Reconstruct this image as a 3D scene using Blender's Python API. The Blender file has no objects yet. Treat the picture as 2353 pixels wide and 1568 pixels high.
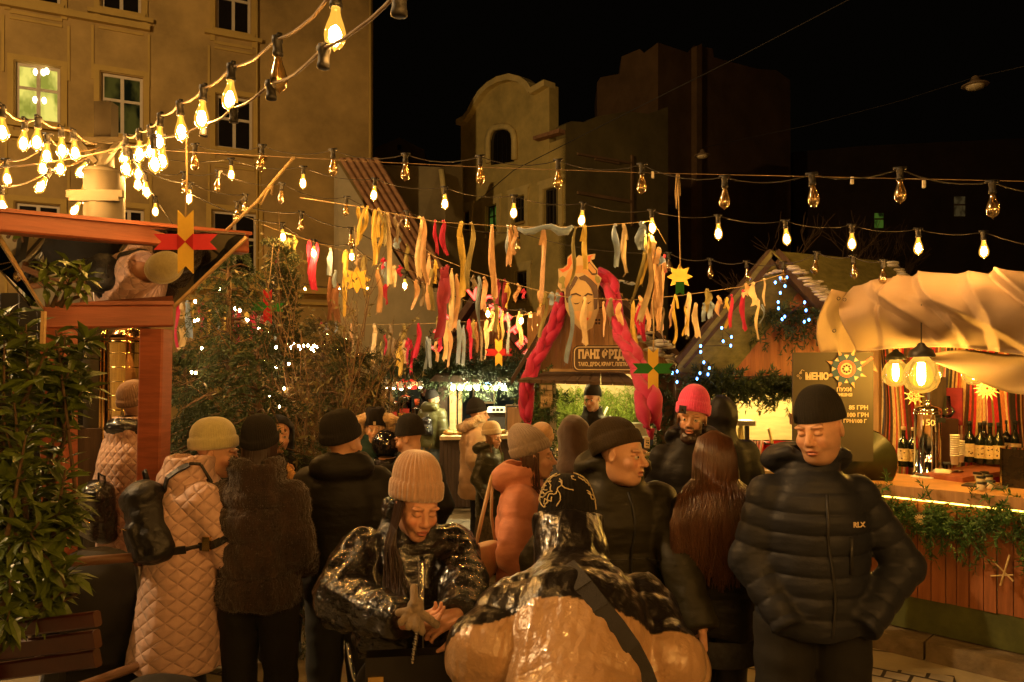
import bpy, math, random
import numpy as np
from mathutils import Vector, Matrix, Euler
SC = bpy.context.scene
COL = SC.collection
random.seed(7)
NPR = np.random.RandomState(11)
PI = math.pi
R = math.radians
# ------------------------------------------------------------------ camera, night sky, exposure
F = 1700.0            # focal length in photo pixels (photo taken as 2353 px wide)
CX, HY, CZ = 1176.5, 860.0, 1.88
cam_data = bpy.data.cameras.new('camera')
cam_data.sensor_fit = 'HORIZONTAL'
cam_data.sensor_width = 36.0
cam_data.lens = 36.0 * F / 2353.0
cam_data.shift_y = (HY - 784.0) / 2353.0
cam_data.clip_start = 0.05
cam_data.clip_end = 500.0
cam = bpy.data.objects.new('camera', cam_data)
COL.objects.link(cam)
cam.location = (0, 0, CZ)
cam.rotation_euler = (R(90), 0, 0)
SC.camera = cam
world = bpy.data.worlds.new('World')
SC.world = world
world.use_nodes = True
bg = world.node_tree.nodes['Background']
bg.inputs[0].default_value = (0.55, 0.42, 0.25, 1)
bg.inputs[1].default_value = 0.0016
SC.view_settings.view_transform = 'Standard'
SC.view_settings.look = 'None'
SC.view_settings.exposure = 0.35
SC.view_settings.gamma = 1.0
SC.cycles.use_denoising = True
SC.cycles.max_bounces = 6
SC.cycles.volume_bounces = 0
SC.cycles.diffuse_bounces = 3
SC.cycles.glossy_bounces = 4
SC.cycles.transparent_max_bounces = 16
SC.cycles.sample_clamp_indirect = 4.0
SC.cycles.sample_clamp_direct = 0.0
SC.cycles.caustics_reflective = False
SC.cycles.caustics_refractive = False
WARM = (1.0, 0.58, 0.24)
def W(px, py, d):
 """a point of the place seen at photo pixel (px, py), d metres along the view"""
 return Vector(((px - CX) / F * d, d, CZ - (py - HY) / F * d))
# ------------------------------------------------------------------ object helpers
def link(o, parent=None):
 COL.objects.link(o)
 if parent is not None:
  o.parent = parent
 return o
def tag(o, label=None, cat=None, group=None, kind=None):
 if label: o['label'] = label
 if cat: o['category'] = cat
 if group: o['group'] = group
 if kind: o['kind'] = kind
 return o
def thing(name, label, cat, loc=(0, 0, 0), rz=0.0, group=None):
 o = bpy.data.objects.new(name, None)
 o.empty_display_size = 0.1
 link(o)
 o.location = loc
 o.rotation_euler = (0, 0, rz)
 return tag(o, label, cat, group)
def copy_tree(o, parent=None):
 c = o.copy()
 COL.objects.link(c)
 c.parent = parent
 for ch in list(o.children):
  copy_tree(ch, c)
 return c
def mesh_obj(name, V, Fc, m, parent=None, smooth=True, loc=None):
 me = bpy.data.meshes.new(name)
 V = np.asarray(V, dtype=np.float32)
 if isinstance(Fc, np.ndarray):
  nf, k = Fc.shape
  me.vertices.add(len(V)); me.vertices.foreach_set('co', V.ravel())
  me.loops.add(nf * k); me.loops.foreach_set('vertex_index', Fc.ravel().astype(np.int32))
  me.polygons.add(nf)
  me.polygons.foreach_set('loop_start', np.arange(0, nf * k, k, dtype=np.int32))
  me.polygons.foreach_set('loop_total', np.full(nf, k, dtype=np.int32))
  me.update(calc_edges=True); me.validate()
 else:
  me.from_pydata([tuple(v) for v in V.tolist()], [], Fc)
  me.update()
 if m is not None:
  me.materials.append(m)
 if smooth:
  me.polygons.foreach_set('use_smooth', [True] * len(me.polygons))
 o = bpy.data.objects.new(name, me)
 link(o, parent)
 if loc is not None:
  o.location = loc
 return o
class MB:
 """collects shapes and links them as ONE mesh object"""
 def __init__(s): s.v = []; s.f = []
 def add(s, V, Fc):
  b = len(s.v)
  s.v += [tuple(v) for v in V]
  s.f += [tuple(i + b for i in f) for f in Fc]
  return s
 def box(s, c, size, M=None, taper=1.0):
  x, y, z = size[0] / 2, size[1] / 2, size[2] / 2
  P = [Vector((sx * x * (taper if sz > 0 else 1), sy * y * (taper if sz > 0 else 1), sz * z)) for sz in (-1, 1) for sx, sy in ((-1, -1), (1, -1), (1, 1), (-1, 1))]
  if M is not None: P = [M @ p for p in P]
  c = Vector(c)
  return s.add([p + c for p in P], [(3, 2, 1, 0), (4, 5, 6, 7), (0, 1, 5, 4), (1, 2, 6, 5), (2, 3, 7, 6), (3, 0, 4, 7)])
 def beam(s, a, b, w, h, up=(0, 0, 1), bev=0.0):
  a, b = Vector(a), Vector(b)
  d = (b - a).normalized(); u = Vector(up)
  sd = d.cross(u).normalized(); u = sd.cross(d).normalized()
  P = []
  if bev > 0:
   ring = [(-w/2+bev, -h/2), (w/2-bev, -h/2), (w/2, -h/2+bev), (w/2, h/2-bev), (w/2-bev, h/2), (-w/2+bev, h/2), (-w/2, h/2-bev), (-w/2, -h/2+bev)]
  else:
   ring = [(-w/2, -h/2), (w/2, -h/2), (w/2, h/2), (-w/2, h/2)]
  n = len(ring)
  for c in (a, b):
   P += [c + sd * x + u * y for x, y in ring]
  fc = [tuple(range(n - 1, -1, -1)), tuple(range(n, 2 * n))]
  fc += [(i, (i + 1) % n, n + (i + 1) % n, n + i) for i in range(n)]
  return s.add(P, fc)
 def tube(s, pts, r, n=6, caps=True):
  pts = [Vector(p) for p in pts]
  m = len(pts)
  rs = r if isinstance(r, (list, tuple)) else [r] * m
  prev = None; P = []
  for i, p in enumerate(pts):
   t = (pts[min(i + 1, m - 1)] - pts[max(i - 1, 0)])
   t = t.normalized() if t.length > 1e-9 else Vector((0, 0, 1))
   if prev is None:
    a = Vector((0, 0, 1)) if abs(t.z) < .9 else Vector((1, 0, 0))
    prev = (a - t * a.dot(t)).normalized()
   else:
    q = prev - t * prev.dot(t)
    prev = q.normalized() if q.length > 1e-6 else t.orthogonal().normalized()
   bi = t.cross(prev)
   for k in range(n):
    an = 2 * PI * k / n
    P.append(p + (prev * math.cos(an) + bi * math.sin(an)) * rs[i])
  fc = [(i * n + k, i * n + (k + 1) % n, (i + 1) * n + (k + 1) % n, (i + 1) * n + k) for i in range(m - 1) for k in range(n)]
  if caps:
   fc += [tuple(range(n - 1, -1, -1)), tuple(range((m - 1) * n, m * n))]
  return s.add(P, fc)
 def lathe(s, prof, n=16, c=(0, 0, 0), M=None, caps=True):
  P = []; c = Vector(c)
  for r, z in prof:
   for k in range(n):
    a = 2 * PI * k / n
    p = Vector((r * math.cos(a), r * math.sin(a), z))
    P.append((M @ p if M is not None else p) + c)
  m = len(prof)
  fc = [(i * n + k, i * n + (k + 1) % n, (i + 1) * n + (k + 1) % n, (i + 1) * n + k) for i in range(m - 1) for k in range(n)]
  if caps:
   fc += [tuple(range(n - 1, -1, -1)), tuple(range((m - 1) * n, m * n))]
  return s.add(P, fc)
 def prism(s, poly, vec):
  poly = [Vector(p) for p in poly]; vec = Vector(vec); n = len(poly)
  fc = [tuple(range(n)), tuple(range(2 * n - 1, n - 1, -1))]
  fc += [(i, n + i, n + (i + 1) % n, (i + 1) % n) for i in range(n)]
  return s.add(poly + [p + vec for p in poly], fc)
 def quad(s, a, b, c, d): return s.add([a, b, c, d], [(0, 1, 2, 3)])
 def grid(s, fn, nu, nv):
  P = [fn(i / nu, j / nv) for j in range(nv + 1) for i in range(nu + 1)]
  return s.add(P, [(j * (nu + 1) + i, j * (nu + 1) + i + 1, (j + 1) * (nu + 1) + i + 1, (j + 1) * (nu + 1) + i) for j in range(nv) for i in range(nu)])
 def ball(s, c, r, n=8, m=6, sc=(1, 1, 1)):
  prof = []
  c = Vector(c)
  P = [c + Vector((0, 0, -r * sc[2]))]
  for j in range(1, m):
   a = -PI / 2 + PI * j / m
   for k in range(n):
    b = 2 * PI * k / n
    P.append(c + Vector((r * sc[0] * math.cos(a) * math.cos(b), r * sc[1] * math.cos(a) * math.sin(b), r * sc[2] * math.sin(a))))
  P.append(c + Vector((0, 0, r * sc[2])))
  fc = [(0, 1 + (k + 1) % n, 1 + k) for k in range(n)]
  for j in range(m - 2):
   fc += [(1 + j * n + k, 1 + j * n + (k + 1) % n, 1 + (j + 1) * n + (k + 1) % n, 1 + (j + 1) * n + k) for k in range(n)]
  e = len(P) - 1
  fc += [(e, 1 + (m - 2) * n + k, 1 + (m - 2) * n + (k + 1) % n) for k in range(n)]
  return s.add(P, fc)
 def build(s, name, m, parent=None, smooth=False, loc=None, local=None):
  """local: the parent thing's origin; geometry given in world space is moved into its space"""
  V = np.array([tuple(v) for v in s.v], dtype=np.float32).reshape(-1, 3)
  if local is not None:
   V = V - np.array(tuple(local), dtype=np.float32)
  return mesh_obj(name, V, s.f, m, parent, smooth, loc)
def solid(o, t=0.004):
 md = o.modifiers.new('thickness', 'SOLIDIFY'); md.thickness = t; md.offset = 0
 return o
# ------------------------------------------------------------------ materials
MATS = {}
def mat(name, col=(.5, .5, .5), rough=.6, metal=0.0, var=.25, vscale=8.0, bump=0.0, bscale=40.0, bdist=.01, sheen=0.0,
  spec=None, coat=0.0, emit=None, estr=0.0, stretch=None, wear=None, kind='noise', trans=0.0, alpha=1.0):
 if name in MATS: return MATS[name]
 m = bpy.data.materials.new(name); MATS[name] = m
 m.use_nodes = True
 nt = m.node_tree; N = nt.nodes; L = nt.links
 b = N['Principled BSDF']
 b.inputs['Roughness'].default_value = rough
 b.inputs['Metallic'].default_value = metal
 if spec is not None: b.inputs['Specular IOR Level'].default_value = spec
 if sheen: b.inputs['Sheen Weight'].default_value = sheen; b.inputs['Sheen Roughness'].default_value = .5
 if coat: b.inputs['Coat Weight'].default_value = coat; b.inputs['Coat Roughness'].default_value = .12
 if trans: b.inputs['Transmission Weight'].default_value = trans
 if alpha < 1: b.inputs['Alpha'].default_value = alpha
 tc = N.new('ShaderNodeTexCoord'); mp = N.new('ShaderNodeMapping')
 L.new(tc.outputs['Object'], mp.inputs[0])
 if stretch: mp.inputs['Scale'].default_value = stretch
 if var > 0:
  nz = N.new('ShaderNodeTexNoise'); nz.inputs['Scale'].default_value = vscale; nz.inputs['Detail'].default_value = 6
  nz.inputs['Roughness'].default_value = .65
  L.new(mp.outputs[0], nz.inputs['Vector'])
  rp = N.new('ShaderNodeValToRGB')
  lo = tuple(c * (1 - var) for c in col); hi = tuple(min(1, c * (1 + var)) for c in col)
  if wear: lo = wear
  rp.color_ramp.elements[0].color = (*lo, 1); rp.color_ramp.elements[0].position = .3
  rp.color_ramp.elements[1].color = (*hi, 1); rp.color_ramp.elements[1].position = .7
  L.new(nz.outputs['Fac'], rp.inputs[0]); L.new(rp.outputs[0], b.inputs['Base Color'])
 else:
  b.inputs['Base Color'].default_value = (*col, 1)
 if bump > 0:
  if kind == 'voronoi':
   t = N.new('ShaderNodeTexVoronoi'); t.inputs['Scale'].default_value = bscale; out = t.outputs['Distance']
  elif kind == 'wave':
   t = N.new('ShaderNodeTexWave'); t.inputs['Scale'].default_value = bscale; t.inputs['Distortion'].default_value = 2; out = t.outputs['Fac']
  else:
   t = N.new('ShaderNodeTexNoise'); t.inputs['Scale'].default_value = bscale; t.inputs['Detail'].default_value = 5; out = t.outputs['Fac']
  L.new(mp.outputs[0], t.inputs['Vector'])
  bp = N.new('ShaderNodeBump'); bp.inputs['Strength'].default_value = bump; bp.inputs['Distance'].default_value = bdist
  L.new(out, bp.inputs['Height']); L.new(bp.outputs[0], b.inputs['Normal'])
 if emit is not None:
  b.inputs['Emission Color'].default_value = (*emit, 1); b.inputs['Emission Strength'].default_value = estr
 return m
def glow(name, col, strength):
 if name in MATS: return MATS[name]
 m = bpy.data.materials.new(name); MATS[name] = m
 m.use_nodes = True; N = m.node_tree.nodes; L = m.node_tree.links
 N.remove(N['Principled BSDF'])
 e = N.new('ShaderNodeEmission'); e.inputs[0].default_value = (*col, 1); e.inputs[1].default_value = strength
 L.new(e.outputs[0], N['Material Output'].inputs[0])
 return m
def shell_glass(name, tint, em, estr, gloss=.9, clear=.75):
 """thin clear bulb glass: mostly see-through, mirror-like at grazing angles; a lit bulb's amber glass glows faintly"""
 if name in MATS: return MATS[name]
 m = bpy.data.materials.new(name); MATS[name] = m
 m.use_nodes = True; N = m.node_tree.nodes; L = m.node_tree.links
 N.remove(N['Principled BSDF'])
 tr = N.new('ShaderNodeBsdfTransparent'); tr.inputs[0].default_value = (*tint, 1)
 gl = N.new('ShaderNodeBsdfGlossy'); gl.inputs['Roughness'].default_value = .04; gl.inputs[0].default_value = (gloss, gloss, gloss, 1)
 lw = N.new('ShaderNodeLayerWeight'); lw.inputs[0].default_value = .35
 mx = N.new('ShaderNodeMixShader')
 L.new(lw.outputs['Fresnel'], mx.inputs[0]); L.new(tr.outputs[0], mx.inputs[1]); L.new(gl.outputs[0], mx.inputs[2])
 out = mx.outputs[0]
 if estr > 0:
  e = N.new('ShaderNodeEmission'); e.inputs[0].default_value = (*em, 1); e.inputs[1].default_value = estr
  ad = N.new('ShaderNodeAddShader'); L.new(out, ad.inputs[0]); L.new(e.outputs[0], ad.inputs[1]); out = ad.outputs[0]
  m.cycles.emission_sampling = 'NONE'
 L.new(out, N['Material Output'].inputs[0])
 return m
# ------------------------------------------------------------------ signed-distance modelling (smooth continuous bodies)
f32 = np.float32
def smin(a, b, k):
 h = np.clip(.5 + .5 * (b - a) / k, 0, 1)
 return b + (a - b) * h - k * h * (1 - h)
def smax(a, b, k): return -smin(-a, -b, k)
def rcone(P, a, b, ra, rb):
 a = np.asarray(a, f32); b = np.asarray(b, f32); ab = b - a
 t = np.clip(((P - a) @ ab) / max(float(ab @ ab), 1e-9), 0, 1)
 q = P - a - t[:, None] * ab
 return np.sqrt((q * q).sum(1)) - (ra + (rb - ra) * t), t
def ell(P, c, r, M=None):
 q = P - np.asarray(c, f32)
 if M is not None: q = q @ M
 r = np.asarray(r, f32)
 k0 = np.sqrt(((q / r) ** 2).sum(1)); k1 = np.sqrt(((q / (r * r)) ** 2).sum(1)) + 1e-9
 return k0 * (k0 - 1) / k1
def torus(P, c, Rx, Ry, r, M=None):
 q = P - np.asarray(c, f32)
 if M is not None: q = q @ M
 k = np.sqrt((q[:, 0] / Rx) ** 2 + (q[:, 1] / Ry) ** 2) + 1e-9
 dl = (k - 1) * min(Rx, Ry)
 return np.sqrt(dl ** 2 + q[:, 2] ** 2) - r
def rbox(P, c, half, r, M=None):
 q = P - np.asarray(c, f32)
 if M is not None: q = q @ M
 q = np.abs(q) - (np.asarray(half, f32) - r)
 return np.sqrt((np.maximum(q, 0) ** 2).sum(1)) + np.minimum(q.max(1), 0) - r
def rot(ax, ay, az):
 return np.array(Euler((ax, ay, az)).to_matrix(), dtype=f32)
def wob(P, s, seed=0):
 """cheap smooth noise"""
 r = np.random.RandomState(seed); o = np.zeros(len(P), f32)
 for k in range(5):
  d = r.randn(3).astype(f32); d /= np.linalg.norm(d)
  o += np.sin((P @ d) * s * (1 + .6 * k) + r.rand() * 6.28).astype(f32) / (1 + .5 * k)
 return o / 2.5
def polygonise(f, lo, hi, h, B=4):
 lo = np.asarray(lo, f32); hi = np.asarray(hi, f32)
 nb = np.maximum(np.ceil((hi - lo) / (h * B)).astype(int), 1)
 n = nb * B + 1
 ax = [lo[i] + h * B * (np.arange(nb[i]) + .5) for i in range(3)]
 g = np.stack(np.meshgrid(*ax, indexing='ij'), -1).reshape(-1, 3).astype(f32)
 dc = f(g).reshape(nb)
 act = np.abs(dc) < h * B * 1.25 + .012
 m = np.zeros(n, bool)
 up = act.repeat(B, 0).repeat(B, 1).repeat(B, 2)
 for i in (0, 1):
  for j in (0, 1):
   for k in (0, 1):
    m[i:i + up.shape[0], j:j + up.shape[1], k:k + up.shape[2]] |= up
 Fv = np.ones(n, f32)
 sg = np.where(dc < 0, f32(-1), f32(1)).repeat(B, 0).repeat(B, 1).repeat(B, 2)
 Fv[:-1, :-1, :-1] = sg
 idx = np.argwhere(m)
 vals = np.empty(len(idx), f32)
 for s in range(0, len(idx), 200000):
  vals[s:s + 200000] = f(lo + idx[s:s + 200000].astype(f32) * f32(h))
 Fv[m] = vals
 S = Fv < 0
 c = S[:-1, :-1, :-1].astype(np.int8)
 for i in (0, 1):
  for j in (0, 1):
   for k in (0, 1):
    if i + j + k: c = c + S[i:n[0] - 1 + i, j:n[1] - 1 + j, k:n[2] - 1 + k]
 cell = (c > 0) & (c < 8) & up
 ci = np.argwhere(cell)
 vid = np.full(cell.shape, -1, np.int32); vid[cell] = np.arange(len(ci))
 acc = np.zeros((len(ci), 3), f32); cnt = np.zeros(len(ci), f32)
 cor = [(i, j, k) for i in (0, 1) for j in (0, 1) for k in (0, 1)]
 vv = {o: Fv[ci[:, 0] + o[0], ci[:, 1] + o[1], ci[:, 2] + o[2]] for o in cor}
 for o in cor:
  for a in range(3):
   if o[a] == 0:
    p = list(o); p[a] = 1; p = tuple(p)
    fa, fb = vv[o], vv[p]
    x = (fa < 0) != (fb < 0)
    t = np.where(x, fa / np.where(x, fa - fb, 1), 0)
    pos = np.tile(np.array(o, f32), (len(ci), 1)); pos[:, a] += t
    acc += np.where(x[:, None], pos, 0); cnt += x
 V = lo + (ci + acc / np.maximum(cnt, 1)[:, None]) * h
 quads = []
 for a in range(3):
  b, d = (a + 1) % 3, (a + 2) % 3
  s0 = [slice(None)] * 3; s1 = [slice(None)] * 3
  s0[a] = slice(0, n[a] - 1); s1[a] = slice(1, n[a])
  A = S[tuple(s0)]; Bb = S[tuple(s1)]
  e = np.argwhere(A != Bb)
  e = e[(e[:, b] > 0) & (e[:, d] > 0) & (e[:, b] < n[b] - 1) & (e[:, d] < n[d] - 1)]
  if not len(e): continue
  fl = A[e[:, 0], e[:, 1], e[:, 2]]
  def at(db, dd):
   q = e.copy(); q[:, b] -= db; q[:, d] -= dd
   return vid[q[:, 0], q[:, 1], q[:, 2]]
  q = np.stack([at(0, 0), at(1, 0), at(1, 1), at(0, 1)], 1)
  q[~fl] = q[~fl][:, ::-1]
  quads.append(q)
 Q = np.concatenate(quads)
 Q = Q[(Q >= 0).all(1)]
 return V.astype(f32), Q
def sdf_obj(name, f, lo, hi, h, m, parent=None, color=None, loc=None):
 V, Q = polygonise(f, lo, hi, h)
 o = mesh_obj(name, V, Q, m, parent, True, loc)
 if color is not None:
  cl = np.ones((len(o.data.vertices), 4), f32); cl[:, :3] = color(V)
  at = o.data.color_attributes.new('tint', 'FLOAT_COLOR', 'POINT')
  at.data.foreach_set('color', cl.ravel())
 return o
def lettering(s, size, M, m, parent=None, name='lettering', bold=0.0, ext=.002, align='CENTER', spacing=1.0, loc=None):
 """flat letters standing on the XY plane of matrix M"""
 cu = bpy.data.curves.new(name, 'FONT'); cu.body = s; cu.size = size; cu.extrude = ext; cu.offset = bold
 cu.align_x = align; cu.align_y = 'CENTER'; cu.space_character = spacing
 t = bpy.data.objects.new(name, cu)
 COL.objects.link(t)
 me = bpy.data.meshes.new_from_object(t.evaluated_get(bpy.context.evaluated_depsgraph_get()))
 bpy.data.objects.remove(t); bpy.data.curves.remove(cu)
 me.transform(M)
 me.materials.clear(); me.materials.append(m)
 o = bpy.data.objects.new(name, me); link(o, parent)
 if loc is not None: o.location = loc
 return o
def facing(loc, yaw=0.0, roll=0.0, pitch=0.0):
 """X right, Y up, Z out towards the viewer; yaw 0 faces the camera side (-Y of the place)"""
 return Matrix.Translation(Vector(loc)) @ Matrix.Rotation(yaw, 4, 'Z') @ Matrix.Rotation(R(90) + pitch, 4, 'X') @ Matrix.Rotation(roll, 4, 'Z')
class Facade:
 """a vertical wall plane through photo column px0 at depth d0 whose level lines run to vanishing column vpx"""
 def __init__(s, px0, d0, vpx):
  v = Vector((vpx - CX, F, 0)).normalized()
  s.d = v if vpx > px0 else v
  s.p0 = Vector(((px0 - CX) / F * d0, d0, 0))
  s.n = Vector((s.d.y, -s.d.x, 0))
  if s.n.y > 0: s.n = -s.n
 def t(s, px):
  k = (px - CX) / F
  return (k * s.p0.y - s.p0.x) / (s.d.x - k * s.d.y)
 def tz(s, px, py):
  t = s.t(px); p = s.p0 + s.d * t
  return t, CZ - (py - HY) / F * p.y
 def pt(s, t, z, off=0.0): return s.p0 + s.d * t + s.n * off + Vector((0, 0, z))
 def at(s, px, py, off=0.0):
  t, z = s.tz(px, py); return s.pt(t, z, off)
 def yaw(s):
  x = s.d if s.d.x > 0 else -s.d
  return math.atan2(x.y, x.x)
def ordinal(k):
 w = ['first', 'second', 'third', 'fourth', 'fifth', 'sixth', 'seventh', 'eighth', 'ninth', 'tenth', 'eleventh', 'twelfth', 'thirteenth', 'fourteenth',
   'fifteenth', 'sixteenth', 'seventeenth', 'eighteenth', 'nineteenth', 'twentieth']
 if k < 20: return w[k]
 tens = {2: 'twenty', 3: 'thirty', 4: 'forty', 5: 'fifty', 6: 'sixty'}
 k += 1
 if k % 10 == 0: return {30: 'thirtieth', 40: 'fortieth', 50: 'fiftieth'}[k]
 return tens[k // 10] + '-' + w[k % 10 - 1]
# ------------------------------------------------------------------ shared materials
M_plaster = mat('plaster ochre', (.36, .24, .075), .9, var=.34, vscale=.7, bump=.25, bscale=60, bdist=.01)
M_plaster2 = mat('plaster trim', (.42, .285, .07), .9, var=.10, vscale=2, bump=.15, bscale=60)
M_plaster3 = mat('plaster yellow', (.60, .47, .15), .9, var=.24, vscale=1.2, bump=.2, bscale=50)
M_plaster3t = mat('plaster yellow trim', (.72, .58, .22), .9, var=.15, vscale=2)
M_plaster4 = mat('plaster brown dark', (.28, .17, .075), .95, var=.3, vscale=.6)
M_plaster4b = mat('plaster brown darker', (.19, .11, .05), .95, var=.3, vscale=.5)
M_frame = mat('window frame paint', (.52, .44, .30), .6, var=.08)
M_darkglass = mat('dark window glass', (.012, .010, .008), .08, var=0, spec=.6)
M_curtain = mat('dark curtain', (.035, .030, .022), .9, var=.3, vscale=20, stretch=(8, 8, .3))
M_tile = mat('clay roof tile', (.36, .19, .09), .8, var=.35, vscale=6, bump=.3, bscale=30)
M_redwood = mat('red brown stained timber', (.30, .085, .040), .5, var=.25, vscale=5, stretch=(1, 1, 9), bump=.15, bscale=24)
M_redwoodx = mat('red brown stained timber rail', (.30, .085, .040), .5, var=.25, vscale=5, stretch=(.6, .6, 9), bump=.15, bscale=24)
M_darkwood = mat('dark weathered planks', (.055, .032, .018), .8, var=.4, vscale=4, stretch=(6, 6, .6), bump=.3, bscale=20)
M_wood = mat('plain pine boards', (.36, .20, .09), .65, var=.25, vscale=4, stretch=(7, 7, .5), bump=.15, bscale=25)
M_palewood = mat('pale pine boards', (.50, .34, .16), .65, var=.2, vscale=3, stretch=(.6, .6, 6), bump=.1, bscale=25)
M_slat = mat('orange brown slats', (.30, .105, .035), .55, var=.3, vscale=5, stretch=(6, 6, .5), bump=.2, bscale=25)
M_black = mat('black painted metal', (.012, .012, .012), .45, var=.2)
M_rubber = mat('black rubber', (.012, .011, .010), .6, var=.2)
M_steel = mat('brushed steel', (.55, .52, .48), .28, metal=1, var=.1)
M_chrome = mat('polished steel', (.72, .70, .66), .08, metal=1, var=.05)
M_brass = mat('polished brass', (.80, .55, .20), .14, metal=1, var=.1)
M_galv = mat('galvanised pole paint', (.045, .037, .022), .6, var=.25, vscale=6)
M_snow = mat('old snow', (.50, .48, .42), .8, var=.08, bump=.4, bscale=14, bdist=.03)
M_white = mat('white card', (.78, .74, .66), .7, var=.06)
M_paper = mat('white paper cup', (.80, .75, .62), .6, var=.05)
M_red = mat('red enamel', (.50, .015, .015), .3, var=.12)
M_teal = mat('dark teal tarpaulin', (.012, .032, .040), .7, var=.3, bump=.4, bscale=6, bdist=.04)
M_cable = mat('black cable', (.020, .017, .013), .6, var=.2)
M_cable2 = mat('pale cable', (.20, .13, .06), .6, var=.2)
M_twine = mat('jute twine', (.46, .33, .16), .9, var=.2)
M_fir = mat('fir needles', (.030, .052, .016), .7, var=.45, vscale=3)
M_fir2 = mat('fresh fir needles', (.050, .095, .020), .65, var=.4, vscale=3)
M_thuja = mat('thuja sprays', (.040, .050, .014), .7, var=.45, vscale=3)
M_laurel = mat('laurel leaf', (.080, .115, .014), .38, var=.35, vscale=5)
M_oliveleaf = mat('olive dry leaf', (.15, .13, .045), .6, var=.3, vscale=6)
M_bark = mat('bark', (.10, .06, .03), .9, var=.35, vscale=12, bump=.5, bscale=30)
M_twig = mat('bare twig', (.15, .09, .04), .85, var=.3, vscale=12)
G_bulb = glow('bulb filament glow', WARM, 620.0)
G_fairy = glow('fairy light glow', WARM, 160.0)
G_blue = glow('blue led glow', (.08, .30, 1.0), 16.0)
G_cold = glow('cold white bulb glow', (1.0, .84, .46), 420.0)
G_neon = glow('red neon glow', (1.0, .05, .03), 1.6)
G_neonw = glow('white hot neon tube', (1.0, .27, .15), 1.25)
S_lit = shell_glass('lit amber bulb glass', (1, .80, .42), (1.0, .46, .05), .9)
S_unlit = bpy.data.materials.new('clear bulb glass'); S_unlit.use_nodes = True
_N = S_unlit.node_tree.nodes; _L = S_unlit.node_tree.links; _N.remove(_N['Principled BSDF'])
_t = _N.new('ShaderNodeBsdfTransparent'); _t.inputs[0].default_value = (1, .90, .66, 1); _g = _N.new('ShaderNodeBsdfGlossy'); _g.inputs[0].default_value = (1, .9, .7, 1); _g.inputs['Roughness'].default_value = .16
_w = _N.new('ShaderNodeLayerWeight'); _w.inputs[0].default_value = .4; _m = _N.new('ShaderNodeMapRange'); _m.inputs['To Min'].default_value = .20; _m.inputs['To Max'].default_value = .95
_x = _N.new('ShaderNodeMixShader'); _L.new(_w.outputs['Facing'], _m.inputs[0]); _L.new(_m.outputs[0], _x.inputs[0]); _L.new(_t.outputs[0], _x.inputs[1]); _L.new(_g.outputs[0], _x.inputs[2]); _L.new(_x.outputs[0], _N['Material Output'].inputs[0])
# ------------------------------------------------------------------ ground
def paving(name, col, mort, bw, rh, rotz, rough=.75):
 m = bpy.data.materials.new(name); m.use_nodes = True
 N = m.node_tree.nodes; L = m.node_tree.links; b = N['Principled BSDF']
 tc = N.new('ShaderNodeTexCoord'); mp = N.new('ShaderNodeMapping'); mp.inputs['Rotation'].default_value = (0, 0, rotz)
 br = N.new('ShaderNodeTexBrick'); br.inputs['Scale'].default_value = 1.0
 br.inputs['Brick Width'].default_value = bw; br.inputs['Row Height'].default_value = rh
 br.inputs['Mortar Size'].default_value = .012; br.inputs['Mortar Smooth'].default_value = .3
 br.inputs['Color1'].default_value = (*col, 1); br.inputs['Color2'].default_value = (*[c * .72 for c in col], 1)
 br.inputs['Mortar'].default_value = (*mort, 1)
 nz = N.new('ShaderNodeTexNoise'); nz.inputs['Scale'].default_value = 2.2; nz.inputs['Detail'].default_value = 8
 nz2 = N.new('ShaderNodeTexNoise'); nz2.inputs['Scale'].default_value = 1.1; nz2.inputs['Detail'].default_value = 3
 ds = N.new('ShaderNodeMixRGB'); ds.blend_type = 'LINEAR_LIGHT'; ds.inputs[0].default_value = .035
 L.new(tc.outputs['Object'], mp.inputs[0]); L.new(mp.outputs[0], ds.inputs[1]); L.new(nz2.outputs['Color'], ds.inputs[2])
 L.new(ds.outputs[0], br.inputs['Vector']); L.new(tc.outputs['Object'], nz.inputs['Vector']); L.new(tc.outputs['Object'], nz2.inputs['Vector'])
 mx = N.new('ShaderNodeMixRGB'); mx.blend_type = 'MULTIPLY'; mx.inputs[0].default_value = .75
 rp = N.new('ShaderNodeValToRGB'); rp.color_ramp.elements[0].color = (.45, .42, .38, 1); rp.color_ramp.elements[0].position = .35
 rp.color_ramp.elements[1].position = .65
 L.new(nz.outputs['Fac'], rp.inputs[0]); L.new(br.outputs['Color'], mx.inputs[1]); L.new(rp.outputs[0], mx.inputs[2])
 L.new(mx.outputs[0], b.inputs['Base Color'])
 b.inputs['Roughness'].default_value = rough
 bp = N.new('ShaderNodeBump'); bp.inputs['Distance'].default_value = .02; bp.inputs['Strength'].default_value = .6
 iv = N.new('ShaderNodeMath'); iv.operation = 'SUBTRACT'; iv.inputs[0].default_value = 1
 L.new(br.outputs['Fac'], iv.inputs[1]); ad = N.new('ShaderNodeMath'); ad.operation = 'ADD'
 n3 = N.new('ShaderNodeTexNoise'); n3.inputs['Scale'].default_value = 30; L.new(tc.outputs['Object'], n3.inputs['Vector'])
 sc = N.new('ShaderNodeMath'); sc.operation = 'MULTIPLY'; sc.inputs[1].default_value = .25; L.new(n3.outputs['Fac'], sc.inputs[0])
 L.new(iv.outputs[0], ad.inputs[0]); L.new(sc.outputs[0], ad.inputs[1]); L.new(ad.outputs[0], bp.inputs['Height']); L.new(bp.outputs[0], b.inputs['Normal'])
 return m
M_pave = paving('stone slab paving', (.50, .43, .28), (.05, .04, .03), .95, .62, R(20), .5)
M_sett = paving('granite setts', (.48, .42, .30), (.04, .03, .02), .15, .13, R(35))
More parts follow.
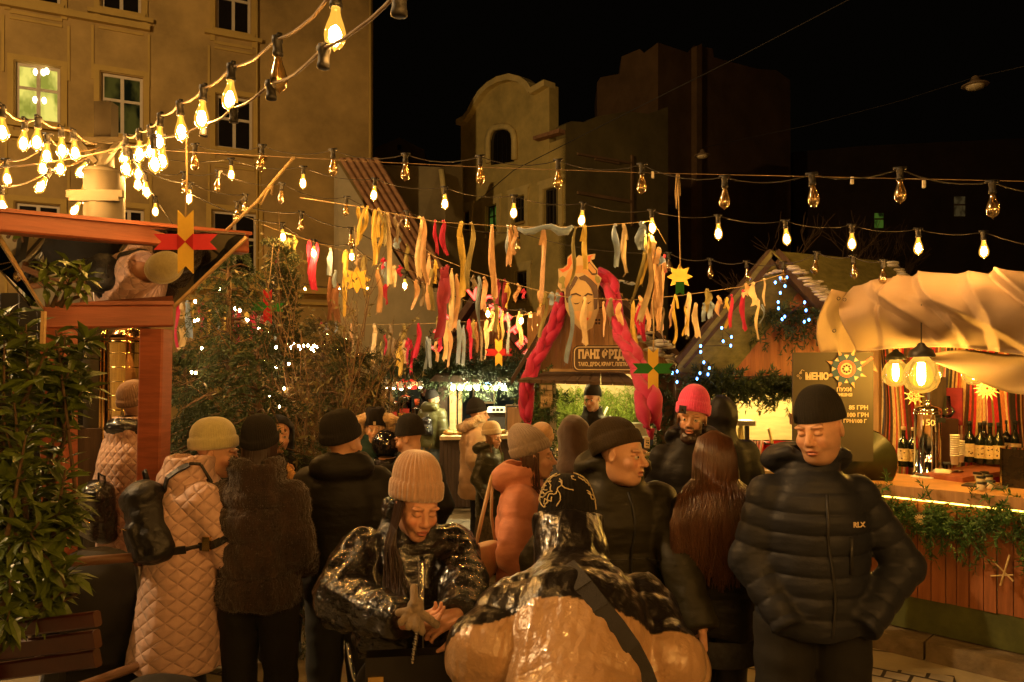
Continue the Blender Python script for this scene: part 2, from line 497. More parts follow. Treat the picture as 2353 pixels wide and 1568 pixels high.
g = MB().quad((-90, -40, 0), (90, -40, 0), (90, 120, 0), (-90, 120, 0)).build('ground', M_pave); tag(g, kind='structure')
g = MB().quad((1.25, 3.4, .004), (2.05, 3.15, .004), (2.75, 4.6, .004), (1.8, 4.9, .004)).build('cobbled_path', M_sett); tag(g, kind='structure')
# ------------------------------------------------------------------ walls with openings
def wall_mesh(mb, fa, t0, t1, z0, z1, holes, depth=.22):
 ts = sorted({t0, t1} | {h[0] for h in holes} | {h[1] for h in holes})
 zs = sorted({z0, z1} | {h[2] for h in holes} | {h[3] for h in holes})
 ts = [t for t in ts if t0 <= t <= t1]; zs = [z for z in zs if z0 <= z <= z1]
 for i in range(len(ts) - 1):
  for j in range(len(zs) - 1):
   tm, zm = (ts[i] + ts[i + 1]) / 2, (zs[j] + zs[j + 1]) / 2
   if any(h[0] < tm < h[1] and h[2] < zm < h[3] for h in holes): continue
   mb.quad(fa.pt(ts[i], zs[j]), fa.pt(ts[i + 1], zs[j]), fa.pt(ts[i + 1], zs[j + 1]), fa.pt(ts[i], zs[j + 1]))
 for a, b, c, d in holes:
  for p, q in (((a, c), (b, c)), ((b, c), (b, d)), ((b, d), (a, d)), ((a, d), (a, c))):
   mb.quad(fa.pt(*p), fa.pt(*q), fa.pt(*q, -depth), fa.pt(*p, -depth))
def fbox(mb, fa, ta, tb, za, zb, o0, o1):
 A = [fa.pt(ta, za, o0), fa.pt(tb, za, o0), fa.pt(tb, zb, o0), fa.pt(ta, zb, o0)]
 mb.prism(A, fa.n * (o1 - o0))
def window(fa, a, b, c, d, parent, glass, frame_m=M_frame, transom=.42, wid=.07, mull=True, extra=None, depth=.16):
 loc = fa.pt((a + b) / 2, c)
 w = bpy.data.objects.new('window', None); link(w, parent); w.location = loc - parent.location
 fr = MB(); o0, o1 = -depth, -depth + .06
 for q in ((a, a + wid, c, d), (b - wid, b, c, d), (a + wid, b - wid, c, c + wid), (a + wid, b - wid, d - wid, d)):
  fbox(fr, fa, *q, o0, o1)
 m = (a + b) / 2
 zt = d - (d - c) * transom
 if mull: fbox(fr, fa, m - wid * .6, m + wid * .6, c + wid, d - wid, o0, o1 + .004)
 if transom: fbox(fr, fa, a + wid, b - wid, zt - wid * .5, zt + wid * .5, o0, o1 - .004)
 fr.build('frame', frame_m, w, local=loc)
 gl = MB().quad(fa.pt(a, c, -depth + .02), fa.pt(b, c, -depth + .02), fa.pt(b, d, -depth + .02), fa.pt(a, d, -depth + .02))
 gl.build('pane', glass, w, local=loc)
 sl = MB(); fbox(sl, fa, a - .10, b + .10, c - .09, c - .001, -.02, .10); sl.build('sill', M_plaster2, w, local=loc)
 return w
def lit_room(name, cols, strength):
 """a lit room seen through a pane: bright ceiling, darker furniture, a curtain"""
 m = bpy.data.materials.new(name); m.use_nodes = True; N = m.node_tree.nodes; L = m.node_tree.links
 N.remove(N['Principled BSDF'])
 tc = N.new('ShaderNodeTexCoord'); nz = N.new('ShaderNodeTexNoise'); nz.inputs['Scale'].default_value = 1.6; nz.inputs['Detail'].default_value = 3
 mp = N.new('ShaderNodeMapping'); mp.inputs['Scale'].default_value = (1.6, 1.6, .9)
 L.new(tc.outputs['Object'], mp.inputs[0]); L.new(mp.outputs[0], nz.inputs['Vector'])
 rp = N.new('ShaderNodeValToRGB')
 rp.color_ramp.elements[0].color = (*cols[0], 1); rp.color_ramp.elements[0].position = .38
 rp.color_ramp.elements[1].color = (*cols[1], 1); rp.color_ramp.elements[1].position = .56
 e = N.new('ShaderNodeEmission'); e.inputs[1].default_value = strength
 L.new(nz.outputs['Fac'], rp.inputs[0]); L.new(rp.outputs[0], e.inputs[0]); L.new(e.outputs[0], N['Material Output'].inputs[0])
 return m
M_roomlit = lit_room('lit green room', ((.28, .27, .035), (.80, .68, .13)), .9)
M_roomdim = lit_room('dim green room', ((.006, .006, .002), (.07, .055, .008)), .6)
M_roomgreen = lit_room('faint green room', ((.004, .006, .001), (.030, .060, .006)), 1.0)
M_roomfaint = lit_room('faint curtained room', ((.010, .006, .002), (.030, .020, .007)), 1.0)
# ------------------------------------------------------------------ tenement on the left
FL = Facade(85, 18.7, 4800)
loc = FL.pt(0, 0)
ten = thing('tenement_building', 'tall ochre plaster tenement at the left with lit upper windows and blank wall end', 'building', loc)
def rect(fa, x0, x1, y0, y1, xm=None):
 xm = xm or (x0 + x1) / 2
 a, b = sorted((fa.t(x0), fa.t(x1))); z1 = fa.tz(xm, y0)[1]; z0 = fa.tz(xm, y1)[1]
 return (a, b, z0, z1)
wins = [(rect(FL, 35, 138, 148, 279), M_roomlit), (rect(FL, 232, 328, 172, 310), M_roomdim), (rect(FL, 497, 580, 222, 343), M_darkglass),
  (rect(FL, 232, 324, -110, 26), M_darkglass), (rect(FL, 497, 576, -60, 74), M_darkglass), (rect(FL, 28, 138, -140, 3), M_darkglass),
  (rect(FL, 35, 137, 468, 600), M_darkglass), (rect(FL, 262, 330, 480, 610), M_darkglass), (rect(FL, 488, 590, 487, 630), M_darkglass)]
T1 = FL.t(857)
mb = MB(); wall_mesh(mb, FL, -6.0, T1, 0, 16, [w[0] for w in wins])
# the end wall going back from the corner, and a coping
c0 = FL.pt(T1, 0); mb.quad(c0, c0 - FL.n * 12, c0 - FL.n * 12 + Vector((0, 0, 16)), c0 + Vector((0, 0, 16)))
mb.build('wall', M_plaster, ten, local=loc)
for (a, b, c, d), gl in wins:
 window(FL, a, b, c, d, ten, gl)
for (a, b, c, d), gl in wins:                      # raised bands round each window and sunk panel lines below the sill
 tr = MB()
 for q in ((a - .16, a - .03, c - .35, d + .16), (b + .03, b + .16, c - .35, d + .16), (a - .03, b + .03, d + .02, d + .16)):
  fbox(tr, FL, *q, .002, .045)
 fbox(tr, FL, a - .30, b + .30, c - .20, c - .092, .003, .13)
 fbox(tr, FL, a - .05, b + .05, c - .42, c - .34, .002, .035)
 fbox(tr, FL, a - .05, b + .05, c - .56, c - .50, .002, .035)
 for q in ((a - .22, a - .16, c - 1.9, c - .5), (b + .16, b + .22, c - 1.9, c - .5)):
  fbox(tr, FL, *q, .001, .03)
 tr.build('window_trim', M_plaster2, ten, local=loc)
for py in (20, 314):
 a, z = FL.tz(85, py)
 co = MB(); fbox(co, FL, -6, FL.t(345 if py == 20 else 222), z - .10, z + .06, .004, .16); co.build('cornice', M_plaster2, ten, local=loc)
a, z = FL.tz(535, 660)
co = MB(); fbox(co, FL, FL.t(395), FL.t(795), z - .12, z + .05, .004, .35)
co.build('ledge', M_plaster2, ten, local=loc)
co = MB(); fbox(co, FL, FL.t(395), FL.t(795), z - .42, z - .34, .004, .12)
co.build('cornice', M_plaster2, ten, local=loc)
MB().tube([FL.pt(FL.t(590), 3.5, .06), FL.pt(FL.t(590), 16, .06)], .035, 8).build('downpipe', M_plaster2, ten, True, local=loc); dp = MB()
dp.tube([FL.pt(T1 - .10, 0, .07), FL.pt(T1 - .10, 16, .07)], .05, 8); dp.build('downpipe', M_plaster2, ten, True, local=loc)
# chandelier sparkle in the lit room: two bulbs hang behind the pane
a = FL.at(81, 166, -.10)
ch = MB()
for px, py in ((80, 162), (98, 163), (106, 160), (100, 228), (79, 226)):
 ch.ball(FL.at(px, py, -.12), .055, 8, 6, (1, 1, 1.6))
ch.build('room_lamp', glow('room lamp glow', (1, .85, .5), 6), ten, True, local=loc)
# low wing with the tiled slope in front of the blank wall
FW = Facade(778, 20.2, 4800)
loc = FW.pt(0, 0)
wing = thing('tiled_wing', 'low plastered wing with steep clay tiled roof against the tall blank wall', 'building', loc)
p = [FW.at(778, 372), FW.at(778, 870), FW.at(1075, 870), FW.at(1010, 640), FW.at(940, 560), FW.at(868, 430)]
MB().prism([FW.at(778, 376), FW.at(955, 662), FW.at(1062, 662), FW.at(1062, 870), FW.at(778, 870)], -FW.n * .6).build('wall', mat('pale wing plaster', (.47, .40, .24), .9, var=.15, vscale=1.5), wing, local=loc)
A = FW.at(778, 366, .12); B = FW.at(952, 650, .12)
off = Vector((1.05, .30, .10))
tl = MB()
nr, nc = 15, 6
dn = (B - A) / nr
for i in range(nr):
 for j in range(nc):
  base = A + dn * (i + .1 * random.random()) + off * (j / nc)
  ax = dn * 1.22; wv = off / nc * .62
  up = ax.cross(wv).normalized()
  if up.y > 0: up = -up
  fn = lambda u, v: base + ax * v + wv * (u * 1.5 - .25) + up * (.085 * math.sin(PI * u) + .03 * v + .012)
  tl.grid(fn, 6, 2)
tl.build('roof', M_tile, wing, True, local=loc)
# ------------------------------------------------------------------ gabled house in the middle
FG = Facade(1300, 26, -220); FR = Facade(1300, 26, 3246)
loc = FG.pt(0, 0)
gab = thing('gabled_house', 'yellow plaster house with rounded gable and arched attic window', 'building', loc)
wg = [rect(FG, 1118, 1142, 472, 530), rect(FG, 1178, 1206, 452, 512), rect(FG, 1250, 1284, 432, 520), rect(FG, 1184, 1212, 624, 690), rect(FG, 1064, 1080, 486, 530)]
zt = 2.0
mb = MB()
top = 1.88 + (860 - 318) / 1700 * 26
wall_mesh(mb, FG, 0, FG.t(1060), 0, FG.tz(1300, 316)[1], wg)
mb.build('wall', M_plaster3, gab, local=loc)
def gpoly(pts, fa=FG, o=0): return [fa.at(x, y, o) for x, y in pts]
arc = [(1060, 420), (1060, 284), (1076, 276), (1087, 262), (1098, 240), (1112, 218), (1130, 200), (1152, 187), (1180, 180), (1203, 186), (1220, 198), (1229, 213), (1263, 194), (1263, 420)]
# the gable with its arched window opening: wall pieces around the opening
go = MB(); go.prism(gpoly(arc, FG, .02), -FG.n * .45); go.build('gable', M_plaster3, gab, local=loc)
tr = MB()
for k in range(1, len(arc) - 2):
 a, b = FG.at(*arc[k], .0), FG.at(*arc[k + 1], .0)
 tr.beam(a, b, .55, .22, FG.n.cross(b - a).normalized() if False else (0, 0, 1))
tr.build('gable_coping', M_plaster3t, gab, local=loc)
aw = [(1130, 380), (1130, 325), (1134, 309), (1144, 299), (1157, 296), (1170, 299), (1180, 309), (1183, 325), (1183, 372)]
MB().prism(gpoly(aw, FG, .03), FG.n * .012).build('arched_window', M_darkglass, gab, local=loc)
tr = MB()
pts = [FG.at(x + (-4 if x < 1157 else 4), y - 4, .10) for x, y in aw]
tr.tube(pts, .13, 6); tr.build('arch_moulding', M_plaster3t, gab, True, local=loc)
wz0 = FG.tz(1157, 340)
for k in (-.28, .0, .28):
 MB().tube([FG.pt(wz0[0] + k, wz0[1] - .6, .06), FG.pt(wz0[0] + k, wz0[1] + .6, .06)], .012, 4).build('grille_bar', M_black, gab, local=loc)
for k, w_ in enumerate(wg):
 window(FG, *w_, gab, M_roomgreen if k == 0 else M_darkglass, frame_m=mat('dark frame paint', (.06, .05, .03), .6), wid=.05)
for a, b, c, d in wg:
 tr = MB()
 a, b = min(a, b), max(a, b)
 for q in ((a - .22, a - .02, c - .25, d + .22), (b + .02, b + .22, c - .25, d + .22), (a - .02, b + .02, d + .02, d + .22), (a - .30, b + .30, d + .222, d + .34)):
  fbox(tr, FG, *q, .002, .06)
 tr.build('window_trim', M_plaster3t, gab, local=loc)
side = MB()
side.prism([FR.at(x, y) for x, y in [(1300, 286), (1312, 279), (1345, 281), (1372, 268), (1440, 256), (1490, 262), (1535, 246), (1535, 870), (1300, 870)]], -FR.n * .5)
side.build('side_wall', mat('darker side plaster', (.20, .16, .055), .95, var=.3, vscale=.7), gab, local=loc)  # side wall plaster is darker than the front
for x0, x1, y0, y1 in ((1325, 1450, 352, 357), (1448, 1453, 357, 520), (1365, 1420, 365, 369), (1325, 1450, 440, 447)):
 q = [FR.at(x0, y0, .02), FR.at(x1, y0 + (x1 - x0) * .17, .02), FR.at(x1, y1 + (x1 - x0) * .17, .02), FR.at(x0, y1, .02)]
 MB().prism(q, FR.n * .06).build('side_moulding', M_plaster4, gab, local=loc)
MB().prism([FG.at(1240, 318, .03), FG.at(1300, 300, .03), FG.at(1300, 309, .03), FG.at(1240, 326, .03)], FG.n * .30).build('eave_tiles', M_tile, gab, local=loc)
# dark block behind, small far gable, far right block
F1 = Facade(1512, 38, -220); F2 = Facade(1512, 38, 3246)
loc = F1.pt(0, 0)
db = thing('dark_tall_building', 'dark brown stepped tall building behind the gabled house against night sky', 'building', loc)
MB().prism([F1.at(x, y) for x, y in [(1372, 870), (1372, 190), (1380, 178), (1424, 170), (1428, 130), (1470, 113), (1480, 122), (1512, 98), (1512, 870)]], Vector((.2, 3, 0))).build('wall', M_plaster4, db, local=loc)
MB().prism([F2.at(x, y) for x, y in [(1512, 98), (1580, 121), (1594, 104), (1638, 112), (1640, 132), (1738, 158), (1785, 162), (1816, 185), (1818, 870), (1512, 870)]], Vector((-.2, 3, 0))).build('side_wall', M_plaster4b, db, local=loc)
q = [F2.at(1588, 112, .02), F2.at(1600, 106, .02), F2.at(1600, 600, .02), F2.at(1588, 600, .02)]
MB().prism(q, F2.n * .35).build('chimney_stack', M_plaster4, db, local=loc)
loc = W(918, 600, 46)
sh = thing('small_far_house', 'small dim gabled house far behind the tiled wing', 'building', loc)
MB().prism([W(858, 400, 46), W(862, 340, 46), W(905, 322, 46), W(918, 316, 46), W(930, 322, 46), W(975, 345, 46), W(978, 400, 46)], Vector((0, 3, 0))).build('wall', mat('dim far plaster', (.20, .15, .075), .9, var=.3, vscale=.8), sh, local=loc)
MB().prism([W(913, 333, 45.9), W(922, 333, 45.9), W(922, 344, 45.9), W(913, 344, 45.9)], Vector((0, .08, 0))).build('window', M_darkglass, sh, local=loc)
# courtyard wall between the wing and the gabled house
loc = W(960, 860, 25)
yw = thing('courtyard_wall', 'dim ochre courtyard wall linking tiled wing and gabled house', 'wall', loc)
MB().prism([W(850, 378, 24.5), W(1012, 384, 25.5), W(1062, 376, 26.5), W(1064, 880, 26.5), W(850, 880, 24.5)], Vector((0, .5, 0))).build('wall', mat('courtyard plaster', (.34, .27, .13), .9, var=.25, vscale=.9), yw, local=loc)
MB().tube([W(1014, 390, 25.3), W(1020, 440, 25.3), W(1026, 480, 25.3)], .10, 8).build('downpipe', M_plaster3t, yw, True, local=loc)
loc = W(2090, 860, 50)
fb = thing('far_dark_building', 'almost black far building at right with two faint windows', 'building', loc)
MB().prism([W(1822, 870, 50), W(1822, 350, 50), W(1990, 335, 50), W(2350, 318, 50), W(2700, 318, 50), W(2700, 870, 50)], Vector((0, 4, 0))).build('wall', mat('almost black plaster', (.07, .045, .03), .95, var=.3, vscale=.4), fb, local=loc)
for (x0, x1, y0, y1, mm, tr_) in ((2010, 2030, 490, 524, M_roomgreen, .4), (2193, 2218, 452, 497, M_roomfaint, .42)):
 w = MB().prism([W(x0, y0, 49.95), W(x1, y0, 49.95), W(x1, y1, 49.95), W(x0, y1, 49.95)], Vector((0, .04, 0))).build('window', mm, fb, local=loc)
 fr = MB(); fr.beam(W((x0 + x1) / 2, y0, 49.9), W((x0 + x1) / 2, y1, 49.9), .10, .04); fr.beam(W(x0, y0 + (y1 - y0) * tr_, 49.9), W(x1, y0 + (y1 - y0) * tr_, 49.9), .04, .10); o = fr.build('window_bar', M_plaster4b, fb, local=loc)
# bare trees against the dark at the right
def bare_tree(x, y, h, label, seed, sp=1.0):
 rr = random.Random(seed)
 t = thing('bare_tree', label, 'tree', (x, y, 0), 0, 'bare trees in the dark yard')
 tk = MB(); tw = MB()
 tk.tube([(0, 0, 0), (.1, 0, h * .3), (.0, .1, h * .55)], [.16, .12, .09], 7)
 def br(p, d, ln, r, lv):
  e = p + d * ln; m_ = p + d * ln * .5 + Vector((rr.uniform(-1, 1), rr.uniform(-1, 1), rr.uniform(-.3, .6))) * ln * .12
  (tw).tube([p, m_, e], [r, r * .8, r * .55], 4, False)
  if lv > 0:
   for _ in range(3):
    nd = (d + Vector((rr.uniform(-1, 1), rr.uniform(-1, 1), rr.uniform(-.2, .8))) * .8).normalized()
    br(p.lerp(e, rr.uniform(.4, 1)), nd, ln * .68, r * .6, lv - 1)
 for k in range(7):
  a = rr.uniform(0, 2 * PI)
  br(Vector((0, .05, h * rr.uniform(.28, .55))), Vector((math.cos(a) * sp, math.sin(a) * sp, rr.uniform(.5, 1.4))).normalized(), h * .22, .055, 3)
 tk.build('trunk', M_bark, t, True); tw.build('crown', M_twig, t, True)
bare_tree(9.5, 24, 8, 'bare branching tree in the dark yard beside the tall building', 5)
bare_tree(15, 30, 9, 'bare thin tree further right in the dark yard', 9)
# steam lamp heads hung over the street
def street_lamp(px, py, d, label, s=1.0):
 p = W(px, py, d)
 t = thing('street_lamp', label, 'street lamp', p, 0, 'unlit street lamps on span wires')
 MB().lathe([(.02, .20 * s), (.07 * s, .17 * s), (.10 * s, .08 * s), (.26 * s, .0), (.27 * s, -.02 * s), (.24 * s, -.03 * s)], 18).build('lamp_shade', mat('dull lamp enamel', (.20, .14, .08), .5, var=.1), t, True)
 MB().lathe([(.20 * s, -.02 * s), (.15 * s, -.09 * s), (.0, -.12 * s)], 16).build('lens', mat('milky lens', (.6, .5, .3), .3, var=.05), t, True)
street_lamp(2241, 195, 16, 'unlit dome street lamp hanging high in the dark at right')
street_lamp(1614, 357, 22, 'small unlit street lamp hanging before the dark tall building', .9)
def added_lamp(p, r, watts, label):
 t = thing('street_lamp', label, 'street lamp', p, 0, 'added unseen street lamps')
 MB().lathe([(.02, .34), (.07, .31), (.10, .24), (.30, .16), (.31, .13)], 18, caps=False).build('lamp_shade', mat('dull lamp enamel', (.20, .14, .08), .5, var=.1), t, True)
 MB().ball((0, 0, 0), r, 16, 12).build('lamp_globe', glow('added lamp glow %d' % watts, (1.0, .61, .26), watts / (4 * PI * PI * r * r)), t, True)
added_lamp((-10.5, 4.5, 9.2), .13, 3700, 'added warm street lamp, unseen beyond the left edge, lighting the tenement')  # unseen lamp added because the bulbs alone leave the tenement too dark
def wire(name, label, pts, r, m=None, group=None, cat='wire'):
 o = MB().tube(pts, r, 5).build(name, m or M_cable, None, True)
 return tag(o, label, cat, group)
wire('span_wire', 'thin black span wire slanting from the gabled house up to the right sky', [W(1100, 460, 22), W(1180, 392, 20), W(1430, 265, 18), W(1700, 130, 16), W(1950, 0, 14), W(2100, -80, 13)], .012)
wire('span_wire', 'thin wire sloping up to the dome street lamp at right', [W(1614, 340, 22), W(1850, 290, 20), W(2070, 232, 18), W(2241, 178, 16), W(2500, 120, 14)], .009)
# ------------------------------------------------------------------ foliage tools (numpy): every leaf or needle a small face
def leaf_arrays(P, D, L, Wd, fold=0.0):
 n = len(P)
 D = D / (np.linalg.norm(D, axis=1, keepdims=True) + 1e-9)
 rnd = NPR.randn(n, 3)
 S = np.cross(D, rnd); S /= np.linalg.norm(S, axis=1, keepdims=True) + 1e-9
 Nn = np.cross(D, S)
 L = np.broadcast_to(L, (n,))[:, None]; Wd = np.broadcast_to(Wd, (n,))[:, None]
 a = P; b = P + D * L * .5 + S * Wd - Nn * fold * Wd; c = P + D * L; d = P + D * L * .5 - S * Wd - Nn * fold * Wd
 V = np.stack([a, b, c, d], 1).reshape(-1, 3)
 Q = np.arange(n * 4).reshape(n, 4)
 return V, Q
def big_leaf_arrays(P, D, L, Wd, droop=.35):
 """broad leaves of six points, folded along the midrib and bent down at the tip"""
 n = len(P)
 D = D / (np.linalg.norm(D, axis=1, keepdims=True) + 1e-9)
 up = np.array([0, 0, 1.0]) + NPR.randn(n, 3) * .35
 S = np.cross(D, up); S /= np.linalg.norm(S, axis=1, keepdims=True) + 1e-9
 U = np.cross(S, D)
 L = np.broadcast_to(L, (n,))[:, None]; Wd = np.broadcast_to(Wd, (n,))[:, None]
 def pt(t, w, h): return P + D * L * t + S * Wd * w + U * Wd * h - U * L * droop * t * t
 V = np.stack([pt(0, 0, 0), pt(.28, .75, .3), pt(.62, 1, .3), pt(1, 0, 0), pt(.62, -1, .3), pt(.28, -.75, .3), pt(.28, 0, 0), pt(.62, 0, 0)], 1).reshape(-1, 3)
 base = np.arange(n)[:, None] * 8
 Q = np.concatenate([base + np.array([[0, 1, 6, 6]]), base + np.array([[1, 2, 7, 6]]), base + np.array([[2, 3, 7, 7]]),
      base + np.array([[0, 6, 5, 5]]), base + np.array([[6, 7, 4, 5]]), base + np.array([[7, 3, 4, 4]])])
 F_ = [tuple(dict.fromkeys(q)) for q in Q.tolist()]
 return V, F_
def unit(v): return v / (np.linalg.norm(v, axis=-1, keepdims=True) + 1e-9)
def fir_twigs(P, D, ln, per, nl, nw, spread=.9):
 """P, D, ln: twig roots, directions, lengths -> needle arrays"""
 n = len(P); D = unit(D)
 t = NPR.rand(n, per)
 root = P[:, None] + D[:, None] * (ln[:, None] * t)[..., None]
 root[..., 2] -= (t ** 2) * ln[:, None] * .18
 dirs = D[:, None] * .55 + NPR.randn(n, per, 3) * spread * .5
 k = n * per
 return leaf_arrays(root.reshape(k, 3), dirs.reshape(k, 3), nl * (.7 + .6 * NPR.rand(k)), nw)
def foliage(name, m, parent, V, Q, local):
 return mesh_obj(name, V - np.array(tuple(local)), Q, m, parent, False)
def fir_garland(label, pts, rad, n, m=None, hang=.12, twig=.16, nl=.035, nw=.0035, per=34, cat='garland', name='fir_garland', group=None, ysq=1.0):
 pts = [np.array(tuple(p)) for p in pts]
 seg = [np.linalg.norm(pts[i + 1] - pts[i]) for i in range(len(pts) - 1)]; cum = np.cumsum([0] + seg)
 s = NPR.rand(n) * cum[-1]
 P = np.stack([np.interp(s, cum, [p[k] for p in pts]) for k in range(3)], 1)
 o = NPR.randn(n, 3) * rad * .5; o[:, 1] *= ysq
 P = P + o
 D = NPR.randn(n, 3) * .8 + np.array([0, -.25, -hang * 5])
 V, Q = fir_twigs(P, D, twig * (.6 + .8 * NPR.rand(n)), per, nl, nw)
 loc = Vector(pts[0])
 o = foliage(name, m or M_fir2, None, V, Q, loc); o.location = loc
 return tag(o, label, cat, group)
def conifer(name, label, x, y, h, rad, seed, m, drop=.35, dens=1.0, z0=.25, cat='tree', nl=.036, nw=.0032, group='evergreens behind the crowd', lv=None, per=80):
 rr = np.random.RandomState(seed)
 t = thing(name, label, cat, (x, y, 0), 0, group)
 tk = MB(); tk.tube([(0, 0, 0), (.02, .01, h * .5), (0, 0, h * .97)], [.035 + h * .012, .03 + h * .006, .008], 8)
 PP, DD, LL = [], [], []
 nb = int((lv or h * 34) * dens)
 for i in range(nb):
  f = (i + rr.rand()) / nb
  z = z0 + (h - z0) * f
  a = rr.rand() * 2 * PI
  ln = rad * (1 - f) ** .75 * (.65 + .5 * rr.rand()) + .06
  d = np.array([math.cos(a), math.sin(a), .12 - drop * (1 - f)])
  e = np.array([0, 0, z]) + d * ln
  tk.tube([(0, 0, z), tuple(np.array([0, 0, z]) + d * ln * .5 + np.array([0, 0, .03])), tuple(e)], [.010, .007, .003], 4, False)
  k = max(3, int(ln / .075))
  for j in range(k):
   f2 = (j + .6) / k
   p = np.array([0, 0, z]) + d * ln * f2
   for sd in (-1, 1):
    dv = d * .6 + sd * np.array([-d[1], d[0], 0]) * (.9 - .4 * f2) + np.array([0, 0, -drop * .9]) + rr.randn(3) * .25
    PP.append(p); DD.append(dv); LL.append(.10 + ln * .22 * (1 - f2 * .5) * (.6 + .6 * rr.rand()))
 V, Q = fir_twigs(np.array(PP), np.array(DD), np.array(LL), per if False else int(per * .6), nl, nw, .8)
 tk.build('trunk', M_bark, t, True)
 mesh_obj('crown', V, Q, m, t, False)
 return t
def twig_shrub(label, x, y, h, rad, seed, leafm=M_oliveleaf, nleaf=900, cat='shrub', n=16, name='twiggy_shrub'):
 rr = random.Random(seed)
 t = thing(name, label, cat, (x, y, 0), 0)
 mb = MB(); tips = []
 def br(p, d, ln, r, lv):
  m_ = p + d * ln * .5 + Vector((rr.uniform(-1, 1), rr.uniform(-1, 1), rr.uniform(-.2, .5))) * ln * .10
  e = p + d * ln
  mb.tube([p, m_, e], [r, r * .8, r * .5], 4, False)
  tips.append((m_, e))
  if lv > 0:
   for _ in range(3):
    nd = (d + Vector((rr.uniform(-1, 1), rr.uniform(-1, 1), rr.uniform(-.1, .6))) * .6).normalized()
    br(p.lerp(e, rr.uniform(.45, 1)), nd, ln * .62, r * .6, lv - 1)
 for k in range(n):
  a = rr.uniform(0, 2 * PI)
  br(Vector((rr.uniform(-.1, .1), rr.uniform(-.1, .1), 0)), Vector((math.cos(a) * rad / h, math.sin(a) * rad / h, 1)).normalized(), h * rr.uniform(.35, .6), .011, 3)
 mb.build('branches', M_twig, t, True)
 if nleaf:
  idx = NPR.randint(0, len(tips), nleaf)
  f = NPR.rand(nleaf)[:, None]
  A = np.array([tuple(tips[i][0]) for i in idx]); B = np.array([tuple(tips[i][1]) for i in idx])
  V, Q = leaf_arrays(A * (1 - f) + B * f, NPR.randn(nleaf, 3) + np.array([0, 0, .3]), .035 + .03 * NPR.rand(nleaf), .009)
  mesh_obj('leaves', V, Q, leafm, t, False)
 return t
def laurel(label, stems, seed, nleaf=26, L=.12, name='laurel_shrub', m=None, cat='shrub', root=None):
 """stems: (root, tip) pairs in the place; whorled broad leaves along each"""
 rr = np.random.RandomState(seed)
 loc = Vector(root)
 t = thing(name, label, cat, loc)
 mb = MB(); P = []; D = []
 for a, b in stems:
  a = np.array(tuple(Vector(a) - loc)); b = np.array(tuple(Vector(b) - loc))
  mid = (a + b) / 2 + rr.randn(3) * .06
  mb.tube([tuple(a), tuple(mid), tuple(b)], [.010, .007, .003], 5, False)
  ax = unit(b - a)
  for k in range(nleaf):
   f = .25 + .75 * (k / nleaf) ** .8
   p = (1 - f) ** 2 * a + 2 * f * (1 - f) * mid + f * f * b
   an = k * 2.4
   s = np.cross(ax, [0.3, .9, .1]); s = unit(s); q = np.cross(ax, s)
   dv = ax * (.25 + .6 * f) + s * math.cos(an) + q * math.sin(an) + rr.randn(3) * .25
   P.append(p); D.append(dv)
 P = np.array(P); D = np.array(D)
 V, Fc = big_leaf_arrays(P, D, L * (.65 + .6 * rr.rand(len(P))), L * .17 * (.8 + .4 * rr.rand(len(P))))
 mb.build('stems', M_bark, t, True)
 mesh_obj('leaves', V, Fc, m or M_laurel, t, False)
 return t
# ------------------------------------------------------------------ bulb strings
def _bulb_meshes():
 gp = [(.0125, -.050), (.013, -.062), (.016, -.075), (.023, -.093), (.029, -.112), (.0302, -.124), (.028, -.137), (.021, -.149), (.010, -.1555), (.004, -.160), (.0005, -.165)]
 gp = [(r * .9, z) for r, z in gp]
 o = MB().lathe(gp, 20).build('bulb', S_unlit, None, True); g0 = o.data; bpy.data.objects.remove(o)
 o = MB().lathe(gp, 20).build('bulb', S_lit, None, True); g1 = o.data; bpy.data.objects.remove(o)
 o = MB().ball((0, 0, -.118), .017, 8, 6, (1, 1, 1.7)).build('filament', G_bulb, None, True); fl = o.data; bpy.data.objects.remove(o)
 mb = MB()
 mb.tube([(0, 0, -.052), (0, 0, -.085)], .004, 6)
 for k in range(6):
  a = k * PI / 3; mb.tube([(0, 0, -.085), (.010 * math.cos(a), .010 * math.sin(a), -.10), (.007 * math.cos(a), .007 * math.sin(a), -.13)], .0007, 3, False)
 o = mb.build('stem', mat('dull filament wire', (.5, .32, .12), .3, metal=.8, var=0), None, True); st = o.data; bpy.data.objects.remove(o)
 mb = MB().lathe([(.008, .010), (.016, .007), (.017, -.010), (.0145, -.014), (.0145, -.036), (.0165, -.040), (.0165, -.050), (.012, -.052)], 14)
 mb.box((0, 0, .004), (.056, .014, .012))
 o = mb.build('socket', M_rubber, None, True); so = o.data; bpy.data.objects.remove(o)
 return g0, g1, fl, st, so
B_UN, B_LIT, B_FIL, B_STEM, B_SOC = _bulb_meshes()
def bulb(parent, loc, lit=True, tilt=(0, 0), empty=False, s=1.0, rz=0.0):
 def mk(name, me, par, l=None):
  o = bpy.data.objects.new(name, me); link(o, par)
  if l is not None: o.location = l
  return o
 if empty:
  o = mk('socket', B_SOC, parent, loc); o.rotation_euler = (tilt[0], tilt[1], rz); o.scale = (s, s, s); return o
 g = mk('bulb', B_LIT if lit else B_UN, parent, loc)
 g.rotation_euler = (tilt[0], tilt[1], rz); g.scale = (s, s, s)
 mk('socket', B_SOC, g)
 mk('filament', B_FIL if lit else B_STEM, g)
 if not lit: g['label'] = 'unlit clear bulb'
 return g
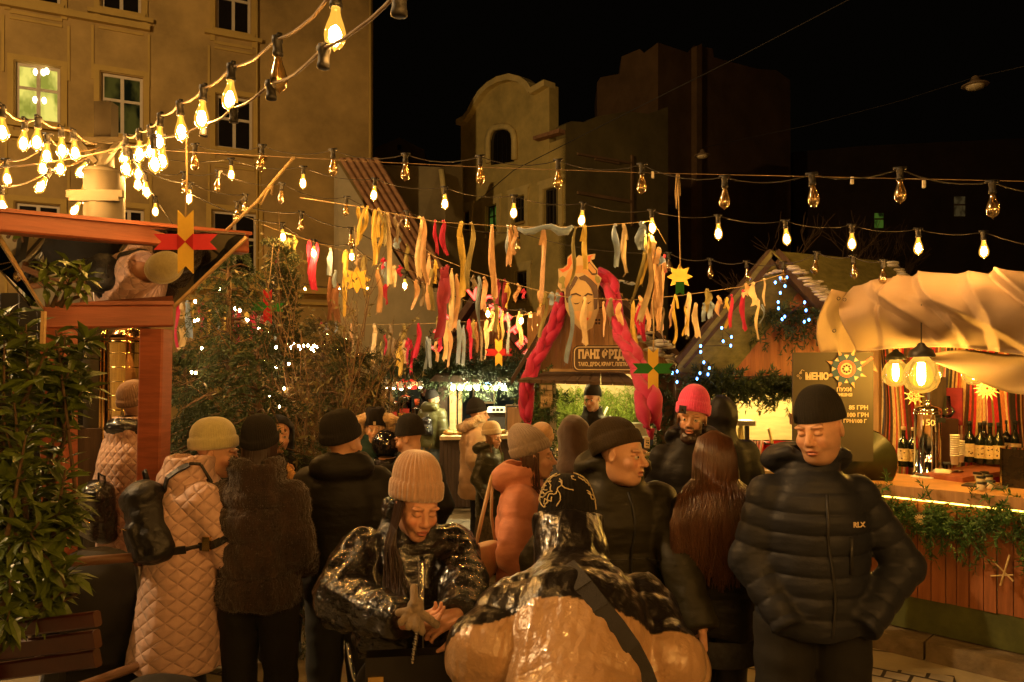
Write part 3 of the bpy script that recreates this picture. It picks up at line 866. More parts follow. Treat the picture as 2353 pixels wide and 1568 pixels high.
def bulb_string(label, items, start=None, end=None, sag=.035, cable=M_cable, r=.0045, group=None, up=.118, seed=1, extra=()):
 """items: (px, py of the bulb's glass, depth, state) with state l=lit u=unlit e=empty socket; or a Vector for bulbs beyond the frame"""
 rr = random.Random(seed)
 tops = []
 for it in items:
  if isinstance(it[0], Vector): tops.append(it[0])
  else: tops.append(W(it[0], it[1], it[2]) + Vector((0, 0, up if it[-1][0] != 'e' else .03)))
 loc = tops[0]
 t = thing('bulb_string', label, 'string lights', loc, 0, group)
 path = ([start] if start else []) + tops + ([end] if end else [])
 pts = []
 for i in range(len(path) - 1):
  a, b = path[i], path[i + 1]
  for k in range(6):
   f = k / 6
   pts.append(a.lerp(b, f) + Vector((rr.uniform(-.003, .003), 0, -4 * f * (1 - f) * sag * min(1, (b - a).length / .6))) - loc)
 pts.append(path[-1] - loc)
 MB().tube(pts, r, 5).build('cable', cable, t, True)
 d_ = (path[-1] - path[0])
 rz = math.atan2(d_.y, d_.x)
 for it, tp in zip(items, tops):
  st = it[-1]
  tl = (rr.uniform(-.09, .09), rr.uniform(-.09, .09))
  if st.endswith('<'): tl = (0, .55)
  if st.endswith('>'): tl = (0, -.55)
  bulb(t, tp - loc, st[0] == 'l', tl, st[0] == 'e', rz=rz if not (st.endswith('<') or st.endswith('>')) else 0)
 return t
# the near string climbs over the camera and goes on behind it
A = [(773, 82, 1.85, 'l'), (637, 178, 2.27, 'u'), (532, 230, 2.6, 'l'), (468, 272, 2.85, 'l'), (413, 302, 3.1, 'l'), (369, 325, 3.35, 'l'), (345, 348, 3.6, 'l'), (320, 354, 3.8, 'l'), (290, 362, 4.1, 'l')]
beyond = [(Vector((.30 * k - .18, 1.44 - .42 * k, 2.86 - .03 * k + .004 * k * k)), 'l') for k in range(0, 14)][::-1]
bulb_string('near string of amber bulbs sweeping from the pole up over the viewer', beyond + A, end=W(250, 352, 4.5), sag=.03, cable=M_cable2, r=.0045, seed=3)
bulb_string('second near cable with empty black sockets just right of the lit one',
   [(Vector((.36, 1.0, 2.80)), 'e'), (918, 12, 1.45, 'e'), (745, 138, 1.85, 'e'), (622, 214, 2.3, 'e'), (536, 268, 2.6, 'e'), (470, 302, 2.9, 'e'), (352, 372, 3.3, 'l'), (375, 368, 3.5, 'l'), (288, 384, 3.9, 'l')],
   end=W(0, 385, 4.2), sag=.02, cable=M_cable2, r=.0045, up=.11, seed=4)
G3 = 'short bulb strings gathered at the pole'
bulb_string('bulb string from the left frame edge rising to the pole top', [(4, 306, 3.3, 'l'), (58, 331, 3.7, 'l'), (88, 327, 3.6, 'l'), (140, 345, 3.9, 'l'), (168, 351, 4.0, 'l')], start=W(-60, 250, 3.0), end=W(222, 330, 4.4), sag=.03, cable=M_cable2, group=G3, seed=5)
bulb_string('lower bulb string left of the pole with a tilted bulb', [(14, 411, 4.6, 'l'), (97, 386, 4.3, 'l'), (110, 359, 4.1, 'l'), (143, 389, 4.3, 'l')], start=W(-80, 420, 4.4), end=W(230, 340, 4.5), sag=.04, cable=M_cable2, group=G3, seed=6)
bulb_string('slanting bulb string left of the pole over the kiosk beam', [(4, 474, 4.6, 'l'), (117, 437, 4.3, 'l<'), (208, 401, 4.6, 'l<')], start=W(-60, 490, 4.6), end=W(240, 352, 4.6), sag=.03, cable=M_cable2, group=G3, seed=7)
bulb_string('bulb drop hanging down the left side of the pole', [(196, 440, 4.7, 'l'), (197, 456, 4.9, 'l'), (192, 490, 5.0, 'l<')], start=W(215, 400, 4.6), sag=.01, group=G3, seed=8)
bulb_string('bulb drop hanging down the right side of the pole', [(320, 400, 4.7, 'l'), (316, 424, 4.9, 'l'), (333, 441, 4.9, 'l'), (297, 392, 4.4, 'u'), (357, 486, 6.0, 'l')], start=W(280, 360, 4.6), end=W(400, 520, 6.2), sag=.02, group=G3, seed=9)
# long spans across the square
C_ = [(448, 377, 4.6, 'u'), (603, 380, 4.55, 'u'), (765, 390, 4.5, 'u'), (932, 401, 4.4, 'u'), (1103, 407, 4.3, 'u'), (1283, 417, 4.2, 'u'), (1475, 429, 4.0, 'u'), (1665, 461, 3.75, 'u'), (1865, 457, 3.6, 'u'), (2068, 447, 3.45, 'u'), (2280, 480, 3.3, 'u')]
bulb_string('long high string of unlit clear bulbs crossing the whole square', C_, start=W(290, 335, 4.6), end=W(2480, 440, 3.2), sag=.05, cable=M_cable, r=.0028, seed=10)
wire('span_wire', 'taut steel wire carrying the long string of unlit clear bulbs', [W(260, 340, 4.55), W(855, 372, 4.45), W(1120, 385, 4.28), W(1500, 398, 4.0), W(2353, 417, 3.3), W(2600, 420, 3.1)], .0018, M_cable2)
D_ = [(531, 402, 5.6, 'l'), (697, 421, 5.5, 'l'), (862, 449, 5.4, 'l'), (1022, 469, 5.3, 'l'), (1181, 489, 5.2, 'l'), (1340, 507, 5.1, 'l'), (1497, 524, 5.0, 'l'), (1650, 537, 4.9, 'l'), (1804, 550, 4.8, 'l'), (1957, 561, 4.7, 'l'), (2110, 571, 4.6, 'l'), (2260, 578, 4.5, 'l')]
bulb_string('long string of glowing amber bulbs crossing the square at mid height', D_, start=W(300, 350, 4.8), end=W(2500, 570, 4.3), sag=.04, r=.003, seed=11)
E_ = [(423, 433, 5.6, 'u'), (502, 430, 5.6, 'u'), (648, 457, 5.8, 'u'), (797, 487, 6.0, 'u'), (935, 519, 6.2, 'u'), (1192, 566, 6.4, 'u'), (1536, 614, 6.2, 'u'), (1632, 629, 6.0, 'u'), (1715, 636, 5.8, 'u'), (1800, 640, 5.6, 'u'), (1877, 618, 5.4, 'u'), (1960, 628, 5.2, 'u'), (2030, 640, 5.0, 'u')]
bulb_string('dark string of unlit bulbs running behind the ribbons to the plank hut', E_, start=W(300, 360, 4.9), sag=.06, r=.0035, seed=12)
Ee = [(437, 457, 5.5, 'l'), (565, 482, 5.9, 'u'), (545, 500, 5.9, 'u'), (692, 520, 6.2, 'u'), (805, 556, 6.4, 'u')]
bulb_string('short drooping string of mostly unlit bulbs left of the ribbons', Ee, start=W(300, 370, 4.9), end=W(1000, 600, 6.8), sag=.04, r=.005, seed=13)
F_ = [(648, 545, 6.4, 'l'), (722, 583, 6.6, 'l'), (808, 590, 6.8, 'l'), (930, 657, 7.2, 'l'), (1035, 703, 7.6, 'l'), (1120, 722, 7.6, 'l'), (1200, 738, 7.4, 'l'), (1237, 748, 7.2, 'l')]
bulb_string('low string of glowing bulbs among the cloth ribbons', F_, start=W(430, 440, 5.4), end=W(1400, 700, 6.6), sag=.05, r=.005, seed=14)
bulb_string('small glowing bulbs hung along the ledge of the tenement', [(650, 664, 17.5, 'l'), (780, 664, 18.0, 'l'), (845, 664, 18.2, 'l'), (700, 664, 17.7, 'l')], start=W(520, 655, 17), end=W(900, 655, 18.4), sag=.1, seed=15)
# added strings out of frame, put in to light the crowd from the front
beyond2 = [(Vector((1.9 + .08 * k, 1.3 - .7 * k, 2.75 - .01 * k)), 'l') for k in range(9)]
bulb_string('added unseen amber bulb string running away at the right behind the viewer', beyond2, sag=.04, seed=16)
for k_, (y0, z0) in enumerate(((-.35, 2.75), (-1.6, 2.95))):
 bulb_string(['added unseen amber bulb string crossing just behind the viewer', 'added unseen amber bulb string crossing further behind the viewer'][k_], [(Vector((-3.2 + .58 * k, y0 + .05 * math.sin(k * 2), z0 + .012 * (k - 5) ** 2)), 'l') for k in range(3, 13)], sag=.04, seed=20 + k_)
# ------------------------------------------------------------------ fairy lights in the evergreens, blue leds on the hut
def tiny_lights(name, label, pts, m, r, group=None, cable=M_cable):
 loc = pts[0]; t = thing(name, label, 'fairy lights', loc, 0, group)
 MB().tube([p - loc for p in pts], .003, 4, False).build('cable', cable, t, True)
 me = None
 for p in pts:
  if me is None:
   o = MB().ball((0, 0, 0), r, 7, 5, (1, 1, 1.5)).build('bulb', m, t, True); me = o.data
  else:
   o = bpy.data.objects.new('bulb', me); link(o, t)
  o.location = p - loc
 return t
zf = lambda x, y, d: W(402.2 + x * .2564, 459.6 + y * .2564, d)
tiny_lights('fairy_lights', 'bright row of warm fairy bulbs draped across the evergreens', [zf(x, y, 7.6 + .2 * math.sin(x)) for x, y in ((835, 1180), (960, 1250), (1005, 1275), (1035, 1325), (1060, 1290), (1110, 1310), (1125, 1340), (1150, 1310), (1190, 1305), (1225, 1335), (1245, 1355), (1245, 1310), (1270, 1320), (1322, 1302), (1336, 1294), (1370, 1210), (1455, 1340), (1535, 1260), (1645, 1385))], G_fairy, .011)
tiny_lights('fairy_lights', 'warm fairy bulbs hanging down beside the tall drooping spruce', [zf(x, y, 6.6) for x, y in ((395, 795), (490, 790), (470, 860), (480, 895), (540, 975), (580, 990), (635, 1065), (650, 1075), (755, 1150), (180, 912))], G_fairy, .011)
tiny_lights('fairy_lights', 'sparse tiny warm lights low in the dark spruce', [zf(x, y, 5.2) for x, y in ((240, 1330), (185, 1550), (150, 1545), (905, 1320), (810, 1450), (905, 1500), (1020, 1470), (205, 1075), (175, 1085))] + [W(588 + x * .3335, 523 + y * .3335, 5.4) for x, y in ((135, 965), (95, 1160), (55, 1190), (160, 1235), (195, 1110))], G_fairy, .007)
z7 = lambda x, y, d: W(1176.5 + x * .3335, 522.8 + y * .3335, d)
tiny_lights('led_lights', 'cold blue led points strung down the left slope of the plank hut', [z7(x, y, 5.75) for x, y in ((1512, 755), (1445, 693), (1455, 785), (1507, 815), (1300, 818), (1300, 858), (1322, 930), (1360, 970), (1295, 1005), (1350, 1013), (1275, 1043), (1138, 993), (1105, 1003), (1137, 1065))], G_blue, .008)
z8 = lambda x, y, d: W(1764.8 + x * .3335, 522.8 + y * .3335, d)
tiny_lights('led_lights', 'cold blue led icicle drops below the hut roof peak', [z8(x, y, 5.7) for x, y in ((50, 380), (85, 350), (130, 345), (117, 405), (85, 452), (70, 515), (72, 558), (115, 615), (97, 633), (252, 517), (262, 572), (282, 637), (250, 650))], G_blue, .008)
# ------------------------------------------------------------------ cloth ribbons on ropes
CLOTH = {}
def cloth(key):
 base = {'y': ('yellow', (.62, .46, .10)), 'c': ('cream', (.66, .54, .34)), 'p': ('peach', (.60, .38, .22)), 'r': ('red', (.46, .006, .07)), 'd': ('dark red', (.20, .005, .03)),
   'b': ('blue grey', (.22, .31, .46)), 'o': ('olive', (.24, .21, .08)), 'g': ('taupe', (.20, .16, .11)), 'n': ('brown', (.20, .085, .04)), 'w': ('pale', (.66, .64, .60))}[key]
 if key not in CLOTH:
  CLOTH[key] = mat('ribbon cloth ' + base[0], base[1], .75, var=.18, vscale=10, bump=.35, bscale=55, bdist=.008, sheen=.3)
 return CLOTH[key], base[0]
RIB = {}
def ribbon(px, y0, y1, wpx, c, d, rope, sway=0.0, rnd=random):
 m, cname = cloth(c)
 top = W(px, y0, d + rnd.uniform(-.03, .03))
 ln = (y1 - y0) / F * d; w = max(wpx * .84 / F * d, .011)
 n = max(6, int(ln / .05)); ph = rnd.uniform(0, 6); tw = rnd.uniform(-.9, .9); a0 = rnd.uniform(-.5, .5)
 amp = rnd.uniform(.004, .016)
 mb = MB(); P = []
 for i in range(n + 1):
  f = i / n
  ang = a0 + tw * f + .25 * math.sin(f * 7 + ph)
  cx = amp * math.sin(f * 6 + ph) + sway * ln * f * f
  cy = .02 * math.sin(f * 5 + ph * 2)
  ww = w * (.35 + .65 * min(1, f * 5)) * (1 + .10 * math.sin(f * 11 + ph))
  for k in (-1, -.33, .33, 1):
   fray = (rnd.uniform(-.018, .018) if i == n else 0)
   cr = .16 * w * math.cos(k * 3 + ph + f * 4)
   P.append((cx + k * ww / 2 * math.cos(ang) - cr * math.sin(ang), cy + k * ww / 2 * math.sin(ang) + cr * math.cos(ang), -ln * f + fray))
 mb.add(P, [(i * 4 + k, i * 4 + k + 1, (i + 1) * 4 + k + 1, (i + 1) * 4 + k) for i in range(n) for k in range(3)])
 mb.ball((0, 0, .002), max(.010, w * .28), 6, 4, (1, .7, 1.0))
 if rnd.random() < .4:                      # a short loose end beside the knot
  mb.grid(lambda u, v: Vector(((u - .5) * w * .7 + .02 * v * (1 if tw > 0 else -1), -.008 - .01 * math.sin(v * 4), -v * min(ln * .35, .10))), 2, 4)
 if ln > .3:                                # loose threads at the cut end
  for k in range(3):
   q = Vector((cx + rnd.uniform(-.4, .4) * w, cy, -ln)); mb.tube([q, q + Vector((rnd.uniform(-.02, .02), 0, -.03))], .0008, 3, False)
 o = mb.build('ribbon', m, None, True); o.location = top
 RIB.setdefault(rope, []).append((px, o, cname, ln, w))
 return o
def rope(label, pts, r=.0025, sag=.0, m=None):
 o = MB().tube(pts, r, 5).build('rope', m or M_twine, None, True)
 return tag(o, label, 'rope', 'ribbon ropes over the square')
z6 = lambda x, y: (588.3 + x * .3335, 522.8 + y * .3335)
def put(zx, zy, rows, d, name):
 for r_ in rows:
  x, y0, y1, w, c = r_[:5]
  ribbon(zx + x * .3335, zy + y0 * .3335, zy + y1 * .3335, w * .3335, c, d(zx + x * .3335) if callable(d) else d, name, r_[5] if len(r_) > 5 else random.uniform(-.05, .05))
Z6, Z7, Z8, Z5 = (588.3, 522.8), (1176.5, 522.8), (1764.8, 522.8), (0, 522.8)
# upper rope
rope('upper twine rope with the longest cloth ribbons', [W(690, 455, 5.6), W(812, 473, 5.3), W(1000, 510, 5.1), W(1180, 522, 5.0), W(1340, 522, 5.0), W(1500, 508, 5.0), W(1530, 560, 5.2)])
dU = lambda px: 5.35 - (px - 800) * .0005
put(*Z6, [(705, -130, 90, 40, 'y', .1), (735, -140, 110, 30, 'y', -.2), (770, -140, 70, 36, 'y', -.3), (845, -125, 60, 34, 'y'), (822, -115, 250, 40, 'y'), (860, -110, 20, 30, 'o'),
   (905, -95, 400, 44, 'c', .05), (888, -90, 130, 34, 'o'), (870, -90, 210, 30, 'y', -.1), (965, -85, 110, 34, 'g'), (990, -78, 60, 24, 'g'), (1128, -65, 350, 48, 'c'), (1150, -60, 390, 44, 'p', .06),
   (1235, -42, 186, 32, 'r'), (1290, -40, 190, 48, 'r', .03), (1415, -30, 492, 52, 'y', .02), (1482, -25, 425, 46, 'o'), (1624, -8, 480, 52, 'p'), (1732, -4, 190, 40, 'b'), (1752, -2, 258, 46, 'p')], dU, 'upper')
put(*Z7, [(15, 0, 190, 34, 'p'), (218, 20, 478, 50, 'p'), (440, 5, 400, 30, 'o', -.12), (500, -5, 290, 48, 'y'), (712, -15, 268, 52, 'b'), (768, -15, 310, 48, 'c'), (892, -25, 160, 76, 'b'),
   (920, 60, 540, 38, 'o', -.22), (945, 60, 380, 30, 'y', -.15), (960, 70, 640, 52, 'c', -.12), (985, 110, 620, 52, 'p'), (1012, 150, 560, 60, 'p', -.02), (1018, 160, 262, 54, 'b'), (1052, 195, 310, 30, 'r'), (1040, 210, 700, 40, 'p', -.05)], 5.0, 'upper')
# twisted blue cloth draped along the upper rope
o = MB().tube([W(1176 + x * .3335, 522.8 + y * .3335, 4.97) for x, y in ((40, 5), (90, 30), (150, 25), (210, 0), (270, -5), (330, 30), (380, 25), (420, -10))], [.01, .02, .024, .015, .02, .03, .026, .01], 8).build('cloth_swag', cloth('b')[0], None, True)
tag(o, 'twisted pale blue cloth swagged along the upper rope', 'cloth')
# left slanting rope
rope('slanting twine rope at left with yellow and red ribbons', [W(600, 515, 6.4), W(640, 530, 6.4), W(732, 560, 6.5), W(800, 580, 6.6), W(862, 592, 6.7), W(990, 640, 7.0)])
put(*Z6, [(165, 75, 190, 36, 'y'), (185, 85, 470, 44, 'o'), (210, 90, 400, 40, 'o'), (265, 75, 200, 50, 'y', .05), (228, 80, 400, 36, 'y'), (368, 95, 330, 40, 'r'), (400, 100, 435, 60, 'r', -.02), (512, 150, 330, 46, 'b'), (545, 300, 470, 34, 'b', .08),
   (620, 165, 610, 52, 'y', -.04), (710, 200, 280, 50, 'g'), (745, 205, 470, 34, 'o'), (150, 210, 420, 24, 'd', -.12), (128, 320, 480, 36, 'c', -.06), (85, 400, 520, 34, 'y', -.1), (512, 350, 640, 44, 'n', -.05), (548, 390, 650, 66, 'n'),
   (845, 290, 580, 46, 'p'), (900, 380, 525, 52, 'r', -.12), (893, 250, 390, 54, 'b'), (955, 270, 410, 44, 'c'), (990, 270, 335, 44, 'r'), (975, 70, 150, 50, 'b'), (1038, 120, 292, 36, 'o'), (880, 215, 285, 34, 'r')], 6.7, 'slanting')
# middle rope
rope('middle twine rope passing behind the painted face sign', [W(960, 560, 6.9), W(1000, 590, 6.8), W(1090, 625, 6.5), W(1200, 658, 6.1), W(1300, 683, 5.85), W(1450, 690, 5.8), W(1560, 680, 5.7), W(1700, 660, 5.5), W(1800, 630, 5.4)])
dM = lambda px: np.interp(px, [960, 1200, 1300, 1450, 1800], [6.7, 6.2, 5.85, 5.75, 5.4])
put(*Z6, [(1192, 190, 392, 40, 'p'), (1212, 290, 572, 40, 'o'), (1236, 230, 385, 26, 'y'), (1105, 370, 560, 44, 'p', -.12), (1150, 380, 542, 34, 'g'), (1182, 360, 560, 42, 'p'), (1288, 290, 762, 76, 'd', -.06), (1318, 270, 520, 60, 'd', -.03), (1350, 290, 560, 34, 'c'), (1385, 330, 700, 46, 'p', -.03),
   (1345, 500, 720, 62, 'c'), (1500, 340, 425, 46, 'g'), (1536, 345, 712, 38, 'b'), (1572, 350, 572, 48, 'p'), (1668, 365, 530, 40, 'd', -.05), (1712, 365, 585, 46, 'd', .03), (1652, 390, 720, 34, 'o'), (1735, 390, 560, 36, 'y')], dM, 'middle')
put(*Z7, [(40, 395, 510, 44, 'p', -.08), (80, 430, 500, 36, 'r'), (190, 440, 605, 34, 'p'), (212, 440, 542, 26, 'y'), (232, 450, 765, 34, 'o', -.12), (275, 455, 540, 50, 'b'), (310, 460, 520, 50, 'b'), (405, 480, 925, 42, 'b'), (502, 490, 805, 56, 'c', -.03), (632, 520, 742, 28, 'p', .02), (682, 500, 692, 62, 'g'),
   (742, 530, 745, 50, 'p', -.05), (832, 490, 892, 38, 'y', -.04), (880, 480, 640, 44, 'p'), (905, 540, 775, 42, 'r'), (870, 540, 732, 36, 'r'), (1010, 480, 705, 60, 'p'), (930, 500, 720, 38, 'p'), (1038, 560, 805, 22, 'g'), (850, 640, 932, 34, 'y', -.03),
   (1100, 540, 692, 28, 'p', -.1), (1125, 470, 805, 30, 'y'), (1218, 455, 742, 36, 'c', -.05), (1200, 545, 742, 36, 'y'), (1266, 530, 762, 48, 'c'), (1322, 530, 642, 34, 'b'), (1345, 435, 582, 60, 'o'), (1372, 520, 620, 40, 'b'), (1420, 480, 622, 46, 'p'), (1482, 490, 685, 30, 'y'), (1512, 470, 692, 30, 'r', -.05),
   (1592, 440, 705, 50, 'r'), (1612, 395, 475, 46, 'p'), (1662, 390, 545, 60, 'c'), (1692, 500, 765, 32, 'c'), (1738, 360, 532, 28, 'c'), (1722, 540, 668, 16, 'b')], dM, 'middle')
# lowest ropes over the stalls
rope('lowest twine rope above the mulled wine stall roof', [W(690, 742, 9.0), W(800, 747, 9.0), W(900, 746, 8.8), W(1040, 742, 8.4), W(1130, 735, 8.0), W(1240, 718, 7.4), W(1420, 722, 6.6)])
dL = lambda px: np.interp(px, [690, 1040, 1240, 1420], [9.0, 8.4, 7.4, 6.6])
put(*Z6, [(450, 660, 730, 36, 'r'), (490, 668, 735, 44, 'b', -.4), (548, 665, 772, 24, 'b', -.1), (655, 668, 822, 26, 'p'), (815, 672, 932, 40, 'c'), (312, 670, 722, 24, 'o'), (925, 672, 900, 34, 'g'), (1022, 675, 782, 40, 'o', -.1), (1120, 668, 905, 44, 'r', -.08), (890, 745, 880, 24, 'r'),
   (865, 780, 892, 24, 'o'), (950, 770, 902, 34, 'g'), (998, 780, 1018, 34, 'y'), (980, 840, 952, 34, 'y'), (1025, 780, 945, 30, 'c'), (1048, 770, 950, 40, 'r'), (1068, 780, 1005, 24, 'r', .03), (1178, 755, 985, 28, 'b', -.06), (1198, 770, 962, 28, 'b'), (1242, 790, 922, 30, 'p'), (1270, 740, 852, 30, 'r', -.1),
   (1312, 645, 915, 38, 'c', -.05), (1336, 690, 962, 38, 'p', -.03), (1400, 645, 942, 40, 'b'), (1432, 680, 952, 30, 'b', -.02), (1470, 640, 905, 36, 'r', .06), (1500, 640, 772, 40, 'o'), (1552, 690, 912, 24, 'g'), (1592, 645, 905, 44, 'c'), (1630, 570, 722, 36, 'c', -.08), (1668, 560, 760, 34, 'y'), (1702, 580, 782, 36, 'o'), (1735, 590, 870, 24, 'b', .02),
   (1250, 620, 760, 40, 'o'), (1520, 650, 860, 26, 'n')], dL, 'lowest')
put(*Z7, [(50, 585, 802, 36, 'p'), (130, 590, 720, 40, 'c', .04), (152, 640, 905, 36, 'c', .03), (200, 590, 792, 30, 'o', -.04), (300, 590, 892, 66, 'r', .06), (345, 590, 832, 46, 'b'), (365, 600, 800, 30, 'b', .04), (425, 560, 860, 30, 'p'), (465, 600, 880, 40, 'y', -.12), (440, 740, 955, 36, 'y', -.1), (508, 690, 882, 28, 'b')], dL, 'lowest')
# far left rope
rope('far ribbon rope behind the drooping spruce', [W(392, 690, 8.4), W(470, 702, 8.4), W(560, 712, 8.6), W(640, 716, 8.8), W(705, 705, 9.0)])
put(*Z5, [(1215, 520, 835, 36, 'r'), (1250, 530, 632, 54, 'c'), (1255, 690, 842, 54, 'c'), (1292, 515, 762, 54, 'b'), (1330, 520, 765, 28, 'y', -.05), (1392, 535, 722, 48, 'r'), (1445, 560, 740, 30, 'y'), (1500, 560, 700, 30, 'b'), (1550, 575, 702, 34, 'y'), (1602, 580, 722, 48, 'r'), (1625, 590, 740, 30, 'w'), (1642, 585, 802, 44, 'r', -.05),
   (1702, 590, 742, 44, 'y'), (1745, 590, 785, 44, 'r', -.15)], 8.6, 'far')
put(*Z6, [(0, 590, 770, 40, 'r', -.15), (22, 600, 760, 30, 'w', -.1), (45, 610, 790, 30, 'r', -.12), (70, 640, 760, 30, 'p'), (130, 650, 780, 30, 'b'), (155, 660, 760, 26, 'w')], 8.8, 'far')
RN = {'upper': 'upper rope', 'slanting': 'slanting left rope', 'middle': 'middle rope by the face sign', 'lowest': 'lowest rope over the stalls', 'far': 'far rope behind the spruce'}
for k, lst in RIB.items():
 lst.sort(key=lambda q: q[0])
 for i, (px, o, cn, ln, w) in enumerate(lst):
  sz = 'long' if ln > .75 else ('short' if ln < .42 else 'medium')
  tag(o, ' '.join(f"{sz} {cn} ribbon, {ordinal(i)} from left on the {RN[k]}".split()), 'ribbon', 'cloth ribbons on the ' + RN[k])
# ------------------------------------------------------------------ folk stars hung on strings
def felt(key, col): return mat('star card ' + key, col, .75, var=.08, vscale=12, bump=.1, bscale=80)
ST = {'y': felt('yellow', (.70, .46, .06)), 'r': felt('red', (.62, .035, .05)), 'R': felt('deep red', (.40, .008, .015)), 'g': felt('green', (.006, .15, .016)), 'p': felt('rose', (.60, .25, .13)),
  'G': mat('gold foil', (.62, .47, .09), .35, metal=.6, var=.2, bump=.5, bscale=25, bdist=.006)}
def star4(label, px, py, d, vert, horiz, yaw, size, hang_from, centre=None, upcol=None, downcol=None):
 """four swallow-tailed card arms crossing at the centre, as on the photographed ornaments"""
 p = W(px, py, d); s = size
 t = thing('folk_star', label, 'star ornament', p, yaw, 'hanging folk star ornaments')
 w = s * .235
 def arm(an, c):
  q = [(0, 0), (w, w), (w, s * .95), (0, s * .72), (-w, s * .95), (-w, w)]
  ca, sa = math.cos(an), math.sin(an)
  P = [Vector((x * ca - y * sa, .0, x * sa + y * ca)) for x, y in q]
  MB().prism(P, (0, .004, 0)).build('arm', ST[c], t)
 for an, c in ((0, upcol or vert), (PI, downcol or vert), (PI / 2, horiz), (-PI / 2, horiz)): arm(an, c)
 if centre:
  for sg in (-1, 1):
   MB().prism([Vector((0, -.002, 0)), Vector((sg * w * 1.0, -.002, w)), Vector((sg * w * 1.0, -.002, -w))], (0, -.003, 0)).build('inlay', ST[centre], t)
 top = Vector((0, 0, s * .74))
 hf = (hang_from - p); hf = Matrix.Rotation(-yaw, 3, 'Z') @ hf
 mb = MB(); mb.tube([top, top.lerp(hf, .5) + Vector((.004, 0, 0)), hf], .0035, 5)
 mb.build('string', M_twine, t, True)
 return t
star4('large red and yellow folk star in front of the leaning mirror', 426, 556, 2.9, 'y', 'r', 0, 77 / F * 2.9, W(428, 320, 3.0), 'R')
star4('green and yellow folk star hanging before the red padded braid', 1501, 847, 3.4, 'y', 'g', 0, 50 / F * 3.4, W(1500, 690, 3.45))
star4('red folk star with green side arms among the evergreens', 615, 705, 6.0, 'R', 'g', R(40), 42 / F * 6.0, W(628, 560, 6.1))
star4('small dark red and yellow folk star above the mulled wine stall', 1146, 810, 7.8, 'y', 'R', 0, 34 / F * 7.8, W(1140, 735, 7.9))
def star8(label, px, py, d, s, m, hang, low=None):
 p = W(px, py, d); t = thing('folk_star', label, 'star ornament', p, 0, 'hanging folk star ornaments')
 P = []
 for k in range(16):
  a = PI / 2 + k * PI / 8; r_ = s if k % 2 == 0 else s * .60
  P.append(Vector((r_ * math.cos(a), 0, r_ * math.sin(a))))
 MB().prism(P, (0, .006, 0)).build('star_body', m, t)
 if low:
  w = s * .32; MB().prism([Vector((-w, -.004, -s * .4)), Vector((w, -.004, -s * .4)), Vector((w, -.004, -s * 1.45)), Vector((0, -.004, -s * 1.2)), Vector((-w, -.004, -s * 1.45))], (0, .003, 0)).build('arm', low, t)
 MB().tube([Vector((0, 0, s * .6)), Vector((.003, 0, s)), hang - p], .0035, 5).build('string', M_twine, t, True)
 return t
star8('gold foil folk star with a green tail hanging from a long string', 1562, 636, 3.9, 30 / F * 3.9, ST['G'], W(1558, 400, 3.95), ST['g'])
star8('plain yellow eight pointed star hanging among the ribbons', 820, 643, 6.2, 32 / F * 6.2, ST['y'], W(815, 520, 6.3))
o = MB().tube([W(1555, 400, 3.93), W(1552, 440, 3.93), W(1554, 480, 3.93), W(1557, 430, 3.92), W(1560, 402, 3.93), W(1563, 450, 3.93)], .004, 5).build('twine_loop', M_twine, None, True)
tag(o, 'looped end of jute twine tied on the high wire', 'twine')
o = MB().tube([W(520, 530, 3.0), W(590, 465, 3.05), W(630, 415, 3.1), W(676, 362, 3.15)], .006, 6).tube([W(590, 465, 3.05), W(600, 470, 3.05), W(615, 440, 3.05), W(627, 425, 3.1), W(624, 448, 3.1)], .004, 5).build('twine', M_twine, None, True)
tag(o, 'knotted slanting jute cord tied to the end of the kiosk beam', 'cord')
for px, py, d in ((1500, 402, 3.98), (1958, 415, 3.58), (2123, 423, 3.48)):
 o = MB().box(W(px, py, d), (.012, .01, .035)).build('cable_tie', M_white); tag(o, {1500: 'white tie on the high wire above the gold star', 1958: 'white tie where the unlit bulb cable meets the high wire', 2123: 'white tie at the right end of the high wire'}[px], 'cable tie', 'white cable ties on the high wire')
# ------------------------------------------------------------------ leaning mirror kiosk at the left
kl = W(246, 860, 3.4); kl.z = 0
ki = thing('mirror_kiosk', 'red brown timber photo kiosk with leaning mirror panel under its roof beam', 'kiosk', kl)
def kb(name, a, b, w, h, m=M_redwoodx, up=(0, 0, 1)):
 return MB().beam(Vector(a) - kl, Vector(b) - kl, w, h, up, .008).build(name, m, ki)
kb('lower_beam', W(103, 731, 3.46), W(396, 727, 3.72), .10, .105)
MB().beam(W(100, 701, 3.48) - kl, W(398, 699, 3.74) - kl, .15, .018).build('beam_cap', M_redwoodx, ki)
ptop = W(360, 757, 3.72); pb = Vector((ptop.x, ptop.y, 0))
kb('post', pb - Vector((.05, 0, 0)), ptop, .118, .118, M_redwood, (0, 1, 0))
ptop = W(136, 757, 3.46); pb = Vector((ptop.x, ptop.y, 0))
kb('post', pb, ptop, .115, .115, M_redwood, (0, 1, 0))
kb('roof_beam', W(-140, 497, 2.92), W(562, 564, 3.78), .10, .09)
MB().beam(W(-140, 476, 2.92) - kl, W(566, 541, 3.78) - kl, .14, .016).build('beam_cap', M_redwoodx, ki)
M_mirror = mat('mirror', (.80, .78, .74), .015, metal=1, var=0)
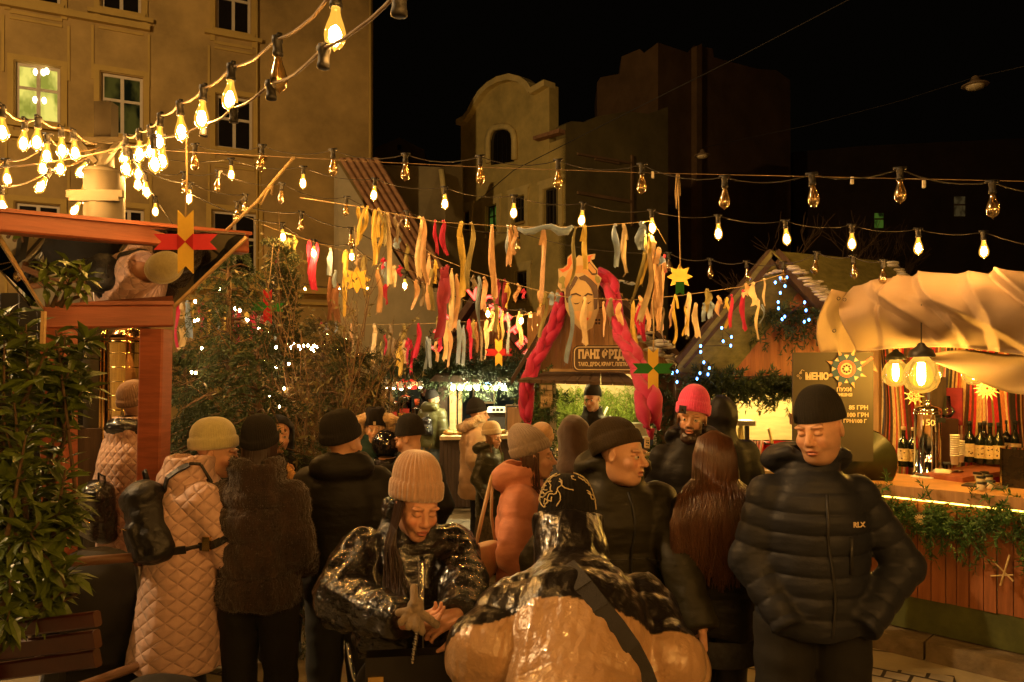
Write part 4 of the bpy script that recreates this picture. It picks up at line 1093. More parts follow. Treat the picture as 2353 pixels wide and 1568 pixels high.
# mirror panel hung between the upper and the lower beam, leaning over the square
mc = [W(0, 556, 2.86), W(103, 716, 3.30), W(394, 712, 3.58), W(565, 556, 3.47)]
mn = Vector((-.45, .641, .621)).normalized(); mp = W(375, 620, 3.57)
def onm(px, py):
 d = Vector(((px - CX) / F, 1, -(py - HY) / F)); o = Vector((0, 0, CZ))
 return o + d * ((mp - o).dot(mn) / d.dot(mn))
q = [onm(x, y) for x, y in ((-160, 470), (-40, 560), (100, 722), (394, 718), (566, 540), (250, 500))]
MB().prism([p - kl for p in (onm(-20, 500), onm(104, 716), onm(394, 712), onm(566, 543))], mn * .004).build('mirror', M_mirror, ki)
fr = MB(); fr.beam(onm(398, 706) - kl, onm(566, 545) - kl, .016, .016); fr.build('mirror_frame', M_palewood, ki); MB().beam(onm(101, 716) - kl, onm(-20, 520) - kl, .016, .016).build('mirror_frame', M_palewood, ki)
MB().prism([p - kl + mn * .012 for p in (onm(-20, 500), onm(104, 716), onm(394, 712), onm(566, 543))], mn * .02).build('mirror_backing', M_darkwood, ki)
# second mirror strip turned to the square at the left
a, b, c, e = W(-12, 540, 2.3), W(101, 716, 2.45), W(74, 712, 2.45), W(-12, 610, 2.3)
MB().prism([p - kl for p in (a, b, c, e)], Vector((-.002, .004, .002))).build('mirror_strip', M_mirror, ki)
MB().beam(W(101, 716, 2.46) - kl, W(98, 790, 2.46) - kl, .012, .012).build('strip_edge', M_palewood, ki)
# dark boarded back of the kiosk
bk = MB()
for k in range(11):
 x = -3.58 + k * .12
 bk.box((x - kl.x, 4.75 - kl.y, 1.2), (.112, .02, 2.4))
bk.build('back_boards', M_black, ki)
# brass still with pipes behind the post
p = W(296, 930, 4.5); s = thing('brass_still', 'tall shiny brass still with domed lid behind the kiosk post', 'still', (p.x, p.y, 0))
def zz(py, d=4.5): return CZ - (py - HY) / F * d
z0, z1, z2 = zz(1000), zz(792), zz(752)
MB().lathe([(.01, z0 - .9), (.115, z0 - .9), (.115, z1), (.12, z1 + .005), (.12, z1 + .018), (.11, z1 + .02)], 32).build('tank', M_brass, s, True)
MB().lathe([(.112, z1 + .02), (.10, z1 + .06), (.07, z1 + .095), (.03, z1 + .11), (.028, z1 + .15), (.0, z1 + .15)], 32).build('dome', mat('copper dome', (.62, .34, .16), .18, metal=1, var=.1), s, True)
for k in range(5):
 zb = z1 - .06 - k * .085
 MB().lathe([(.1155, zb), (.119, zb + .004), (.1155, zb + .008)], 32, caps=False).build('hoop', M_brass, s, True)
pp = MB()
for dx, r_ in ((-.145, .010), (-.165, .007)):
 pp.tube([(dx, -.03, z0 - .9), (dx + .01, -.03, z1 + .05), (dx + .03, -.02, z1 + .09)], r_, 8)
pp.build('pipe', M_brass, s, True)
# snow dusted ledge and low dark box behind the still
o = MB().box(W(200, 1046, 4.6), (.34, .3, .35)).build('wooden_box', M_darkwood); tag(o, 'low dark wooden box topped with old snow left of the still', 'box')
o = MB().grid(lambda u, v: W(168 + 92 * u, 992 - 6 * math.sin(u * 5) * (1 - v), 4.45 + .3 * v) + Vector((0, 0, .02 * math.sin(u * 9 + v * 7))), 12, 4).build('snow_patch', M_snow, None, True)
tag(o, 'thin strip of old snow on the dark box', 'snow', kind='stuff')
# slatted bench in the corner
bl = W(60, 860, 2.45); bl.z = 0
M_bench = mat('dark bench slats', (.055, .014, .008), .4, var=.25, vscale=5)
be = thing('park_bench', 'red brown slatted wooden bench in the bottom left corner', 'bench', bl)
zs = lambda py, d: CZ - (py - HY) / F * d
for k, (pl, pr, d, hh) in enumerate(((1466, 1422, 2.45, .05), (1512, 1468, 2.5, .06), (1560, 1512, 2.52, .06))):
 MB().beam(W(-120, pl, d + .15) - bl, W(224, pr, d - .05) - bl, .03, hh, (0, 0, 1), .006).build('back_slat', M_bench, be)
for k, dy in enumerate((-.10, -.24, -.38)):
 a = W(-120, 1600, 2.55); b = W(300, 1580, 2.45); a.y += dy; b.y += dy; a.z = b.z = .44
 MB().beam(a - bl, b - bl, .11, .03, (0, 0, 1), .006).build('seat_slat', M_bench, be)
for px in (-60, 108):
 a = W(px, 1450, 2.52); lg = MB()
 lg.beam(Vector((a.x, a.y + .02, 0)) - bl, a + Vector((0, .05, .04)) - bl, .05, .04, (0, 1, 0)); lg.beam(Vector((a.x, a.y - .45, 0)) - bl, Vector((a.x, a.y - .42, .44)) - bl, .05, .04, (0, 1, 0))
 lg.beam(Vector((a.x, a.y - .45, .42)) - bl, Vector((a.x, a.y + .05, .42)) - bl, .04, .03)
 lg.build('leg', M_black, be)
# light pole with clamps
pp_ = W(240, 860, 4.6); pp_.z = 0
po = thing('light_pole', 'stout pale metal pole carrying many bulb strings above the kiosk', 'pole', pp_)
zp = lambda py: CZ - (py - HY) / F * 4.6
MB().lathe([(.115, 0), (.115, zp(395)), (.112, zp(392))], 24).build('pole', M_galv, po, True)
MB().lathe([(.055, zp(395)), (.055, zp(322))], 18).build('pole_neck', M_galv, po, True)
MB().box((.0, .02, zp(282)), (.105, .09, .25)).build('light_head', M_galv, po)
MB().lathe([(.125, zp(402)), (.128, zp(398)), (.125, zp(394))], 24, caps=False).build('pole_band', M_galv, po, True)
MB().box((0, -.10, zp(455)), (.34, .03, .045)).build('clamp', M_galv, po); MB().box((0, -.105, zp(466)), (.30, .03, .03)).build('clamp', M_galv, po); cl = MB()
cl.box((.0, -.06, zp(330)), (.34, .05, .03)); cl.beam((-.13, -.06, zp(330)), (-.02, -.05, zp(380)), .03, .03); cl.beam((.13, -.06, zp(330)), (.02, -.05, zp(380)), .03, .03)
cl.build('bracket', M_galv, po)
# ------------------------------------------------------------------ mulled wine and coffee stall in the middle left
sl = W(1040, 860, 12); sl.z = 0
ws = thing('wine_stall', 'fir roofed mulled wine stall with red neon letters arched along its gable', 'market stall', sl)
L_ = lambda p: p - sl
gx = MB()
for k in range(34):                                             # plank gable
 x = 985 + k * 7.4
 h = 690 + abs(x - 1105) * 1.32
 gx.prism([L_(W(x, h, 12.3)), L_(W(x + 7, h + (9 if x > 1105 else -9), 12.3)), L_(W(x + 7, 870, 12.3)), L_(W(x, 870, 12.3))], (0, .03, 0))
gx.build('gable', M_slat, ws)
rf = MB()
rf.beam(L_(W(1104, 672, 11.9)), L_(W(1246, 872, 11.9)), .09, .9, (0, 1, 0)); rf.beam(L_(W(1104, 672, 11.9)), L_(W(965, 872, 11.9)), .09, .9, (0, 1, 0))
rf.build('roof', M_darkwood, ws)
ev = MB()
ev.prism([L_(W(866, 866, 11.2)), L_(W(1010, 859, 11.2)), L_(W(1010, 851, 11.2)), L_(W(866, 856, 11.2))], (0, 2.2, .15)); ev.build('eave', M_darkwood, ws); ev = MB()
ev.prism([L_(W(985, 877, 10.6)), L_(W(1200, 881, 10.6)), L_(W(1200, 868, 10.6)), L_(W(1000, 862, 10.6))], (0, 2.4, .25))
ev.build('eave', M_darkwood, ws)
MB().quad(L_(W(880, 850, 13.6)), L_(W(1035, 850, 13.6)), L_(W(1035, 1100, 13.6)), L_(W(880, 1100, 13.6))).build('back_wall', M_teal, ws)
MB().quad(L_(W(1030, 850, 13.4)), L_(W(1215, 850, 13.4)), L_(W(1215, 1100, 13.4)), L_(W(1030, 1100, 13.4))).build('dark_back_wall', M_teal, ws)
for x0, x1, d in ((878, 891, 11.5), (897, 906, 11.6), (1034, 1049, 11.2), (1053, 1062, 11.4)):
 MB().beam(L_(W((x0 + x1) / 2, 862, d)), L_(W((x0 + x1) / 2, 1110, d)), (x1 - x0) / F * d, .12, (0, 1, 0)).build('post', M_palewood, ws)
MB().beam(L_(W(1019, 868, 11.3)), L_(W(1019, 1100, 11.3)), .14, .14, (0, 1, 0)).build('dark_post', M_darkwood, ws)
ct = MB()
ct.prism([L_(W(884, 984, 11.0)), L_(W(1030, 990, 11.0)), L_(W(1030, 996, 11.0)), L_(W(884, 990, 11.0))], (0, .8, 0)); ct.build('counter', M_palewood, ws); ct = MB()
ct.prism([L_(W(1010, 1004, 10.2)), L_(W(1225, 1000, 10.2)), L_(W(1225, 1008, 10.2)), L_(W(1010, 1012, 10.2))], (0, .9, 0))
ct.build('counter', M_palewood, ws)
fb_ = MB()
for k in range(24):
 x = 1010 + k * 9
 fb_.prism([L_(W(x, 1011, 10.3)), L_(W(x + 8.4, 1011, 10.3)), L_(W(x + 8.4, 1165, 10.3)), L_(W(x, 1165, 10.3))], (0, .04, 0))
fb_.build('front_boards', M_darkwood, ws); fb_ = MB()
for k in range(16):
 x = 884 + k * 9
 fb_.prism([L_(W(x, 994, 11.05)), L_(W(x + 8.4, 994, 11.05)), L_(W(x + 8.4, 1150, 11.05)), L_(W(x, 1150, 11.05))], (0, .04, 0))
fb_.build('front_boards', M_darkwood, ws)
def neon(letter, px, py, d, size, roll, par, par_loc, yaw=0):
 lettering(letter, size / F * d * 1.35, facing(W(px, py, d) - par_loc, yaw, roll), G_neonw, par, 'neon_letter', .012 * size / F * d * 2, .02)
 lettering(letter, size / F * d * 1.35, facing(W(px, py, d + .05) - par_loc, yaw, roll), G_neon, par, 'neon_glow_edge', .03 * size / F * d * 3.2, .01)
z1_ = lambda x, y: (976.6 + x * .1649, 603.2 + y * .1649)
for ch, x, y, ro in (('L', 150, 1190, 52), ('V', 235, 960, 56), ('I', 310, 760, 48), ('V', 672, 455, 15), ('C', 885, 550, -4), ('O', 990, 700, -30), ('F', 1120, 800, -40), ('F', 1225, 955, -52), ('E', 1345, 1120, -52), ('E', 1435, 1260, -52)):
 px, py = z1_(x, y); neon(ch, px, py, 11.2, 26, R(ro), ws, sl)
# neon window sign
sg = thing('neon_sign', 'red neon window sign reading mulled wine hanging in the stall', 'sign', W(935, 883, 11.4))
g_ = W(935, 883, 11.4)
MB().box((0, .02, 0), (.29, .02, .165)).build('sign_board', mat('red sign board', (.30, .01, .008), .4, var=.05, emit=(1, .03, .015), estr=1.4), sg)
lettering('ГЛІНТВЕЙН', .075, facing((0, -.0, 0)), glow('neon letters hot', (1, .42, .12), 4), sg, 'lettering', .002, .004)
# cup lamps
ctop = 'white cup lamps along the stall eave'
for k, (px, py) in enumerate(((888, 884), (905, 886), (922, 888), (940, 884), (966, 884))):
 p = W(px, py, 11.0)
 t = thing('cup_lamp', ['cup lamp with white shade, leftmost above the red post', 'cup lamp with white shade left of the neon sign', 'cup lamp with white shade glowing reddest over the neon sign', 'cup lamp with white shade right of the neon letters', 'cup lamp with white shade above the vendor woman'][k], 'lamp', p, 0, ctop)
 MB().lathe([(.004, .16), (.004, .05)], 6).lathe([(.036, .045), (.05, -.04)], 14, caps=False).build('shade', M_white, t, True)
 MB().ball((0, 0, -.035), .026, 8, 6).build('bulb', glow('cup lamp glow', (1, .75, .4), 30), t, True)
# beverage urns with red labels
lab_red = mat('red label', (.45, .03, .02), .5, var=.1); lab_y = mat('yellow lettering', (.80, .58, .04), .5, var=.05)
def urn(px0, px1, py0, py1, d, label, lab_txt, group, name='drink_urn', lab2=None):
 r = (px1 - px0) / 2 / F * d; p = W((px0 + px1) / 2, py1, d); h = (py1 - py0) / F * d
 t = thing(name, label, 'urn', p, 0, group)
 MB().lathe([(r * .92, 0), (r * .96, .02), (r * .96, h * .86), (r, h * .865), (r, h * .885)], 28).build('tank', mat('urn dark steel', (.10, .09, .08), .12, metal=1, var=.1), t, True)
 MB().lathe([(r, h * .885), (r * .85, h * .93), (r * .35, h * .965), (r * .12, h * .97), (r * .12, h), (.0, h)], 28).build('lid', M_chrome, t, True)
 for sx in (-1, 1):
  MB().tube([(sx * r * .96, 0, h * .62), (sx * r * 1.25, 0, h * .63), (sx * r * 1.25, 0, h * .74), (sx * r * .96, 0, h * .75)], r * .06, 6).build('handle', M_black, t, True)
 if lab_txt:
  w = r * 1.5
  MB().box((0, -r * 1.0, h * .34), (w, r * .14, h * .5)).build('label', lab_red, t)
  lettering(lab_txt, w * .32, facing((0, -r * 1.08, h * .42)), lab_y, t, 'lettering', .001, .001)
  if lab2: lettering(lab2, w * .20, facing((0, -r * 1.08, h * .20)), lab_y, t, 'lettering', .0005, .001)
 return t
GU = 'dark steel urns on the mulled wine counter'
urn(899, 916, 920, 984, 11.2, 'small dark urn with red label at left of the counter', 'ВЕЙН', GU, lab2='біле')
urn(917, 946, 906, 986, 11.3, 'tallest dark urn with chrome lid in the mulled wine stall', 'ГЛІНТВЕЙН', GU)
urn(946, 968, 933, 986, 11.2, 'small dark urn with an orange cup on its lid', 'ВЕЙН', GU)
p = W(958, 932, 11.2); t = MB().lathe([(.028, 0), (.042, .10)], 14).build('paper_cup', mat('orange cup', (.75, .10, .02), .5, var=.1), None, True, loc=p); tag(t, 'orange paper cup standing on the small urn', 'cup')
# cold white bulbs along the grill opening
t = thing('bulb_row', 'row of bright cold white globe bulbs under the grill eave', 'string lights', W(1040, 884, 10.6)); b0 = W(1040, 884, 10.6)
MB().tube([W(x, 882, 10.6) - b0 for x in (1030, 1070, 1110, 1165)], .008, 5).build('cable', M_cable, t)
for px, s_ in ((1041, 1), (1058, 1), (1077, 1), (1096, 1), (1118, .55), (1140, 1), (1158, 1)):
 MB().ball(W(px, 892, 10.6) - b0, .034 * s_, 12, 8).build('bulb', G_cold, t, True)
rr = random.Random(3)
ms = {c: glow('tinsel light ' + c, v, 9) for c, v in {'blue': (.3, .5, 1), 'green': (.3, 1, .5), 'white': (.9, .9, 1), 'amber': (1, .5, .15)}.items()}
t = thing('tinsel_lights', 'tangle of tiny multicoloured lights above the globe bulbs', 'fairy lights', b0)
MB().tube([W(x, 881 + 2 * math.sin(x), 10.5) - b0 for x in range(1036, 1165, 6)], .004, 4).build('cable', M_cable, t)
for k in range(44):
 MB().ball(W(rr.uniform(1036, 1162), rr.uniform(879, 889), 10.55) - b0, .008, 5, 4).build('bulb', ms[rr.choice(list(ms))], t)
t = thing('chalk_board', 'empty black board in pale wooden frame hanging behind the grill', 'board', W(1112, 908, 12.4)); b0 = W(1112, 908, 12.4)
MB().box((0, 0, 0), (.33, .02, .24)).build('panel', M_black, t)
fr = MB()
for a, b in (((-.175, 0, -.13), (.175, 0, -.13)), ((-.175, 0, .13), (.175, 0, .13)), ((-.175, 0, -.13), (-.175, 0, .13)), ((.175, 0, -.13), (.175, 0, .13))): fr.beam(a, b, .03, .03, (0, 1, 0))
fr.build('frame', M_palewood, t)
urn(1090, 1111, 921, 958, 11.6, 'plain steel urn behind the grill counter', None, None)
p = W(1141, 944, 11.2); t = thing('white_grill', 'white waffle machine with open dark belly on the grill counter', 'machine', p)
MB().box((0, 0, .02), (.30, .30, .08), taper=.85).build('hood', M_white, t); MB().box((0, .05, -.16), (.26, .22, .26)).build('oven_body', M_black, t)
for k in (-.06, .0, .06): MB().box((k + .02, -.155, .02), (.045, .02, .04)).build('vent', M_black, t)
t = thing('glass_cabinet', 'steel framed food cabinet at the right end of grill counter', 'cabinet', W(1185, 1000, 10.5)); b0 = W(1185, 1000, 10.5)
fr = MB()
for x in (-.14, .14):
 for y in (-.1, .2): fr.beam((x, y, 0), (x, y, .42), .012, .012, (0, 1, 0))
for z in (.0, .42):
 for y in (-.1, .2): fr.beam((-.14, y, z), (.14, y, z), .012, .012)
fr.build('frame', M_steel, t); MB().box((0, .1, .21), (.24, .02, .36)).build('panel', M_wood, t)
rr = random.Random(8)
for k, px in enumerate((1035, 1050, 1066, 1120, 1134, 1150)):
 p = W(px, 1000, 10.5); mb = MB()
 for j in range(9): mb.ball((rr.uniform(-.06, .06), rr.uniform(-.05, .05), rr.uniform(.02, .06)), rr.uniform(.025, .04), 7, 5, (1.4, 1, .7))
 t = mb.build('bread_pile', mat('crusty bread', (.50, .28, .07), .7, var=.35, vscale=20), None, True, loc=p)
 tag(t, ['heap of bread at the left end of grill counter', 'second heap of bread beside the pale post', 'third heap of bread left of the beige woman', 'heap of flat breads before the white machine', 'heap of golden buns under the steam', 'heap of buns beside the steel cabinet'][k], 'bread', 'heaps of bread on the grill counter')
# fir branches heaped on the stall roof
fir_garland('dark fir branches heaped along the mulled wine stall roof', [W(872, 850, 11.1), W(950, 838, 11.1), W(1010, 838, 11.0), W(1100, 845, 10.7), W(1190, 850, 10.6), W(1230, 855, 10.6)], .30, 700, M_fir, .05, .22, .06, .006, 30, 'fir branches')
# ------------------------------------------------------------------ taco stall with the braids
tl_ = W(1345, 860, 6.6); tl_.z = 0
ts = thing('taco_stall', 'plank taco stall with gable sign, dark awning and fir lined inside', 'market stall', tl_)
T_ = lambda p: p - tl_
gx = MB()
for k in range(30):
 x = 1212 + k * 11; h = 600 + abs(x - 1345) * .98
 if h > 850: continue
 gx.prism([T_(W(x, h, 6.8)), T_(W(x + 10.3, h, 6.8)), T_(W(x + 10.3, 860, 6.8)), T_(W(x, 860, 6.8))], (0, .03, 0))
gx.build('gable', M_wood, ts)
rf = MB()
a, b, c = W(1338, 590, 6.45), W(1590, 838, 6.45), W(1175, 870, 6.45)
rf.prism([T_(a), T_(b), T_(b) + Vector((0, 2.6, 0)), T_(a) + Vector((0, 2.6, 0))], (0, 0, -.06)); rf.prism([T_(a), T_(c), T_(c) + Vector((0, 2.6, 0)), T_(a) + Vector((0, 2.6, 0))], (0, 0, -.06))
rf.build('roof', M_darkwood, ts)
rr = random.Random(4); sn = MB()
for (x0, y0, x1, y1, w) in ((1470, 745, 1578, 832, .30), (1405, 640, 1460, 652, .10), (1475, 770, 1540, 800, .34), (1500, 800, 1575, 840, .22)):
 p0, p1 = T_(W(x0, y0, 6.42)), T_(W(x1, y1, 6.42))
 for j in range(34):
  q = p0.lerp(p1, rr.random()) + Vector((0, rr.uniform(0, w * 1.4), .005))
  sn.ball(q, w * .16 * rr.uniform(.5, 1.2), 7, 5, (1.3, 1.4, .4))
tag(sn.build('snow', M_snow, ts, True), kind='stuff')
aw = MB()
for k in range(10):
 f0, f1 = k / 10, (k + .94) / 10
 U0, U1 = W(1262, 853, 6.4).lerp(W(1432, 855, 6.4), f0), W(1262, 853, 6.4).lerp(W(1432, 855, 6.4), f1)
 V0, V1 = W(1190, 872, 5.7).lerp(W(1464, 880, 5.7), f0), W(1190, 872, 5.7).lerp(W(1464, 880, 5.7), f1)
 aw.prism([T_(U0), T_(U1), T_(V1), T_(V0)], (0, 0, -.025))
aw.build('awning', M_darkwood, ts)
MB().beam(T_(W(1262, 852, 6.38)), T_(W(1434, 854, 6.38)), .03, .03).build('awning_rail', M_palewood, ts)
MB().quad(T_(W(1262, 850, 8.2)), T_(W(1500, 850, 8.2)), T_(W(1500, 1150, 8.2)), T_(W(1262, 1150, 8.2))).build('back_wall', mat('pale board lining', (.50, .42, .26), .8, var=.15, vscale=3), ts)
pp = MB()
pp.beam(T_(W(1270, 858, 6.6)), T_(W(1272, 1140, 6.6)), .055, .055, (0, 1, 0)); pp.build('post', mat('pale grey post', (.55, .50, .40), .7, var=.15), ts)
pp = MB(); pp.beam(T_(W(1252, 858, 6.65)), T_(W(1252, 1170, 6.65)), .12, .10, (0, 1, 0)); pp.build('dark_post', M_bark, ts); pp = MB(); pp.beam(T_(W(1525, 838, 6.4)), T_(W(1528, 1250, 6.4)), .16, .16, (0, 1, 0)); pp.build('dark_post', M_bark, ts)
MB().prism([T_(W(1230, 1052, 6.4)), T_(W(1510, 1040, 6.4)), T_(W(1510, 1046, 6.4)), T_(W(1230, 1058, 6.4))], (0, .7, 0)).build('counter', M_palewood, ts)
fb_ = MB()
for k in range(28):
 x = 1235 + k * 10; fb_.prism([T_(W(x, 1056, 6.45)), T_(W(x + 9.4, 1056, 6.45)), T_(W(x + 9.4, 1355, 6.45)), T_(W(x, 1355, 6.45))], (0, .03, 0))
fb_.build('front_boards', M_black, ts)
fl_ = MB()
for (x, y, s_) in ((1480, 1090, 14), (1462, 1075, 8), (1500, 1110, 8)):
 for k in range(5):
  a = R(-60 + k * 35); c_ = T_(W(x, y, 6.43)); d_ = Vector((math.cos(a), 0, math.sin(a))) * s_ / F * 6.4
  sd = Vector((-d_.z, 0, d_.x)) * .18
  fl_.prism([c_, c_ + d_ * .5 + sd, c_ + d_, c_ + d_ * .5 - sd], (0, -.004, 0))
fl_.build('painted_flower', mat('painted rose petals', (.55, .16, .10), .6), ts)
MB().lathe([(.05, 0), (.03, .004), (.0, .004)], 14, M=Matrix.Rotation(R(90), 4, 'X').to_3x3(), c=T_(W(1449, 1088, 6.43))).build('painted_leaf', mat('painted leaf green', (.10, .16, .03), .6), ts)
# plank name sign
sc_ = W(1394, 824, 6.0)
sg = thing('name_sign', 'dark rounded name board of the taco stall with cream outline', 'sign', sc_)
wS, hS = 148 / F * 6.0, 52 / F * 6.0
def rrect(w, h, r, y):
 P = []
 for cx_, cz_, a0 in ((w / 2 - r, h / 2 - r, 0), (-w / 2 + r, h / 2 - r, 90), (-w / 2 + r, -h / 2 + r, 180), (w / 2 - r, -h / 2 + r, 270)):
  for k in range(5): a = R(a0 + k * 22.5); P.append(Vector((cx_ + r * math.cos(a), y, cz_ + r * math.sin(a))))
 return P
M_cream = mat('cream sign paint', (.62, .50, .30), .6, var=.06); M_signdk = mat('dark brown sign board', (.075, .045, .025), .6, var=.15)
MB().prism(rrect(wS + .03, hS + .03, .05, 0), (0, .02, 0)).build('sign_board', M_signdk, sg)
ol = MB(); P = rrect(wS, hS, .04, -.004); ol.tube(P + [P[0]], .0045, 5); ol.build('outline', M_cream, sg)
lettering('ПАНІ ФРІДА', .092, facing((-wS / 2 + .03, -.003, .030)) @ Matrix.Diagonal((.70, 1, 1, 1)), M_cream, sg, 'lettering', .0055, .003, 'LEFT', 1.05)
lettering('ТАКО, ДВІЖ, КРАФТ, ПЛІТКИ', .042, facing((-wS / 2 + .03, -.003, -.048)) @ Matrix.Diagonal((.68, 1, 1, 1)), M_cream, sg, 'lettering', .0015, .003, 'LEFT', 1.0)
# painted cut-out face of a woman with a headdress
fc_ = W(1336, 672, 6.05)
fs = thing('face_sign', 'painted cut out woman face with flower headdress above the taco stall', 'sign', fc_)
zz7 = lambda x, y, o: W(1176.5 + x * .3335, 522.8 + y * .3335, 6.05) - fc_ + Vector((0, -o, 0))
PAINT = {k: mat('sign paint ' + k, v, .6, var=.08) for k, v in {'cream': (.44, .34, .21), 'skin': (.46, .34, .17), 'hair': (.075, .045, .04), 'band': (.44, .25, .10), 'red': (.55, .10, .04), 'leaf': (.20, .20, .07), 'line': (.05, .025, .02), 'blush': (.58, .35, .16)}.items()}
def flat(name, col, pts, o, th=.006):
 MB().prism([zz7(x, y, o) for x, y in pts], (0, th, 0)).build(name, PAINT[col], fs)
flat('board', 'cream', [(318, 285), (350, 282), (380, 255), (385, 205), (410, 180), (440, 215), (460, 190), (500, 205), (520, 190), (575, 182), (570, 215), (545, 225), (560, 250), (590, 290), (590, 325), (618, 350), (605, 390), (590, 430), (595, 500), (600, 560), (580, 620), (555, 690), (520, 712), (470, 700), (430, 660), (395, 610), (370, 555), (362, 440), (340, 435), (315, 400), (325, 340)], 0, .03)
flat('headband', 'band', [(360, 420), (365, 360), (385, 310), (430, 268), (480, 262), (530, 290), (575, 345), (592, 400), (560, 400), (520, 330), (480, 312), (430, 320), (395, 365), (378, 425)], .006)
flat('hair', 'hair', [(366, 480), (372, 420), (400, 365), (440, 335), (455, 350), (430, 400), (402, 440), (395, 520), (378, 520)], .012)
flat('hair', 'hair', [(458, 345), (500, 328), (545, 360), (585, 400), (592, 470), (585, 560), (566, 570), (562, 470), (545, 420), (505, 372), (470, 362)], .012)
flat('face', 'skin', [(402, 450), (420, 405), (450, 372), (490, 365), (530, 400), (553, 450), (560, 520), (555, 580), (540, 640), (515, 690), (485, 690), (450, 660), (425, 610), (408, 540)], .009)
flat('cheek', 'blush', [(430, 580), (465, 575), (480, 600), (480, 640), (470, 655), (445, 630)], .016, .004)
flat('cheek', 'blush', [(528, 580), (553, 580), (540, 630), (522, 640)], .016, .004)
for pts in ([(405, 462), (440, 452), (476, 470), (472, 478), (440, 464), (408, 472)], [(492, 475), (520, 452), (555, 462), (552, 472), (522, 464), (498, 484)]): flat('brow', 'line', pts, .017, .005)
for pts in ([(420, 520), (435, 532), (455, 530), (468, 515), (455, 522), (437, 524)], [(510, 520), (525, 530), (548, 510), (540, 512), (526, 520)]): flat('eye', 'line', pts, .017, .005)
flat('nose', 'line', [(486, 505), (480, 560), (488, 582), (505, 580), (503, 576), (491, 576), (486, 560), (490, 506)], .017, .005)
flat('mouth', 'red', [(488, 626), (510, 618), (528, 628), (520, 642), (505, 646)], .017, .005)
flat('leaf_paint', 'leaf', [(325, 350), (350, 335), (368, 350), (358, 385), (366, 420), (340, 425), (345, 390), (322, 380)], .012)
flat('leaf_paint', 'leaf', [(575, 330), (600, 345), (608, 380), (585, 385), (570, 360)], .012)
flat('feather', 'red', [(322, 288), (355, 290), (385, 262), (386, 220), (405, 195), (412, 250), (390, 290), (350, 312)], .012)
flat('feather', 'red', [(505, 235), (520, 200), (560, 190), (540, 210), (535, 240), (512, 262)], .012)
flat('flower', 'line', [(530, 235), (552, 262), (585, 300), (586, 325), (550, 330), (515, 285), (505, 262)], .013)
flat('flower', 'band', [(533, 247), (550, 268), (578, 302), (576, 318), (553, 318), (524, 282), (516, 264)], .018)
er = MB()
for k in range(4):
 a = R(45 + 90 * k); er.ball(zz7(590 + 14 * math.cos(a), 650 + 16 * math.sin(a), .01), .010, 8, 6, (1, .3, 1))
er.build('earring', PAINT['line'], fs, True)
# padded red braids hung on the gable
M_red_cloth = mat('padded red cloth', (.36, .003, .065), .75, var=.10, vscale=6, bump=.25, bscale=45, bdist=.01, sheen=.15)
def braid(label, path, rad, turns):
 path = [W(*p) for p in path]; loc = path[0]
 t = thing('red_braid', label, 'braid decoration', loc, 0, 'red padded braids on the taco stall gable')
 seg = [(path[i + 1] - path[i]).length for i in range(len(path) - 1)]; cum = np.cumsum([0] + seg)
 Pp = np.array([tuple(p) for p in path]); n = 90
 for k in range(3):
  pts, rs = [], []
  for i in range(n + 1):
   f = i / n; s_ = f * cum[-1]
   c = np.array([np.interp(s_, cum, Pp[:, j]) for j in range(3)]); c2 = np.array([np.interp(min(s_ + .02, cum[-1]), cum, Pp[:, j]) for j in range(3)]); c1 = np.array([np.interp(max(s_ - .02, 0), cum, Pp[:, j]) for j in range(3)])
   tg = unit(c2 - c1); sd = np.array([tg[2], 0, -tg[0]]); sd = unit(sd)
   rr_ = np.interp(f, np.linspace(0, 1, len(rad)), rad)
   ph = 2 * PI * (turns * f + k / 3)
   p = c + sd * rr_ * .62 * math.sin(ph) + np.array([0, 1, 0]) * rr_ * .52 * math.sin(2 * ph)
   pts.append(Vector(p) - loc)
   rs.append(rr_ * (.60 + .13 * abs(math.cos(ph))) * (min(1, .55 + f * 12)) * (1 if f < .95 else max(.25, (1 - f) / .05)))
  MB().tube(pts, rs, 14).build('strand', M_red_cloth, t, True)
 e = path[-1] - loc
 MB().tube([e, e + Vector((0, 0, -.03)), e + Vector((.005, 0, -.07))], [.03, .022, .012], 10).build('tied_end', M_red_cloth, t, True)
 return t
braid('left red padded braid curving down beside the neon letters', [(1298, 678, 6.2), (1278, 740, 6.15), (1252, 790, 6.1), (1228, 832, 6.0), (1212, 880, 5.9), (1208, 925, 5.9), (1213, 972, 5.9)], [.052, .055, .055, .050, .050, .054, .044], 1.7)
braid('right red padded braid curving down to a big tied bulb end', [(1372, 622, 6.2), (1405, 655, 6.1), (1412, 710, 5.9), (1428, 770, 5.7), (1455, 815, 5.4), (1476, 862, 5.1), (1490, 915, 4.85), (1495, 985, 4.7)], [.052, .058, .053, .056, .058, .058, .072, .082], 2.1)
# inside lamp under the awning, fir boughs on the lining
def bare_bulb(label, p, glowm=G_bulb, s=1.0):
 t = thing('hanging_bulb', label, 'lamp', p)
 MB().ball((0, 0, 0), .035 * s, 12, 8, (1, 1, 1.25)).build('bulb', glowm, t, True)
 MB().lathe([(.018, .03), (.018, .08)], 10).tube([(0, 0, .08), (0, 0, .35)], .004, 5).build('socket', M_black, t, True)
 return t
G_in = glow('stall lamp glow', (1.0, .72, .25), 560.0)
bare_bulb('bare bulb hanging under the taco stall awning', W(1330, 858, 7.2), G_in); bare_bulb('second bare bulb near the right post of taco stall', W(1420, 858, 7.4), G_in)
P = np.stack([NPR.uniform(1280, 1345, 150), NPR.uniform(880, 1000, 150)], 1); P2 = np.stack([NPR.uniform(1385, 1475, 170), NPR.uniform(880, 1000, 170)], 1)
pts = np.array([tuple(W(x, y, 8.05)) for x, y in np.concatenate([P, P2])])
